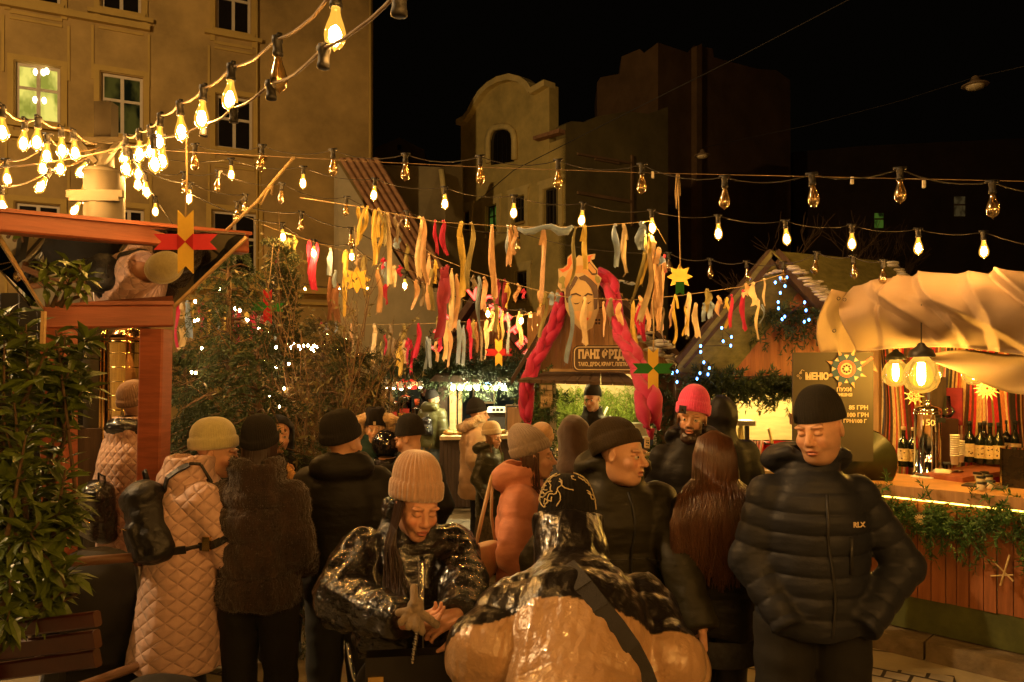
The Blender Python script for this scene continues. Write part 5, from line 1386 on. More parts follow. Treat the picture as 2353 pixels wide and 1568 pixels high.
V, Q = fir_twigs(pts, NPR.randn(len(pts), 3) * .4 + np.array([0, -.25, -1]), .30 + .2 * NPR.rand(len(pts)), 40, .06, .004, .9)
o = foliage('fir_boughs', mat('bright green boughs', (.16, .24, .03), .6, var=.3), None, V, Q, W(1380, 900, 8)); o.location = W(1380, 900, 8); tag(o, 'green fir boughs hung on the back wall of taco stall', 'fir branches')
o = MB().tube([W(1380, 972, 7.8), W(1396, 935, 7.8)], .012, 6).build('white_tube', M_white); tag(o, 'thin white stick leaning on the fir lining of taco stall', 'stick')
o = thing('menu_sheet', 'small framed menu sheet with drawn dishes left of the taco stall', 'menu', W(1256, 911, 6.35)); m0 = W(1256, 911, 6.35)
MB().box((0, 0, 0), (.115, .012, .205)).build('board', mat('olive frame', (.20, .18, .07), .6), o); MB().box((0, -.008, -.02), (.098, .006, .135)).box((-.025, -.008, .075), (.045, .006, .04)).box((.025, -.008, .075), (.045, .006, .04)).build('sheet', mat('cream menu paper', (.60, .46, .27), .8), o)
dr = MB()
for k in range(9): dr.lathe([(.010, 0), (.008, .002), (.008, -.002), (.010, 0)], 10, c=(-.03 + (k % 3) * .03, -.013, -.07 + (k // 3) * .04), M=Matrix.Rotation(R(90), 3, 'X'), caps=False)
dr.build('drawing', mat('brown ink', (.16, .06, .03), .7), o)
o = fir_garland('green garland wrapped round the left post of taco stall', [W(1252, 870, 6.5), W(1254, 1000, 6.5), W(1256, 1130, 6.5)], .16, 150, M_fir2, .03, .12, .04, .005, 30)
o = fir_garland('dark ivy wrapped round the right post of taco stall', [W(1525, 860, 6.25), W(1528, 1000, 6.25), W(1524, 1180, 6.25)], .12, 90, M_fir, .03, .10, .04, .006, 26)
p = W(1458, 1040, 6.9); t = thing('grey_box', 'pale grey food warmer box on the taco counter', 'box', p); MB().box((0, .0, .13), (.20, .22, .26)).build('case', mat('pale grey steel', (.50, .47, .38), .4, metal=.4, var=.1), t); MB().box((0, 0, .268), (.22, .24, .012)).build('lid', M_steel, t)
p = W(1463, 1040, 6.6); t = MB().lathe([(.055, 0), (.02, .19), (.0, .2)], 14).build('napkin_cone', M_white, None, True, loc=p); tag(t, 'white cone of napkins on the taco counter', 'napkins')
p = W(1490, 1030, 6.7); t = thing('blue_box', 'small blue tray with pale rim on the taco counter', 'tray', p); MB().box((0, 0, .05), (.20, .15, .09)).build('case', mat('blue card', (.02, .035, .12), .5), t); MB().box((0, 0, .098), (.21, .16, .008)).build('rim', M_white, t)
# ------------------------------------------------------------------ plank hut with cups
hl = W(1700, 860, 6.3); hl.z = 0
hu = thing('plank_hut', 'gabled plank hut with mossy snowy roof and glowing serving hatch', 'market stall', hl)
H_ = lambda p: p - hl
gx = MB()
for k in range(34):
 x = 1570 + k * 11; h = 585 + abs(x - 1775) * 1.18
 if h > 868: continue
 gx.prism([H_(W(x, h, 6.25)), H_(W(x + 10.4, h, 6.25)), H_(W(x + 10.4, 876, 6.25)), H_(W(x, 876, 6.25))], (0, .03, 0))
gx.build('gable', M_slat, hu)
MB().beam(H_(W(1560, 838, 6.05)), H_(W(1776, 584, 6.05)), .10, .09, (0, 1, 0)).beam(H_(W(1776, 584, 6.05)), H_(W(1925, 745, 6.05)), .10, .09, (0, 1, 0)).build('barge_board', M_darkwood, hu)
M_moss = mat('mossy roof boards', (.15, .145, .05), .85, var=.35, vscale=4, stretch=(1.5, 5, 5), bump=.3, bscale=12)
a, b = W(1772, 576, 6.0), W(1940, 735, 6.0)
bk_ = Vector((1.27, .60, 0.0))
rf = MB()
nb = 7
for k in range(nb):
 f0, f1 = k / nb, (k + .97) / nb
 q0, q1 = a.lerp(b, f0), a.lerp(b, f1)
 rf.prism([H_(q0), H_(q1), H_(q1 + bk_), H_(q0 + bk_)], Vector((.02, 0, -.03 - .004 * (k % 2))))
lf = W(1556, 842, 6.0)
rf.prism([H_(a), H_(lf), H_(lf + bk_), H_(a + bk_)], Vector((0, 0, -.05)))
rf.build('roof', M_moss, hu)
sn = MB(); rr = random.Random(6)
for (f0, f1, g0, g1, n) in ((.25, .95, .0, .05, 60), (.45, .75, .03, .10, 24), (.03, .6, .95, 1.0, 30)):
 for j in range(n):
  q = a.lerp(b, rr.uniform(f0, f1)) + bk_ * rr.uniform(g0, g1)
  sn.ball(H_(q) + Vector((0, 0, .015)), rr.uniform(.018, .048), 7, 5, (1.3, 1.2, .35))
for j in range(8): sn.ball(H_(W(1750 + j * 11, 622 + abs(1790 - 1750 - j * 11) * .3, 6.02)), rr.uniform(.015, .03), 7, 5, (1.4, .8, .6))
tag(sn.build('snow', M_snow, hu, True), kind='stuff')
MB().quad(H_(W(1560, 860, 7.6)), H_(W(1900, 860, 7.6)), H_(W(1900, 1080, 7.6)), H_(W(1560, 1080, 7.6))).build('back_wall', mat('pale hut boards', (.55, .42, .20), .75, var=.2, vscale=4, stretch=(.8, 1, 7), bump=.2, bscale=20), hu)
MB().prism([H_(W(1570, 872, 6.1)), H_(W(1900, 872, 6.1)), H_(W(1900, 905, 6.1)), H_(W(1570, 905, 6.1))], (0, .06, 0)).build('eave_board', M_darkwood, hu)
MB().beam(H_(W(1905, 864, 5.95)), H_(W(1690, 867, 5.95)), .015, .012).build('gutter_edge', M_galv, hu)
MB().prism([H_(W(1560, 1052, 6.0)), H_(W(1900, 1052, 6.0)), H_(W(1900, 1060, 6.0)), H_(W(1560, 1060, 6.0))], (0, 1.2, 0)).build('counter', M_palewood, hu)
fb_ = MB()
for k in range(32):
 x = 1565 + k * 10.4; fb_.prism([H_(W(x, 1058, 6.05)), H_(W(x + 9.8, 1058, 6.05)), H_(W(x + 9.8, 1388, 6.05)), H_(W(x, 1388, 6.05))], (0, .03, 0))
fb_.build('front_boards', M_slat, hu)
pp = MB(); pp.beam(H_(W(1566, 850, 6.15)), H_(W(1566, 1390, 6.15)), .12, .12, (0, 1, 0)); pp.build('post', M_darkwood, hu); pp = MB(); pp.beam(H_(W(1905, 850, 6.15)), H_(W(1905, 1390, 6.15)), .12, .12, (0, 1, 0)); pp.build('post', M_darkwood, hu)
bare_bulb('bare bulb hanging inside the plank hut hatch', W(1720, 892, 6.9), G_in); bare_bulb('second bare bulb inside the plank hut by the menu board', W(1815, 890, 7.0), G_in)
fir_garland('thick dark fir garland along the plank hut eave', [W(1572, 880, 5.95), W(1680, 882, 5.95), W(1780, 882, 5.95), W(1890, 884, 5.95)], .065, 260, M_fir, .02, .11, .05, .006, 32)
fir_garland('dark fir boughs spread on the plank hut gable', [W(1740, 735, 6.1), W(1820, 725, 6.1), W(1890, 735, 6.1)], .10, 60, M_fir, .07, .2, .05, .006, 30, 'fir branches')
fir_garland('sunlit looking fir fringe hanging into the plank hut hatch'.replace('sunlit looking', 'lamplit yellow green'), [W(1600, 905, 6.15), W(1700, 905, 6.15), W(1830, 907, 6.15)], .05, 60, mat('yellow green sprigs', (.13, .15, .02), .6, var=.3), .16, .12, .04, .005, 26)
# steel shelf with cups
p = W(1672, 966, 6.5); t = thing('steel_shelf', 'small steel shelf rack on the hut counter', 'shelf', p); sh_ = MB(); sh_.box((0, 0, -.02), (.42, .22, .045)); sh_.build('top', M_steel, t)
MB().box((-.02, -.08, -.19), (.035, .03, .30)).build('leg', M_black, t); sh_ = MB(); sh_.box((.15, -.06, -.19), (.035, .03, .30)); sh_.build('leg', M_black, t)
gc = 'stacks of yellow paper cups on the steel shelf'
def cup_stack(px, py, d, n, label, r=.042, h=.10, group=gc, inv=True, m=M_paper, par=None):
 p = W(px, py, d); t = thing('cup_stack', label, 'paper cups', p, 0, group)
 for k in range(n):
  z = k * .016
  pr = [(r, z), (r * .78, z + h), (r * .76, z + h)] if inv else [(r * .75, z), (r, z + h), (r * 1.04, z + h), (r * 1.04, z + h - .006)]
  MB().lathe(pr, 16).build('cup', m, t, True)
 return t
cup_stack(1629, 965, 6.45, 4, 'short cup stack left on the steel shelf', .030, .085)
cup_stack(1655, 965, 6.45, 5, 'middle cup stack beside the tall one on the steel shelf', .034, .085)
cup_stack(1672, 965, 6.55, 5, 'right hand cup stack on the steel shelf', .034, .085)
cup_stack(1666, 946, 6.5, 2, 'upside down cups piled on top of the shelf stacks', .030, .09)
for k, (px, col, lb) in enumerate(((1640, (.5, .42, .25), 'pale bottle under the left side of steel shelf'), (1685, (.55, .5, .3), 'paper cup tower under the steel shelf'), (1702, (.5, .45, .2), 'clear bottle with green cap right of the steel shelf'))):
 p = W(px, 1012, 6.6)
 t = thing('bottle', lb, 'bottle', p, 0, 'bottles in the plank hut'); MB().lathe([(.026, 0), (.028, .02), (.028, .10), (.012, .14), (.012, .17)], 14).build('glass', mat('cloudy bottle ' + str(k), col, .2, var=.1), t, True)
 MB().lathe([(.013, .17), (.013, .19)], 10).build('cap', mat('green cap', (.05, .25, .03), .5) if k == 2 else M_white, t, True)
def pot(px, py, d, r, label):
 p = W(px, py, d); t = thing('enamel_pot', label, 'pot', p, 0, 'red enamel pots in the hut hatch')
 MB().lathe([(r * .5, -.25), (r * .85, -.17), (r * .98, -.05), (r, 0), (r * .95, 0), (r * .9, -.04)], 32).build('pot_body', M_red, t, True)
 MB().lathe([(r * .99, -.006), (r * 1.03, .0), (r * .99, .008)], 32, caps=False).build('rim', M_galv, t, True)
 MB().lathe([(.0, -.03), (r * .93, -.03)], 24, caps=False).build('wine', mat('pale brew', (.45, .36, .16), .2), t, True)
 return t
pot(1700, 1016, 6.2, .20, 'left red enamel cauldron with steaming brew'); pot(1800, 1018, 6.2, .21, 'right red enamel cauldron with a ladle leaning in it')
o = MB().tube([W(1775, 1020, 6.2), W(1766, 985, 6.2)], .012, 8).build('ladle', mat('pale ladle', (.7, .6, .3), .4), None, True); tag(o, 'pale ladle handle leaning out of the right red cauldron', 'ladle')
p = W(1738, 1078, 5.7); t = thing('straw_cup', 'brown cup filled with striped paper straws before the cauldrons', 'straw cup', p)
MB().lathe([(.045, 0), (.055, .12), (.052, .12)], 16).build('cup', mat('kraft cup', (.35, .20, .09), .7), t, True)
rr = random.Random(2)
for k in range(9):
 a = rr.uniform(0, 6.28); MB().tube([(.02 * math.cos(a), .02 * math.sin(a), .05), (.05 * math.cos(a), .05 * math.sin(a), .22)], .006, 6).build('straw', mat('rose striped straw' if k % 2 else 'cream straw', (.65, .25, .18) if k % 2 else (.7, .6, .45), .6), t, True)
o = thing('side_ledge', 'narrow wooden ledge carrying the straw cup', 'ledge', W(1738, 1090, 5.7)); MB().box((0, .05, .02), (.30, .25, .03)).build('board', M_palewood, o); MB().box((0, .05, -.52), (.06, .06, 1.02)).build('post', M_palewood, o)
# ------------------------------------------------------------------ canvas covered bar on the right
O = Vector((2.68, 5.1, 0)); UU = Vector((.707, -.707, 0)); VV = Vector((.707, .707, 0))
def S(u, v, z): return O + UU * u + VV * v + Vector((0, 0, z))
S0 = S(.6, .4, 0)
br = thing('bar_stall', 'canvas covered bar stall at right with slatted front and fir trim', 'market stall', S0)
B_ = lambda p: p - S0
yawS = R(-45)
def sbox(name, u0, u1, v0, v1, z0, z1, m):
 P = [B_(S(u0, v0, z0)), B_(S(u1, v0, z0)), B_(S(u1, v1, z0)), B_(S(u0, v1, z0))]
 return MB().prism(P, (0, 0, z1 - z0)).build(name, m, br)
sbox('counter', -1.1, 2.4, -.06, .62, 1.06, 1.115, mat('warm planed counter', (.52, .27, .10), .35, var=.25, vscale=4, stretch=(1.5, 1.5, 8), bump=.08, bscale=25))
sbox('counter_edge', -1.1, 2.4, -.075, -.061, 1.045, 1.118, M_wood)
fb_ = MB(); rr = random.Random(12)
u = -1.1
while u < 2.4:
 w = rr.uniform(.055, .10); zo = rr.uniform(-.006, .006)
 fb_.prism([B_(S(u, .0 + zo, .36)), B_(S(u + w - .006, .0 + zo, .36)), B_(S(u + w - .006, .03 + zo, .36)), B_(S(u, .03 + zo, .36))], (0, 0, .69)); u += w
fb_.build('front_slats', M_slat, br)
sbox('base', -1.1, 2.4, .01, .05, .135, .375, mat('mossy green base board', (.075, .085, .018), .8, var=.4, vscale=4, bump=.2))
sbox('side_wall', -1.1, -1.05, .05, 1.4, .1, 1.05, M_darkwood)
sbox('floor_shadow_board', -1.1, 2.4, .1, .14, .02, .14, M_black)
kb_ = MB()
for k in range(5): kb_.prism([S(-1.5 + k * .85, -.16, 0), S(-1.5 + k * .85 + .835, -.16, 0), S(-1.5 + k * .85 + .835, .3, 0), S(-1.5 + k * .85, .3, 0)], (0, 0, .125 - .004 * (k % 2)))
o = kb_.build('kerb', mat('rough kerb stone', (.20, .15, .085), .85, var=.35, vscale=7, bump=.6, bscale=18, bdist=.02)); tag(o, kind='structure')
# striped woven rugs at the back
def rugs():
 V, Fc, Cc = [], [], []
 rr = random.Random(21)
 pal = [(.36, .015, .03), (.45, .30, .14), (.03, .02, .02), (.50, .36, .22), (.16, .14, .04), (.42, .14, .06), (.05, .03, .02), (.50, .34, .18), (.30, .01, .02), (.10, .03, .02), (.40, .05, .04)]
 u = -.95; last = None
 while u < 2.5:
  w = rr.choice([.008, .012, .02, .010, .034, .016]); c = rr.choice(pal)
  if c == last: continue
  last = c
  nz = 16
  b = len(V)
  for j in range(nz + 1):
   z = 1.0 + 1.35 * j / nz
   for uu in (u, u + w):
    q = uu + .020 * math.sin(z * 4 + uu * 9) ; vv = 1.30 + .05 * math.sin(uu * 16 + .6 * math.sin(z * 3)) + .02 * math.sin(uu * 41)
    V.append(tuple(B_(S(q, vv, z)))); Cc.append(tuple(x * rr.uniform(1.2, 1.45) for x in c))
  for j in range(nz): Fc.append((b + 2 * j, b + 2 * j + 1, b + 2 * j + 3, b + 2 * j + 2))
  u += w
 m = tint_mat('woven rug wool', .9, bump=.5, bscale=160, bdist=.004, grain=(.35, 60, (3, 3, .6)))
 o = mesh_obj('striped_rug', V, Fc, m, br, False)
 at = o.data.color_attributes.new('tint', 'FLOAT_COLOR', 'POINT'); at.data.foreach_set('color', np.c_[np.array(Cc, f32), np.ones(len(Cc), f32)].ravel())
def tint_mat(name, rough, bump=0, bscale=50, bdist=.005, grain=None, sss=0, spec=.5):
 if name in MATS: return MATS[name]
 m = bpy.data.materials.new(name); MATS[name] = m; m.use_nodes = True
 N = m.node_tree.nodes; L = m.node_tree.links; b = N['Principled BSDF']
 b.inputs['Roughness'].default_value = rough; b.inputs['Specular IOR Level'].default_value = spec
 if sss: b.inputs['Subsurface Weight'].default_value = sss; b.inputs['Subsurface Radius'].default_value = (.012, .005, .003); b.inputs['Subsurface Scale'].default_value = 1
 at = N.new('ShaderNodeAttribute'); at.attribute_name = 'tint'
 tc = N.new('ShaderNodeTexCoord'); mp = N.new('ShaderNodeMapping'); L.new(tc.outputs['Object'], mp.inputs[0])
 out = at.outputs['Color']
 if grain:
  mp.inputs['Scale'].default_value = grain[2]
  nz = N.new('ShaderNodeTexNoise'); nz.inputs['Scale'].default_value = grain[1]; nz.inputs['Detail'].default_value = 4; L.new(mp.outputs[0], nz.inputs['Vector'])
  rp = N.new('ShaderNodeMapRange'); rp.inputs['From Min'].default_value = .25; rp.inputs['From Max'].default_value = .75; rp.inputs['To Min'].default_value = 1 - grain[0]; rp.inputs['To Max'].default_value = 1 + grain[0]
  L.new(nz.outputs['Fac'], rp.inputs['Value'])
  mx = N.new('ShaderNodeVectorMath'); mx.operation = 'SCALE'; L.new(out, mx.inputs[0]); L.new(rp.outputs[0], mx.inputs['Scale']); out = mx.outputs[0]
 L.new(out, b.inputs['Base Color'])
 if bump:
  n2 = N.new('ShaderNodeTexNoise'); n2.inputs['Scale'].default_value = bscale; n2.inputs['Detail'].default_value = 3; L.new(tc.outputs['Object'], n2.inputs['Vector'])
  bp = N.new('ShaderNodeBump'); bp.inputs['Strength'].default_value = bump; bp.inputs['Distance'].default_value = bdist; L.new(n2.outputs['Fac'], bp.inputs['Height']); L.new(bp.outputs[0], b.inputs['Normal'])
 return m
rugs()
# dark hanging cloths with fringes on the rugs
for k, (u, z, w, h) in enumerate(((.02, 1.62, .13, .30), (1.02, 1.78, .12, .26))):
 o = MB().box((0, 0, 0), (w, .02, h), Matrix.Rotation(yawS, 3, 'Z'))
 for j in range(7): o.tube([Matrix.Rotation(yawS, 3, 'Z') @ Vector((-w / 2 + w * j / 6, 0, -h / 2)), Matrix.Rotation(yawS, 3, 'Z') @ Vector((-w / 2 + w * j / 6, 0, -h / 2 - .07))], .004, 4)
 o = o.build('woven_cloth', mat('dark red weave', (.20, .012, .02), .9, var=.3), None, loc=S(u, 1.20, z)); tag(o, ['dark red fringed cloth behind the steel urn', 'dark red fringed cloth under the big straw sun'][k], 'cloth')
# canvas roof cover, rolled and creased
M_canvas = mat('tan canvas', (.27, .195, .135), .8, var=.10, vscale=2.5, bump=.12, bscale=140, bdist=.003)
def canvas():
 rr = random.Random(5)
 seg = [((.15, -.1), (.42, .9), .05, .07), ((.45, -.1), (.62, 1), .035, .10), ((.62, .0), (1.05, 1.0), .075, .06), ((.85, -.1), (1.32, 1.0), .07, .05), ((1.05, .1), (1.36, .95), .06, .045), ((1.12, -.1), (1.15, .5), .10, .05), ((1.28, -.1), (1.42, .9), .08, .05), ((1.5, -.1), (1.32, .55), .07, .06),
   ((1.95, .0), (1.45, .9), .08, .07), ((2.05, .35), (1.4, 1.0), .06, .05), ((1.75, -.1), (1.48, .6), .05, .05), ((-.1, .1), (.22, .75), .04, .08), ((.3, .45), (.75, .9), .035, .06), ((.05, -.1), (-.05, .6), .03, .05)]
 def crease(u, s):
  h = 0
  for (u0, s0), (u1, s1), am, wd in seg:
   dx, ds = u1 - u0, (s1 - s0) * .55; L2 = dx * dx + ds * ds
   px_, ps_ = u - u0, (s - s0) * .55; t_ = max(0, min(1, (px_ * dx + ps_ * ds) / L2))
   x = (px_ * ds - ps_ * dx) / math.sqrt(L2); e = math.hypot(px_ - dx * t_, ps_ - ds * t_)
   k = math.exp(-max(0, e - abs(x)) / .12)
   h += 1.5 * am * k * (math.exp(-abs(x) / wd) if x > 0 else math.exp(-abs(x) / (wd * .35)) - .5 * math.exp(-abs(x + wd * .7) / (wd * .5)))
  return h
 def fn(a, b):
  u = -.28 + 2.25 * a                     # along the front; b: from inner top over the roll to the hem
  ztop = 2.50 + .05 * a + .03 * math.sin(a * 9) ; zb = 2.03 - .10 * a + .05 * math.sin(a * 6.5)
  if b < .25:
   f = b / .25; v = .55 - .65 * f; z = ztop - .02 + .03 * math.sin(f * 3)
  else:
   f = (b - .25) / .75
   z = ztop + (zb - ztop) * f; v = -.10 - .20 * math.sin(PI * min(1, f * 1.05)) * (1 - .25 * f) - .03 * f
  h = crease(u, f) * (.4 + .6 * min(1, b * 3))
  n = .010 * math.sin(u * 23 + f * 9) * f
  return B_(S(u - .03 * math.sin(f * 5 + a * 4), v - h - n, z + .3 * h * (1 - f)))
 mb = MB().grid(fn, 240, 60)
 o = mb.build('canvas_cover', M_canvas, br, True); solid(o, .004)
 def end(a, b):                              # hanging left end flap
  v = -.30 + .85 * a; z = 2.46 - (.52 + .08 * math.sin(a * 7)) * b
  k = .05 * math.sin(a * 14 + b * 3) * b + .05 * math.sin(b * 4)
  return B_(S(-.32 - .10 * b - k, v - .08 * (1 - b) * (1 - a), z))
 o = MB().grid(end, 30, 16).build('canvas_flap', M_canvas, br, True); solid(o, .004)
 def low(a, b):                              # slack second layer sagging below the hem
  u = .18 + 1.15 * a; z = 2.02 - (.05 + .20 * math.sin(PI * min(1, a * 1.02))) * b + .02 * math.sin(a * 11)
  return B_(S(u, .05 + .05 * math.sin(a * 9 + b * 4) - .06 * b, z))
 o = MB().grid(low, 40, 10).build('canvas_lining', M_canvas, br, True); solid(o, .004)
 gr = MB()
 for u, z in ((-.30, 2.40), (-.26, 2.39), (-.33, 2.18)):
  gr.lathe([(.008, 0), (.013, .002), (.013, -.002), (.008, 0)], 12, c=B_(S(u, -.31, z)), M=(Matrix.Rotation(yawS, 3, 'Z') @ Matrix.Rotation(R(90), 3, 'X')), caps=False)
 gr.build('eyelet', M_black, br, True)
canvas()
sbox('roof_board', -.5, 2.5, .0, 1.35, 2.44, 2.47, M_darkwood)
a = S(1.18, -.28, 2.02); b_ = S(2.2, -.34, 1.98)
MB().beam(B_(a), B_(b_), .20, .085, (0, 0, 1)).build('awning_arm', mat('olive grey metal', (.20, .17, .09), .45, var=.1), br)
sbox('back_post', -.62, -.55, 1.20, 1.27, 1.0, 2.45, M_wood)
sbox('front_post', 1.46, 1.52, .55, .61, 1.1, 2.2, M_darkwood)
# pendant lamps
G_pend = glow('pendant filament glow', (1.0, .60, .17), 420.0)
S_pend = shell_glass('pendant amber glass', (1, .84, .42), (1.0, .48, .05), .55)
def pendant(px, py, d, s, label):
 p = W(px, py, d); t = thing('pendant_lamp', label, 'pendant lamp', p, 0, 'globe pendants over the bar')
 MB().lathe([(.030 * s, .088 * s), (.062 * s, .055 * s), (.082 * s, .0), (.080 * s, -.03 * s), (.066 * s, -.062 * s), (.035 * s, -.083 * s), (.0005, -.09 * s)], 28).build('globe', S_pend, t, True)
 MB().lathe([(.010 * s, .155 * s), (.016 * s, .15 * s), (.020 * s, .14 * s), (.052 * s, .118 * s), (.062 * s, .090 * s), (.060 * s, .086 * s), (.0, .088 * s)], 24).build('lamp_cap', M_black, t, True)
 MB().lathe([(.014 * s, .06 * s), (.018 * s, .03 * s), (.018 * s, -.02 * s), (.010 * s, -.045 * s), (.0, -.05 * s)], 12).build('filament', G_pend, t, True)
 MB().tube([(0, 0, .15 * s), (0, 0, .5)], .004, 5).build('cord', M_cable, t, True)
pendant(2117, 862, 4.75, 1.33, 'large globe pendant nearest over the bar counter'); pendant(2058, 858, 5.35, 1.12, 'globe pendant by the menu board'); pendant(2238, 856, 5.2, 1.0, 'globe pendant half hidden beneath the canvas lining')
# straw suns
def sun(px, py, d, r, n, label):
 p = W(px, py, d); t = thing('straw_sun', label, 'ornament', p, yawS, 'straw suns hung before the rugs')
 mb = MB()
 for k in range(n):
  a = 2 * PI * k / n; dv = Vector((math.cos(a), 0, math.sin(a))); sd = Vector((-dv.z, 0, dv.x))
  mb.prism([dv * r * .45 + sd * r * .10, dv * r * 1.0, dv * r * .45 - sd * r * .10], (0, .006, 0))
  mb.tube([dv * r * .1, dv * r * .55], .004, 4)
  e1, e2 = dv * r * .5, Vector((math.cos(a + 2 * PI / n), 0, math.sin(a + 2 * PI / n))) * r * .5; mb.tube([e1, e2], .005, 4)
 mb.lathe([(r * .28, -.003), (r * .34, 0), (r * .28, .003), (r * .28, -.003)], 20, M=Matrix.Rotation(R(90), 3, 'X'), caps=False)
 mb.build('straw', mat('pale straw', (.66, .50, .24), .7, var=.1), t)
 MB().tube([(0, 0, r), (0, 0, r + .3)], .002, 4).build('string', M_twine, t)
sun(2100, 911, 5.7, .078, 9, 'small pointed straw star hanging behind the pendant lamps'); sun(2268, 893, 5.3, .088, 16, 'big round straw sun hanging over the wine bottles')
# menu board
mb0 = W(1914, 905, 5.15); mnb = thing('menu_board', 'dark menu board with hand lettered prices and a painted festive star', 'menu board', mb0, R(-6))
wB, hB = 178 / F * 5.15, 250 / F * 5.15
zB = -.08
MB().box((0, .012, (810 - 905) / F * -5.15 - hB / 2), (wB, .022, hB)).build('board', mat('brown black board', (.07, .055, .03), .7, var=.12, vscale=3), mnb)
def bp(px, py, o=-.004): return Vector(((px - 1914) / F * 5.15, o, -(py - 905) / F * 5.15))
M_chalk = mat('cream chalk paint', (.66, .52, .32), .7, var=.05)
lettering('МЕНЮ', .064, facing(bp(1878, 866)) @ Matrix.Diagonal((.78, 1, 1, 1)), M_chalk, mnb, 'lettering', .003, .002, 'CENTER', .95)
for s_, px, py, z in (('ПУХИ', 1938, 896, .036), ('ВИШНЯ', 1938, 908, .030), ('85 ГРН', 1970, 937, .040), ('100 ГРН', 1968, 954, .040), ('ГРН/100 Г', 1962, 968, .034)):
 lettering(s_, z, facing(bp(px, py)), M_chalk, mnb, 'lettering', .001, .002)
sb = MB()
for x, y, r_ in ((1836, 864, .009), (1842, 857, .008), (1841, 869, .009)): sb.lathe([(r_ * .6, 0), (r_, .002), (r_ * .6, 0)], 12, c=bp(x, y), M=Matrix.Rotation(R(90), 3, 'X'), caps=False)
sb.tube([bp(1839, 860), bp(1845, 850), bp(1850, 852)], .002, 4); sb.build('berry_sketch', M_chalk, mnb)
stc = bp(1943, 848, -.006); rS = 45 / F * 5.15
MB().lathe([(.0, 0), (rS * .72, 0), (rS * .72, .004)], 36, c=stc, M=Matrix.Rotation(R(90), 3, 'X')).build('star_disc', M_chalk, mnb)
pt_ = MB(); pb_ = MB()
for k in range(8):
 a = PI / 8 + k * PI / 4; dv = Vector((math.cos(a), 0, math.sin(a))); sd = Vector((-dv.z, 0, dv.x))
 pt_.prism([stc + dv * rS * .66 + sd * rS * .12 + Vector((0, -.002, 0)), stc + dv * rS * 1.06 + Vector((0, -.002, 0)), stc + dv * rS * .66 - sd * rS * .12 + Vector((0, -.002, 0))], (0, .004, 0))
 pb_.prism([stc + dv * rS * .42 + sd * rS * .20 + Vector((0, -.008, 0)), stc + dv * rS * .80 + sd * rS * .14 + Vector((0, -.008, 0)), stc + dv * rS * .72 - Vector((0, .008, 0)), stc + dv * rS * .80 - sd * rS * .14 + Vector((0, -.008, 0)), stc + dv * rS * .42 - sd * rS * .20 + Vector((0, -.008, 0))], (0, .003, 0))
pt_.build('star_point', mat('peach paint', (.62, .34, .16), .6), mnb); pb_.build('star_petal', mat('blue paint', (.015, .06, .11), .6), mnb)
MB().lathe([(rS * .30, -.0), (rS * .44, .001), (rS * .44, .003), (rS * .30, .003)], 30, c=stc + Vector((0, -.006, 0)), M=Matrix.Rotation(R(90), 3, 'X'), caps=False).build('star_ring', mat('coral paint', (.62, .10, .06), .6), mnb)
rn = MB()
for k in range(8):
 a = k * PI / 4; rn.ball(stc + Vector((rS * .17 * math.cos(a), -.006, rS * .17 * math.sin(a))), rS * .06, 6, 4, (1, .3, 1))
rn.build('rosette', PAINT['line'], mnb)
MB().beam(bp(1970, 845, -.004), bp(2000, 822, -.004), .02, .004, (0, 1, 0)).build('star_tail', mat('coral paint', (.62, .10, .06), .6), mnb)
MB().box((0, .06, -.62), (.04, .04, .8)).box((-.2, .06, -.62), (.04, .04, .8)).build('leg', M_darkwood, mnb)
# items on the bar
zc = 1.116
def onbar(px, py):
 d = (CZ - zc) / (py - HY) * F; return W(px, py, d)
p = onbar(2131, 1092); t = thing('steel_urn', 'tall polished steel urn with chalked 150 on the bar', 'urn', p)
MB().lathe([(.098, 0), (.098, .03), (.094, .034), (.094, .12), (.092, .125), (.092, .455), (.098, .46), (.098, .475)], 36).build('tank', M_chrome, t, True)
MB().lathe([(.098, .475), (.092, .505), (.055, .525), (.025, .53), (.022, .56), (.03, .565), (.0, .567)], 32).build('lid', M_chrome, t, True)
MB().box((.05, -.085, .42), (.06, .03, .035)).build('badge', M_black, t)
MB().tube([(.07, -.08, .10), (.16, -.13, .10)], .012, 8).tube([(.15, -.12, .10), (.15, -.12, .16), (.12, -.13, .19)], .010, 8).build('tap', M_black, t, True)
lettering('150', .062, facing((-.045, -.088, .40), R(-26)), M_chalk, t, 'lettering', .0012, .001)
GB = 'wine bottles on the bar shelf'
M_bglass = mat('dark bottle glass', (.012, .014, .006), .06, var=.1, spec=.8)
M_lab = mat('cream bottle label', (.62, .47, .27), .7, var=.22, vscale=60)
M_labd = mat('printed label pattern', (.10, .05, .03), .7, var=.3)
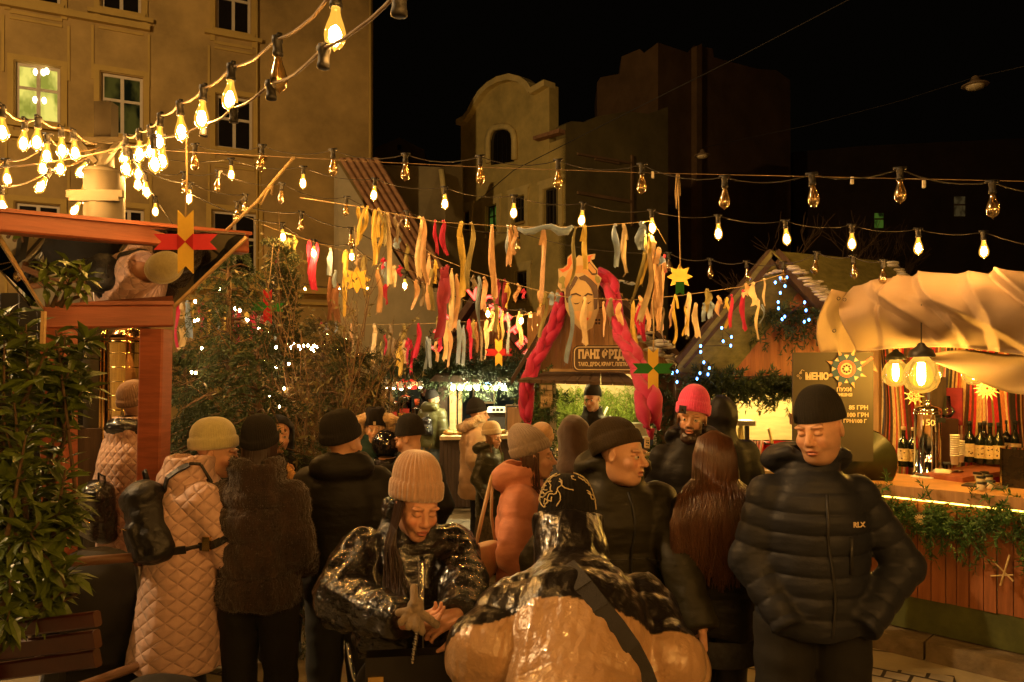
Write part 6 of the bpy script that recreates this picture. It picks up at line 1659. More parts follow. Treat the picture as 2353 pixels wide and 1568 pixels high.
def bottle(px, py, d, label, s=1.0, lab=True, cork=False, group=GB, patt=0):
 p = W(px, py, d); t = thing('wine_bottle', label, 'bottle', p, R(-20), group)
 MB().lathe([(.036 * s, 0), (.038 * s, .006), (.038 * s, .175), (.034 * s, .20), (.018 * s, .225), (.0145 * s, .24), (.0140 * s, .30), (.0165 * s, .302), (.0165 * s, .315), (.012 * s, .318)], 20).build('glass', M_bglass, t, True)
 if lab:
  MB().lathe([(.0388 * s, .045), (.0388 * s, .145)], 20, caps=False).build('label', M_lab, t, True)
  pm = MB(); rr = random.Random(int(px))
  for k in range(8 if patt else 3):
   a = -PI / 2 + rr.uniform(-.7, .7); z = rr.uniform(.06, .135); w = .006 + .006 * rr.random()
   pm.box((.0392 * s * math.cos(a), .0392 * s * math.sin(a), z), (w, .0015, w * rr.uniform(.6, 1.6)), Matrix.Rotation(a + PI / 2, 3, 'Z') @ Matrix.Rotation(rr.uniform(0, 3), 3, 'Y'))
  pm.build('label_print', M_labd, t)
 MB().lathe([(.0165 * s, .29), (.0172 * s, .318), (.0, .32)], 14).build('cork' if cork else 'capsule', M_palewood if cork else M_black, t, True)
for a in (((2228, 1062, 5.75, 'wine bottle with cream label, leftmost of the back row'), dict(patt=0)), ((2252, 1066, 5.7, 'dark wine bottle with landscape label, second in the back row'), dict(patt=1)), ((2262, 1060, 5.9, 'slim dark bottle standing behind the back row'), dict(lab=False)), ((2275, 1068, 5.65, 'wine bottle with dancing figure label left of its twin'), dict(patt=1)),
   ((2295, 1068, 5.6, 'wine bottle with dancing figure label right of its twin'), dict(patt=1)), ((2313, 1060, 5.75, 'brown wine bottle with plain pale label near the right end'), dict(patt=0)), ((2333, 1062, 5.7, 'rightmost wine bottle with thin dark capsule'), dict(patt=0))):
 bottle(*a[0], **a[1])
GB2 = 'corked bottles left of the steel urn'
for px, py, lb in ((2076, 1072, 'corked dark bottle nearest the man in the navy jacket'), (2099, 1074, 'corked dark bottle just left of the steel urn'), (2119, 1076, 'corked bottle reflected beside the steel urn')):
 bottle(px, py, 5.9, lb, 1.05, True, True, GB2)
cup_stack(2194, 1068, 5.3, 10, 'tall stack of ribbed paper cups beside the urn tap', .030, .07, 'paper cup stacks on the bar', False)
cup_stack(2207, 1062, 5.4, 7, 'shorter stack of paper cups before the bottles', .027, .06, 'paper cup stacks on the bar', False)
t = thing('bar_shelf', 'raised reddish plank carrying the wine bottles', 'shelf', W(2250, 1075, 5.7)); q0 = W(2250, 1075, 5.7)
MB().beam(W(2165, 1098, 5.35) - q0, W(2345, 1068, 5.75) - q0, .30, .035).build('plank', M_redwoodx, t)
MB().box((.25, .0, -.10), (.04, .2, .16)).box((-.2, -.1, -.06), (.04, .2, .09)).build('leg', M_darkwood, t)
# paper bag roll, phone, jars, dark boxes
p = onbar(2167, 1098); t = thing('paper_roll', 'roll of receipt paper with printed bag on the bar', 'paper roll', p, yawS)
MB().lathe([(.032, -.05), (.032, .05)], 20, M=Matrix.Rotation(R(90), 3, 'Y'), c=(0, 0, .032)).build('roll', M_paper, t, True)
MB().grid(lambda u, v: Vector((-.05 + .16 * u, .02 + .14 * v, .055 * math.sin(1.2 + 1.9 * v) + .008 * math.sin(u * 9))), 8, 6).build('printed_bag', mat('printed bag', (.50, .36, .20), .7, var=.4, vscale=25), t, True)
p = onbar(2122, 1097); t = thing('phone', 'black phone lying on a white tray at the bar edge', 'phone', p, yawS); MB().box((0, 0, .004), (.15, .09, .008)).build('tray', M_white, t); MB().box((0, .01, .012), (.10, .05, .008)).build('case', M_black, t)
GJ = 'small glass jars in the tray on the bar'
for k, (px, py) in enumerate(((2254, 1108), (2271, 1104), (2246, 1098), (2262, 1096), (2276, 1118), (2256, 1122))):
 p = onbar(px, py + 8); t = thing('glass_jar', ['jar at the left front of the tray of jars', 'jar in the centre of the tray of jars', 'jar at the back left of the tray', 'jar at the back right of the tray', 'jar at the front right of the tray', 'jar nearest the counter edge'][k], 'jar', p, 0, GJ)
 MB().lathe([(.026, .008), (.028, .012), (.028, .045), (.024, .05)], 16).build('glass', mat('milky jar glass', (.50, .42, .28), .15, var=.1), t, True); MB().lathe([(.029, .05), (.029, .064), (.0, .066)], 16).build('lid', M_black, t, True)
p = onbar(2262, 1119); t = MB().box((0, 0, .004), (.24, .15, .012), Matrix.Rotation(yawS, 3, 'Z')).build('jar_tray', M_darkwood, None, loc=p); tag(t, 'shallow dark tray under the glass jars', 'tray')
p = onbar(2352, 1120); t = thing('glass_case', 'dark glass display case at the right end of the bar', 'case', p, yawS); MB().box((0, 0, .13), (.22, .16, .26)).build('case', mat('smoky glass', (.02, .014, .008), .08, var=.1), t)
for x in (-.112, .112):
 for y in (-.082, .082): MB().box((x, y, .13), (.012, .012, .27)).build('frame_post', M_brass, t)
p = W(2150, 1060, 5.9); t = thing('coffee_grinder', 'dark coffee grinder with glass hopper behind the urn', 'grinder', p); MB().box((.06, 0, .17), (.16, .14, .34)).build('case', mat('dark brown enamel', (.06, .03, .02), .3), t); MB().box((.02, .02, .52), (.13, .04, .30)).build('back_panel', M_darkwood, t); MB().lathe([(.03, .35), (.06, .40), (.03, .44), (.022, .52)], 16, c=(.09, 0, 0)).build('hopper', shell_glass('clear hopper', (.8, .95, .85), (0, 0, 0), 0), t, True)
p = W(1978, 1062, 5.35); t = thing('round_tray', 'round brass rimmed tray leaning behind the man in navy', 'tray', p, R(-15)); MB().lathe([(.0, 0), (.23, 0), (.24, .008)], 48, M=Matrix.Rotation(R(90), 3, 'X')).build('plate', mat('olive glaze', (.03, .03, .012), .35, var=.4), t, True); MB().lathe([(.235, -.008), (.247, 0), (.235, .008)], 48, M=Matrix.Rotation(R(90), 3, 'X'), caps=False).build('rim', M_brass, t, True)
MB().box((0, .05, -.32), (.3, .1, .2)).build('stand', M_darkwood, t)
# bar garland, led strip and straw stars on it
pts = [S(u, -.09, .985 - .02 * math.sin(u * 3)) for u in (-1.1, -.3, .3, .9, 1.5, 2.4)]
fir_garland('thick green fir garland below the bar counter', pts, .10, 560, mat('bar fir', (.045, .11, .022), .6, var=.4), .14, .20, .045, .0042, 48)
t = thing('led_strip', 'yellow led strip glowing behind the bar garland', 'led strip', S(0, -.02, 1.03)); q0 = S(0, -.02, 1.03)
MB().beam(S(-1.0, -.03, 1.03) - q0, S(2.4, -.03, 1.03) - q0, .014, .008).build('strip', glow('led strip yellow', (1, .62, .08), 9), t)
def strawstar(u, z, r, label, rolls):
 t = thing('straw_star', label, 'ornament', S(u, -.20, z), yawS, 'straw stars on the bar front'); mb = MB()
 for k in range(rolls):
  a = PI * k / rolls + .3; mb.tube([(-r * math.cos(a), 0, -r * math.sin(a)), (r * math.cos(a), 0, r * math.sin(a))], .004, 5)
 mb.build('straw', mat('pale straw', (.66, .50, .24), .7, var=.1), t)
strawstar(.18, .93, .035, 'little straw star caught in the bar garland', 7)
t = thing('straw_star', 'lopsided straw star hanging low on the slatted front', 'ornament', S(.62, -.08, .66), yawS, 'straw stars on the bar front')
MB().tube([(-.02, 0, -.10), (.03, 0, .10)], .006, 5).tube([(-.06, 0, .05), (.05, 0, -.06)], .005, 5).tube([(-.07, 0, -.05), (.05, 0, -.02)], .005, 5).build('straw', mat('pale straw', (.66, .50, .24), .7, var=.1), t)
# ------------------------------------------------------------------ evergreens, shrubs
conifer('spruce_tree', 'tall drooping dark spruce right of the kiosk with fairy lights', -2.15, 5.6, 2.95, .62, 3, M_fir, .75, 1.0, .5)
conifer('spruce_tree', 'low wide dark spruce in front of the drooping one', -1.72, 5.0, 2.15, .62, 4, M_fir, .45, 1.0, .3)
conifer('thuja_tree', 'slim upright cypress behind the red and green star', -2.05, 6.5, 3.05, .26, 6, M_thuja, -.35, 1.2, .6)
conifer('thuja_tree', 'dense bushy thuja behind the crowd at centre left', -1.35, 6.2, 2.15, .68, 7, M_thuja, .05, 1.1, .3)
conifer('thuja_tree', 'olive thuja beside the mulled wine stall', -1.85, 7.2, 2.4, .6, 8, mat('olive thuja sprays', (.075, .070, .020), .7, var=.4), .0, 1.0, .3)
conifer('fir_tree', 'dark fir next to the red stall post', -1.75, 7.4, 2.05, .38, 9, M_fir, .3, 1.0, .3)
conifer('spruce_tree', 'spruce filling the gap beside the kiosk post', -2.75, 6.2, 2.1, .7, 14, M_fir, .4, 1.0, .3)
twig_shrub('bare twiggy shrub with dry leaves before the thuja', -1.45, 5.5, 2.7, .45, 5, M_oliveleaf, 900, n=9)
twig_shrub('second twiggy shrub with dry leaves near the wine stall', -1.38, 6.3, 2.35, .36, 6, M_oliveleaf, 1100, n=9)
rr = random.Random(31)
def L3(px, py, d): return W(px, py, d)
stems = []
for (x0, y0, x1, y1, d) in ((60, 1450, 60, 745, 2.5), (20, 1450, 10, 790, 2.4), (100, 1450, 130, 760, 2.6), (40, 1400, 150, 770, 2.6), (120, 900, 205, 780, 2.65), (60, 1200, 30, 900, 2.35), (0, 1300, 60, 1000, 2.3), (80, 1350, 150, 1080, 2.45), (110, 1200, 165, 1150, 2.6), (20, 1450, 90, 1200, 2.3),
        (70, 1420, 120, 1290, 2.4), (-40, 1300, -10, 800, 2.4), (30, 1000, 110, 800, 2.5), (-30, 1450, 20, 1250, 2.3), (50, 1250, 90, 950, 2.45), (90, 1000, 160, 850, 2.6), (10, 900, 60, 760, 2.5), (-20, 900, 30, 720, 2.5), (20, 1380, 140, 1180, 2.4), (-10, 1200, 60, 1100, 2.3)):
 stems.append((W(x0, y0, d + .1), W(x1, y1, d)))
laurel('big glossy laurel bush around the left kiosk post', stems + [(a + Vector((rr.uniform(-.05, .05), .05, .05)), b + Vector((rr.uniform(-.12, .03), rr.uniform(-.05, .15), rr.uniform(-.25, .02)))) for a, b in stems], 4, 34, .088, root=W(40, 1700, 2.5))
stems = [(W(x0, y0, 3.1), W(x1, y1, 2.95)) for x0, y0, x1, y1 in ((120, 705, 160, 600), (110, 705, 110, 610), (140, 705, 195, 655), (130, 700, 180, 615))]
laurel('upright laurel shoots growing above the lower kiosk beam', stems, 6, 18, .075, root=W(115, 720, 3.1))
# crinkled foil scraps glinting at the foot of the laurel
o = MB()
for k in range(26):
 c = W(100 + rr.uniform(-50, 20), 1410 + rr.uniform(-25, 20), 2.5); o.add([c + Vector((rr.uniform(-.03, .03), rr.uniform(-.03, .03), rr.uniform(-.02, .03))) for _ in range(3)], [(0, 1, 2)])
o = o.build('foil_scraps', M_chrome); tag(o, 'crumpled shiny foil under the laurel bush', 'foil', kind='stuff')
# ------------------------------------------------------------------ people
M_skin = tint_mat('skin', .52, .3, 260, .0014, (.06, 30, (1, 1, 1)), .12, .4)
M_eye = mat('eye white', (.55, .48, .40), .15, var=0); M_iris = mat('dark iris', (.02, .012, .008), .1, var=0)
SKIN = np.array((.56, .31, .19), f32)
def head_sdf(P, mouth=0.0, heavy=0.0, female=False, asleep=False, nose=1.0):
 """P in head space: face looks to -Y, z up, origin between the ears at eye height"""
 d = ell(P, (0, .018, .035), (.074, .094, .088))
 jw = .056 + .010 * heavy - (.004 if female else 0)
 d = smin(d, ell(P, (0, -.020, -.040), (jw, .070, .074)), .03)
 d = smin(d, ell(P, (0, -.058, -.098), (.026 + .008 * heavy, .024, .020)), .03)
 if heavy: d = smin(d, ell(P, (0, -.025, -.095), (.052, .050, .030)), .03)
 for s in (-1, 1):
  d = smin(d, ell(P, (s * .038, -.062, -.030), (.024, .022, .022)), .022)          # cheekbones
  d = smin(d, ell(P, (s * .030, -.077, .026), (.026, .014, .0085)), .016)          # brow ridge
  d = smax(d, -ell(P, (s * .031, -.099, .004), (.0165, .016, .0105)), .014)        # eye socket
  d = smin(d, ell(P, (s * .031, -.0735, .002), (.0150, .0135, .0115)), .004)       # lid over the eyeball
  d = smin(d, ell(P, (s * .078, .012, -.008), (.009, .020, .030), rot(0, 0, s * .35)), .010)
  d = smax(d, -ell(P, (s * .088, .006, -.006), (.008, .010, .017)), .006)
 nb, _ = rcone(P, (0, -.083, .012), (0, -.108 * nose, -.024), .0085, .0120); d = smin(d, nb, .014)
 d = smin(d, ell(P, (0, -.109 * nose, -.029), (.0125, .011, .0095)), .008)
 for s in (-1, 1): d = smin(d, ell(P, (s * .0125, -.096, -.033), (.0085, .0105, .0080)), .006)
 d = smin(d, ell(P, (0, -.083, -.058), (.030, .012, .020)), .012)                     # muzzle
 d = smin(d, ell(P, (0, -.0935, -.0590), (.0205, .0075, .0048)), .006)
 d = smin(d, ell(P, (0, -.0925, -.0715 - mouth), (.0175, .0080, .0062)), .006)
 d = smax(d, -ell(P, (0, -.103, -.0648 - mouth * .5), (.021, .012, .0022 + mouth * .5)), .004)
 return d
def head_tint(Q, base, lips=(.44, .17, .12), brow=(.05, .028, .018), beard=None, down=False, blush=.12, stubble=0.0):
 """pigment of face: lips, brows, lash line, blush, beard"""
 c = np.tile(np.asarray(base, f32), (len(Q), 1))
 def mix(m, col):
  nonlocal c
  m = np.clip(m, 0, 1)[:, None]; c = c * (1 - m) + np.asarray(col, f32) * m
 front = np.clip((-Q[:, 1] - .03) / .02, 0, 1)
 for s in (-1, 1):
  d = np.sqrt((Q[:, 0] - s * .042) ** 2 + (Q[:, 2] + .032) ** 2)
  mix(np.clip(1 - d / .030, 0, 1) * blush * 2 * front, (.60, .18, .12))
 d = np.sqrt(Q[:, 0] ** 2 + ((Q[:, 2] + .03)) ** 2); mix(np.clip(1 - d / .016, 0, 1) * blush * 1.5 * front, (.6, .2, .13))
 if stubble or beard is not None:
  m = np.clip((-.045 - Q[:, 2]) / .012, 0, 1) * np.clip((.055 - Q[:, 1]) / .02, 0, 1) * np.clip((Q[:, 2] + .16) / .02, 0, 1)
  m2 = np.exp(-((Q[:, 2] + .047) / .006) ** 2) * (np.abs(Q[:, 0]) < .026) * front
  cheek = np.clip(((np.abs(Q[:, 0]) - .046) / .01), 0, 1) * np.clip((.01 - Q[:, 2]) / .02, 0, 1) * np.clip((.03 - Q[:, 1]) / .03, 0, 1)
  k = np.maximum(np.maximum(m, m2), cheek * .8)
  mix(k * (1 if beard is not None else stubble), beard if beard is not None else (.16, .10, .07))
 e = ((Q[:, 0] / .023) ** 2 + ((Q[:, 2] + .066) / .0118) ** 2); mix(np.clip((1.15 - e) * 4, 0, 1) * (Q[:, 1] < -.078), lips)
 mix(np.exp(-((Q[:, 2] + .0648) / .0022) ** 2) * (np.abs(Q[:, 0]) < .022) * (Q[:, 1] < -.07) * .8, (.10, .03, .02))
 for s in (-1, 1):
  q, _ = rcone(Q, (s * .014, -.086, .0255), (s * .034, -.082, .0325), 0, 0); q2, _ = rcone(Q, (s * .034, -.082, .0325), (s * .052, -.066, .0265), 0, 0)
  mix(np.clip((.0064 - np.minimum(q, q2)) / .0055, 0, 1) * .85, brow)
  zl = .0015 - .007 * (1 if down else 0) + .0 * Q[:, 0]
  u = (Q[:, 0] - s * .031)
  zc = zl - (.22 * u * u / .015 if not down else -.25 * u * u / .015)
  m = np.exp(-((Q[:, 2] - zc - (.0045 if not down else -.0)) / .0022) ** 2) * (np.abs(u) < .0155) * (Q[:, 1] < -.06)
  mix(m * .75, (.05, .022, .014))
 return c
def knit_mat(name, col, ribs=44, fuzz=.5):
 key = 'knit ' + name
 if key in MATS: return MATS[key]
 m = bpy.data.materials.new(key); MATS[key] = m; m.use_nodes = True
 N = m.node_tree.nodes; L = m.node_tree.links; b = N['Principled BSDF']
 b.inputs['Roughness'].default_value = .95; b.inputs['Specular IOR Level'].default_value = .15; b.inputs['Sheen Weight'].default_value = fuzz * min(1, max(col) * 2.0); b.inputs['Sheen Roughness'].default_value = .6
 tc = N.new('ShaderNodeTexCoord'); nz = N.new('ShaderNodeTexNoise'); nz.inputs['Scale'].default_value = 60; nz.inputs['Detail'].default_value = 5
 L.new(tc.outputs['Object'], nz.inputs['Vector'])
 rp = N.new('ShaderNodeValToRGB'); rp.color_ramp.elements[0].color = (*[c * .72 for c in col], 1); rp.color_ramp.elements[1].color = (*[min(1, c * 1.2) for c in col], 1)
 L.new(nz.outputs['Fac'], rp.inputs[0]); L.new(rp.outputs[0], b.inputs['Base Color'])
 bp = N.new('ShaderNodeBump'); bp.inputs['Strength'].default_value = .5; bp.inputs['Distance'].default_value = .004
 n2 = N.new('ShaderNodeTexNoise'); n2.inputs['Scale'].default_value = 180; L.new(tc.outputs['Object'], n2.inputs['Vector']); L.new(n2.outputs['Fac'], bp.inputs['Height']); L.new(bp.outputs[0], b.inputs['Normal'])
 return m
def beanie(parent, M, m, tall=.115, cuff=.06, R0=1.0, rib=.0022, nrib=42, point=0.0, slouch=(0, 0), cuff_t=.007, name='beanie', rim=.028, ears=False, tilt=-.27):
 """knitted cap in head space; M places head space in the person"""
 rx, ry = .085 * R0, .103 * R0
 prof = []
 if cuff > 0:
  prof += [(1.00, 0), (1.02 + cuff_t * 10, .006)] + [(1.03 + cuff_t * 11 + .01 * math.sin(3 * k / 5), .006 + (cuff - .012) * k / 5) for k in range(1, 5)] + [(1.02 + cuff_t * 10, cuff - .006), (1.015, cuff)]
 else: prof += [(1.0, 0), (1.02, .008)]
 z0 = cuff if cuff > 0 else .008
 n = 14
 H = tall + .055
 for k in range(1, n + 1):
  f = k / n; a = f * PI / 2
  r = 1.02 * (math.cos(a) ** (.80 + point)); z = z0 + (H - z0) * (math.sin(a) if point <= 0 else math.sin(a) ** (1 + point * .6))
  prof.append((max(r, .001), z))
 seg = nrib * 4; V = []; Tm = Matrix.Rotation(tilt, 4, 'X')
 for r, z in prof:
  f = z / H
  for k in range(seg):
   a = 2 * PI * k / seg
   rb = rib * (math.cos(nrib * a)) * min(1, r * 1.6)
   v = Vector((math.cos(a) * (rx * r + rb) + slouch[0] * f * f, .018 + math.sin(a) * (ry * r + rb) + slouch[1] * f * f, rim + z))
   if ears and f > .55:
    e = max(0, abs(math.cos(a)) - .55) * (f - .55) * .11; v.z += e; v.x *= 1 + e * 3
   V.append(M @ (Tm @ v))
 Fc = [(i * seg + k, i * seg + (k + 1) % seg, (i + 1) * seg + (k + 1) % seg, (i + 1) * seg + k) for i in range(len(prof) - 1) for k in range(seg)]
 Fc.append(tuple(range((len(prof) - 1) * seg, len(prof) * seg)))
 o = mesh_obj(name, np.array([tuple(v) for v in V]), Fc, m, parent, True)
 return o
def fingers(M, s, curl=.5, spread=.18, side=1, thumb=.5):
 """bone chains of a hand: M maps hand space (fingers along -Z, palm towards -Y) to the person"""
 ch = []
 def pt(v): return np.array(tuple(M @ (Vector(v) * s)), f32)
 base = [(-.030, .0, -.082), (-.010, -.002, -.090), (.011, -.002, -.088), (.030, .0, -.080)]
 lens = [.066, .076, .071, .056]
 for k in range(4):
  p = Vector(base[k]); an = curl * (.5 + .10 * k); seg = [p]
  dx = (k - 1.5) * spread * .30
  for j, fr in enumerate((.45, .32, .23)):
   an2 = an * (j + .6)
   p = p + Vector((dx * fr * .07, -math.sin(an2), -math.cos(an2))).normalized() * lens[k] * fr * 1.05; seg.append(p)
  for j in range(3): ch.append((pt(seg[j]), pt(seg[j + 1]), (.0092 - .0012 * j) * s, (.0086 - .0014 * j) * s))
 t0 = Vector((side * .030, -.008, -.025)); t1 = t0 + Vector((side * .028, -.018 - .02 * thumb, -.030)); t2 = t1 + Vector((side * .006, -.014 - .01 * thumb, -.030)); t3 = t2 + Vector((-side * .006 * thumb, -.008, -.020))
 for a, b, ra, rb in ((t0, t1, .015, .0105), (t1, t2, .0105, .0095), (t2, t3, .0092, .0072)): ch.append((pt(a), pt(b), ra * s, rb * s))
 palm = [(pt((-.024, 0, -.02)), pt((-.024, 0, -.080)), .016 * s, .013 * s), (pt((0, 0, -.01)), pt((0, 0, -.086)), .017 * s, .0135 * s), (pt((.024, 0, -.02)), pt((.024, 0, -.078)), .016 * s, .013 * s)]
 return palm + ch
def person(label, px, py, d, by=0, hy=None, hp=0, hr=0, hs=1.0, fine=.006, face={}, tint={}, skin=None, arms=None, hands=(), group='people in the market crowd',
   coat=None, legs=None, hat=None, hair=None, lean=0.0, dx=(0, 0), eye_open=True, eye_z=None, sh=None, legs_on=True):
 """px, py: photo pixel of the eyes; d: distance; by/hy: turn of body / head in degrees (0 looks at the camera, + to photo right)"""
 E = W(px, py, d); eye = E.z if eye_z is None else eye_z
 k = eye / 1.63; hs = hs * .91
 by = R(by); hy = by if hy is None else R(hy)
 base = Vector((E.x, E.y, E.z - eye))
 t = thing('person', label, 'person', base, by, group)
 # head space -> person space
 off = Vector((dx[0], dx[1], 0))
 Mh = Matrix.Translation(Vector((0, 0, eye)) ) @ Matrix.Rotation(hy - by, 4, 'Z') @ Matrix.Rotation(R(hp), 4, 'X') @ Matrix.Rotation(R(hr), 4, 'Y') @ Matrix.Scale(hs, 4)
 # the body hangs below the head; dx shifts it (a head that pokes forward)
 shz = 1.44 * k if sh is None else sh
 neck = Vector((off.x, .045 + off.y, shz + .075 * k))
 pass
 Mi = np.array(Mh.inverted(), f32)
 def tohead(P): return P @ Mi[:3, :3].T + Mi[:3, 3]
 nk0 = np.array(tuple(Mh @ Vector((0, .022, -.060))), f32)
 c = dict(w=.225, dp=.150, hem=.80 * k, flare=1.0, puff=.012, pitch=.11, m=None, arm_r=(.075, .066, .055), collar=.05, collar_r=.078, hood=None, waist=.95, h=.010, fig=0.0, wr=.006, ws=26, sink=0.0, open=None)
 c.update(coat or {})
 sx = c['w'] * .86; pu0 = c['puff']
 A = arms or {}
 SHX = sx - .040
 RI = Matrix.Rotation(-by, 3, 'Z')
 def loc_(v): return tuple(RI @ (Vector(v) - base)) if isinstance(v, Vector) else v
 A = {s_: {kk: loc_(vv) for kk, vv in a_.items()} for s_, a_ in A.items()}
 chains = []
 for s in (-1, 1):
  a = A.get(s, {})
  shp = np.array(a.get('sh', (s * SHX + off.x, .03 + off.y, shz - .045)), f32)
  el = np.array(a.get('el', (s * (sx + .025) + off.x, .07 + off.y, shz - .30 * k)), f32)
  wr = np.array(a.get('wr', (s * (sx - .01) + off.x, -.06 + off.y, shz - .53 * k)), f32)
  chains.append((shp, el, wr))
 hnd = []
 for s, hd in hands:
  wr = chains[0 if s < 0 else 1][2]; el = chains[0 if s < 0 else 1][1]
  dirv = Vector(hd.get('dir', tuple(wr - el))).normalized(); pn = Vector(hd.get('palm', (-s, 0, 0)))
  zc_ = -dirv; yc = -(pn - dirv * pn.dot(dirv)).normalized(); xc = yc.cross(zc_)
  M = Matrix((xc, yc, zc_)).transposed().to_4x4(); M.translation = Vector(wr) + dirv * hd.get('off', .0)
  hnd += fingers(M, hd.get('s', 1.0) * .95, hd.get('curl', .5), hd.get('spread', .2), hd.get('side', 1), hd.get('thumb', .5))
 sk = SKIN if skin is None else np.asarray(skin, f32)
 def body_f(P):
  dd = head_sdf(tohead(P), **face) * hs
  nd, _ = rcone(P, nk0, tuple(neck + Vector((0, 0, -.05))), .054 * hs, .062)
  dd = smin(dd, nd, .025)
  dd = smin(dd, ell(P, (off.x, .04 + off.y, shz - .10), (sx * .74, .085, .16)), .06)
  for shp, el, wr in chains:
   q, _ = rcone(P, shp, el, .045, .038); dd = smin(dd, q, .03)
   q, _ = rcone(P, el, wr if hnd else wr - (wr - el) * .25, .036, .025); dd = smin(dd, q, .012)
  if hnd:
   hd_ = None
   for a, b, ra, rb in hnd:
    q, _ = rcone(P, a, b, ra, rb)
    hd_ = q if hd_ is None else smin(hd_, q, .0035)
   dd = smin(dd, hd_, .010)
  return dd
 allp = [p for ch in chains for p in ch] + [h[1] for h in hnd]
 lo = np.minimum(np.array((-sx, -.16, shz - .3)), np.min(allp, 0) - .06); hi = np.maximum(np.array((sx, .2, eye + .16 * hs)), np.max(allp, 0) + .06)
 hc = np.array((0, 0, eye)); lo = np.minimum(lo, hc - .16 * hs); hi = np.maximum(hi, hc + .16 * hs)
 def col(V):
  Q = tohead(V); cc = np.tile(sk, (len(V), 1)); m = (Q[:, 2] > -.16) & (np.abs(Q[:, 0]) < .1) & (np.abs(Q[:, 1]) < .13)
  if m.any(): cc[m] = head_tint(Q[m], sk, **tint)
  return cc * NPR.uniform(.97, 1.03, (len(V), 1))
 sdf_obj('body', body_f, lo, hi, fine, M_skin, t, col)
 if eye_open and fine < .009:
  for s in (-1, 1):
   e = MB().ball((0, 0, 0), .0126 * hs, 12, 8); o = e.build('eye', M_eye, t, True, loc=Mh @ Vector((s * .031, -.0785, .0012)))
   g = Vector((0, -1, 0)); g = (Mh.to_3x3() @ g).normalized()
   i = MB().ball(g * .0084 * hs, .0060 * hs, 10, 6).build('iris', M_iris, o, True)
  # upper lids over the eyeballs
   lm = Mh.to_3x3()
   lid = MB().grid(lambda u, v: lm @ (Vector((.0130 * math.cos(PI * (1 - u)), -.0130 * math.sin(PI * u) * math.cos(R(88 - 62 * v)), .0130 * math.sin(PI * u) * math.sin(R(88 - 62 * v)))) if True else 0), 12, 6).build('eyelid', M_skin, o, True)
   at = lid.data.color_attributes.new('tint', 'FLOAT_COLOR', 'POINT'); n_ = len(lid.data.vertices); at.data.foreach_set('color', np.tile(np.array((*[x * .85 for x in sk], 1), f32), n_))
 # ---------------- coat
 zt = shz + .075 * k; hem = c['hem']
 zz_ = np.array([hem, hem + (shz - hem) * .35, hem + (shz - hem) * .62, shz - .12, shz - .03, shz + .035, zt + .01], f32)
 rx_ = np.array([sx * .98 * c['flare'], sx * .97 * c['waist'], sx * c['waist'], sx * 1.0, sx * .90, sx * .52, .075], f32)
 ry_ = np.array([c['dp'] * 1.05 * c['flare'], c['dp'] * 1.02, c['dp'] * .98, c['dp'] * 1.02, c['dp'] * .86, c['dp'] * .66, .075], f32)
 ln = math.tan(R(lean))
 pu, pi_ = c['puff'] * .55, c['pitch']
 ar = c['arm_r']
 zp_ = zt + .012
 def quilt(x): return np.abs(np.sin(np.pi * x)) ** c.get('qe', .5)
 def coat_f(P):
  z = P[:, 2]
  rx = np.interp(z, zz_, rx_).astype(f32); ry = np.interp(z, zz_, ry_).astype(f32)
  x = P[:, 0] - off.x; y = P[:, 1] - off.y - .035 - ln * (z - shz) * 1.0
  dd = (np.sqrt((x / rx) ** 2 + (y / ry) ** 2) - 1) * np.minimum(rx, ry) * .92
  if c['fig']: dd = dd - c['fig'] * np.exp(-((z - shz + .17) / .08) ** 2) * np.clip(-y / .1, 0, 1) * np.exp(-((np.abs(x) - .085) / .07) ** 2)
  if pu: dd = dd - pu * (quilt((z - hem) / pi_) - .5)
  dd = smax(dd, z - zt, .03)
  dd = smax(dd, (hem + .012 * np.sin(x * 9 + y * 7)) - z, .02)
  for shp, el, wr in chains:
   L1 = float(np.linalg.norm(el - shp)); L2 = float(np.linalg.norm(wr - el))
   q, tt = rcone(P, shp, el, ar[0], ar[1]); q2, t2 = rcone(P, el, wr, ar[1], ar[2])
   if pu:
    q = q - pu * (quilt(tt * L1 / pi_ + .3) - .5); q2 = q2 - pu * (quilt((t2 * L2 + L1) / pi_ + .3) - .5)
   w_ = wr - el; w_ = w_ / (np.linalg.norm(w_) + 1e-9)
   q2 = smax(q2, (P - wr) @ w_ - .015, .012)
   dd = smin(dd, smin(q, q2, .02), .025)
  if c['collar']:
   col_h = c['collar']
   nd, tt = rcone(P, (off.x, .050 + off.y, zt - .02), (off.x, .040 + off.y - .01, zt + col_h), c['collar_r'] + .012, c['collar_r'])
   inn, _ = rcone(P, (off.x, .040 + off.y, zt - .02), (off.x, .030 + off.y - .012, zt + col_h + .06), c['collar_r'] - .012, c['collar_r'] - .008)
   if pu: nd = nd - pu * .7 * (quilt(tt * 2) - .5)
   nd = smax(nd, P[:, 2] - zt - col_h, .015); nd = smax(nd, -inn, .008)
   dd = smin(dd, nd, .018)
  if c['hood']:
   hd = c['hood']
   q = ell(P, (off.x, .115 + off.y, zt + hd.get('z', -.01)), (hd.get('w', .15), hd.get('d', .085), hd.get('h', .095)), rot(R(hd.get('rx', -25)), 0, 0))
   q = smin(q, torus(P, (off.x, .065 + off.y, zt + hd.get('z', -.01) + .012), hd.get('w', .15) * .74, .095, .024, rot(R(-22), 0, 0)), .035)
   q = smax(q, -ell(P, (off.x, .02 + off.y, zt + .07), (.095, .11, .10)), .015)
   dd = smin(dd, q, .016)
  if c['wr']: dd = dd + c['wr'] * wob(P * np.array((1, 1, .7), f32), c['ws'], 3) + c['wr'] * .45 * wob(P * np.array((1, 1, 1.6), f32), c['ws'] * 2.4, 5)
  return dd
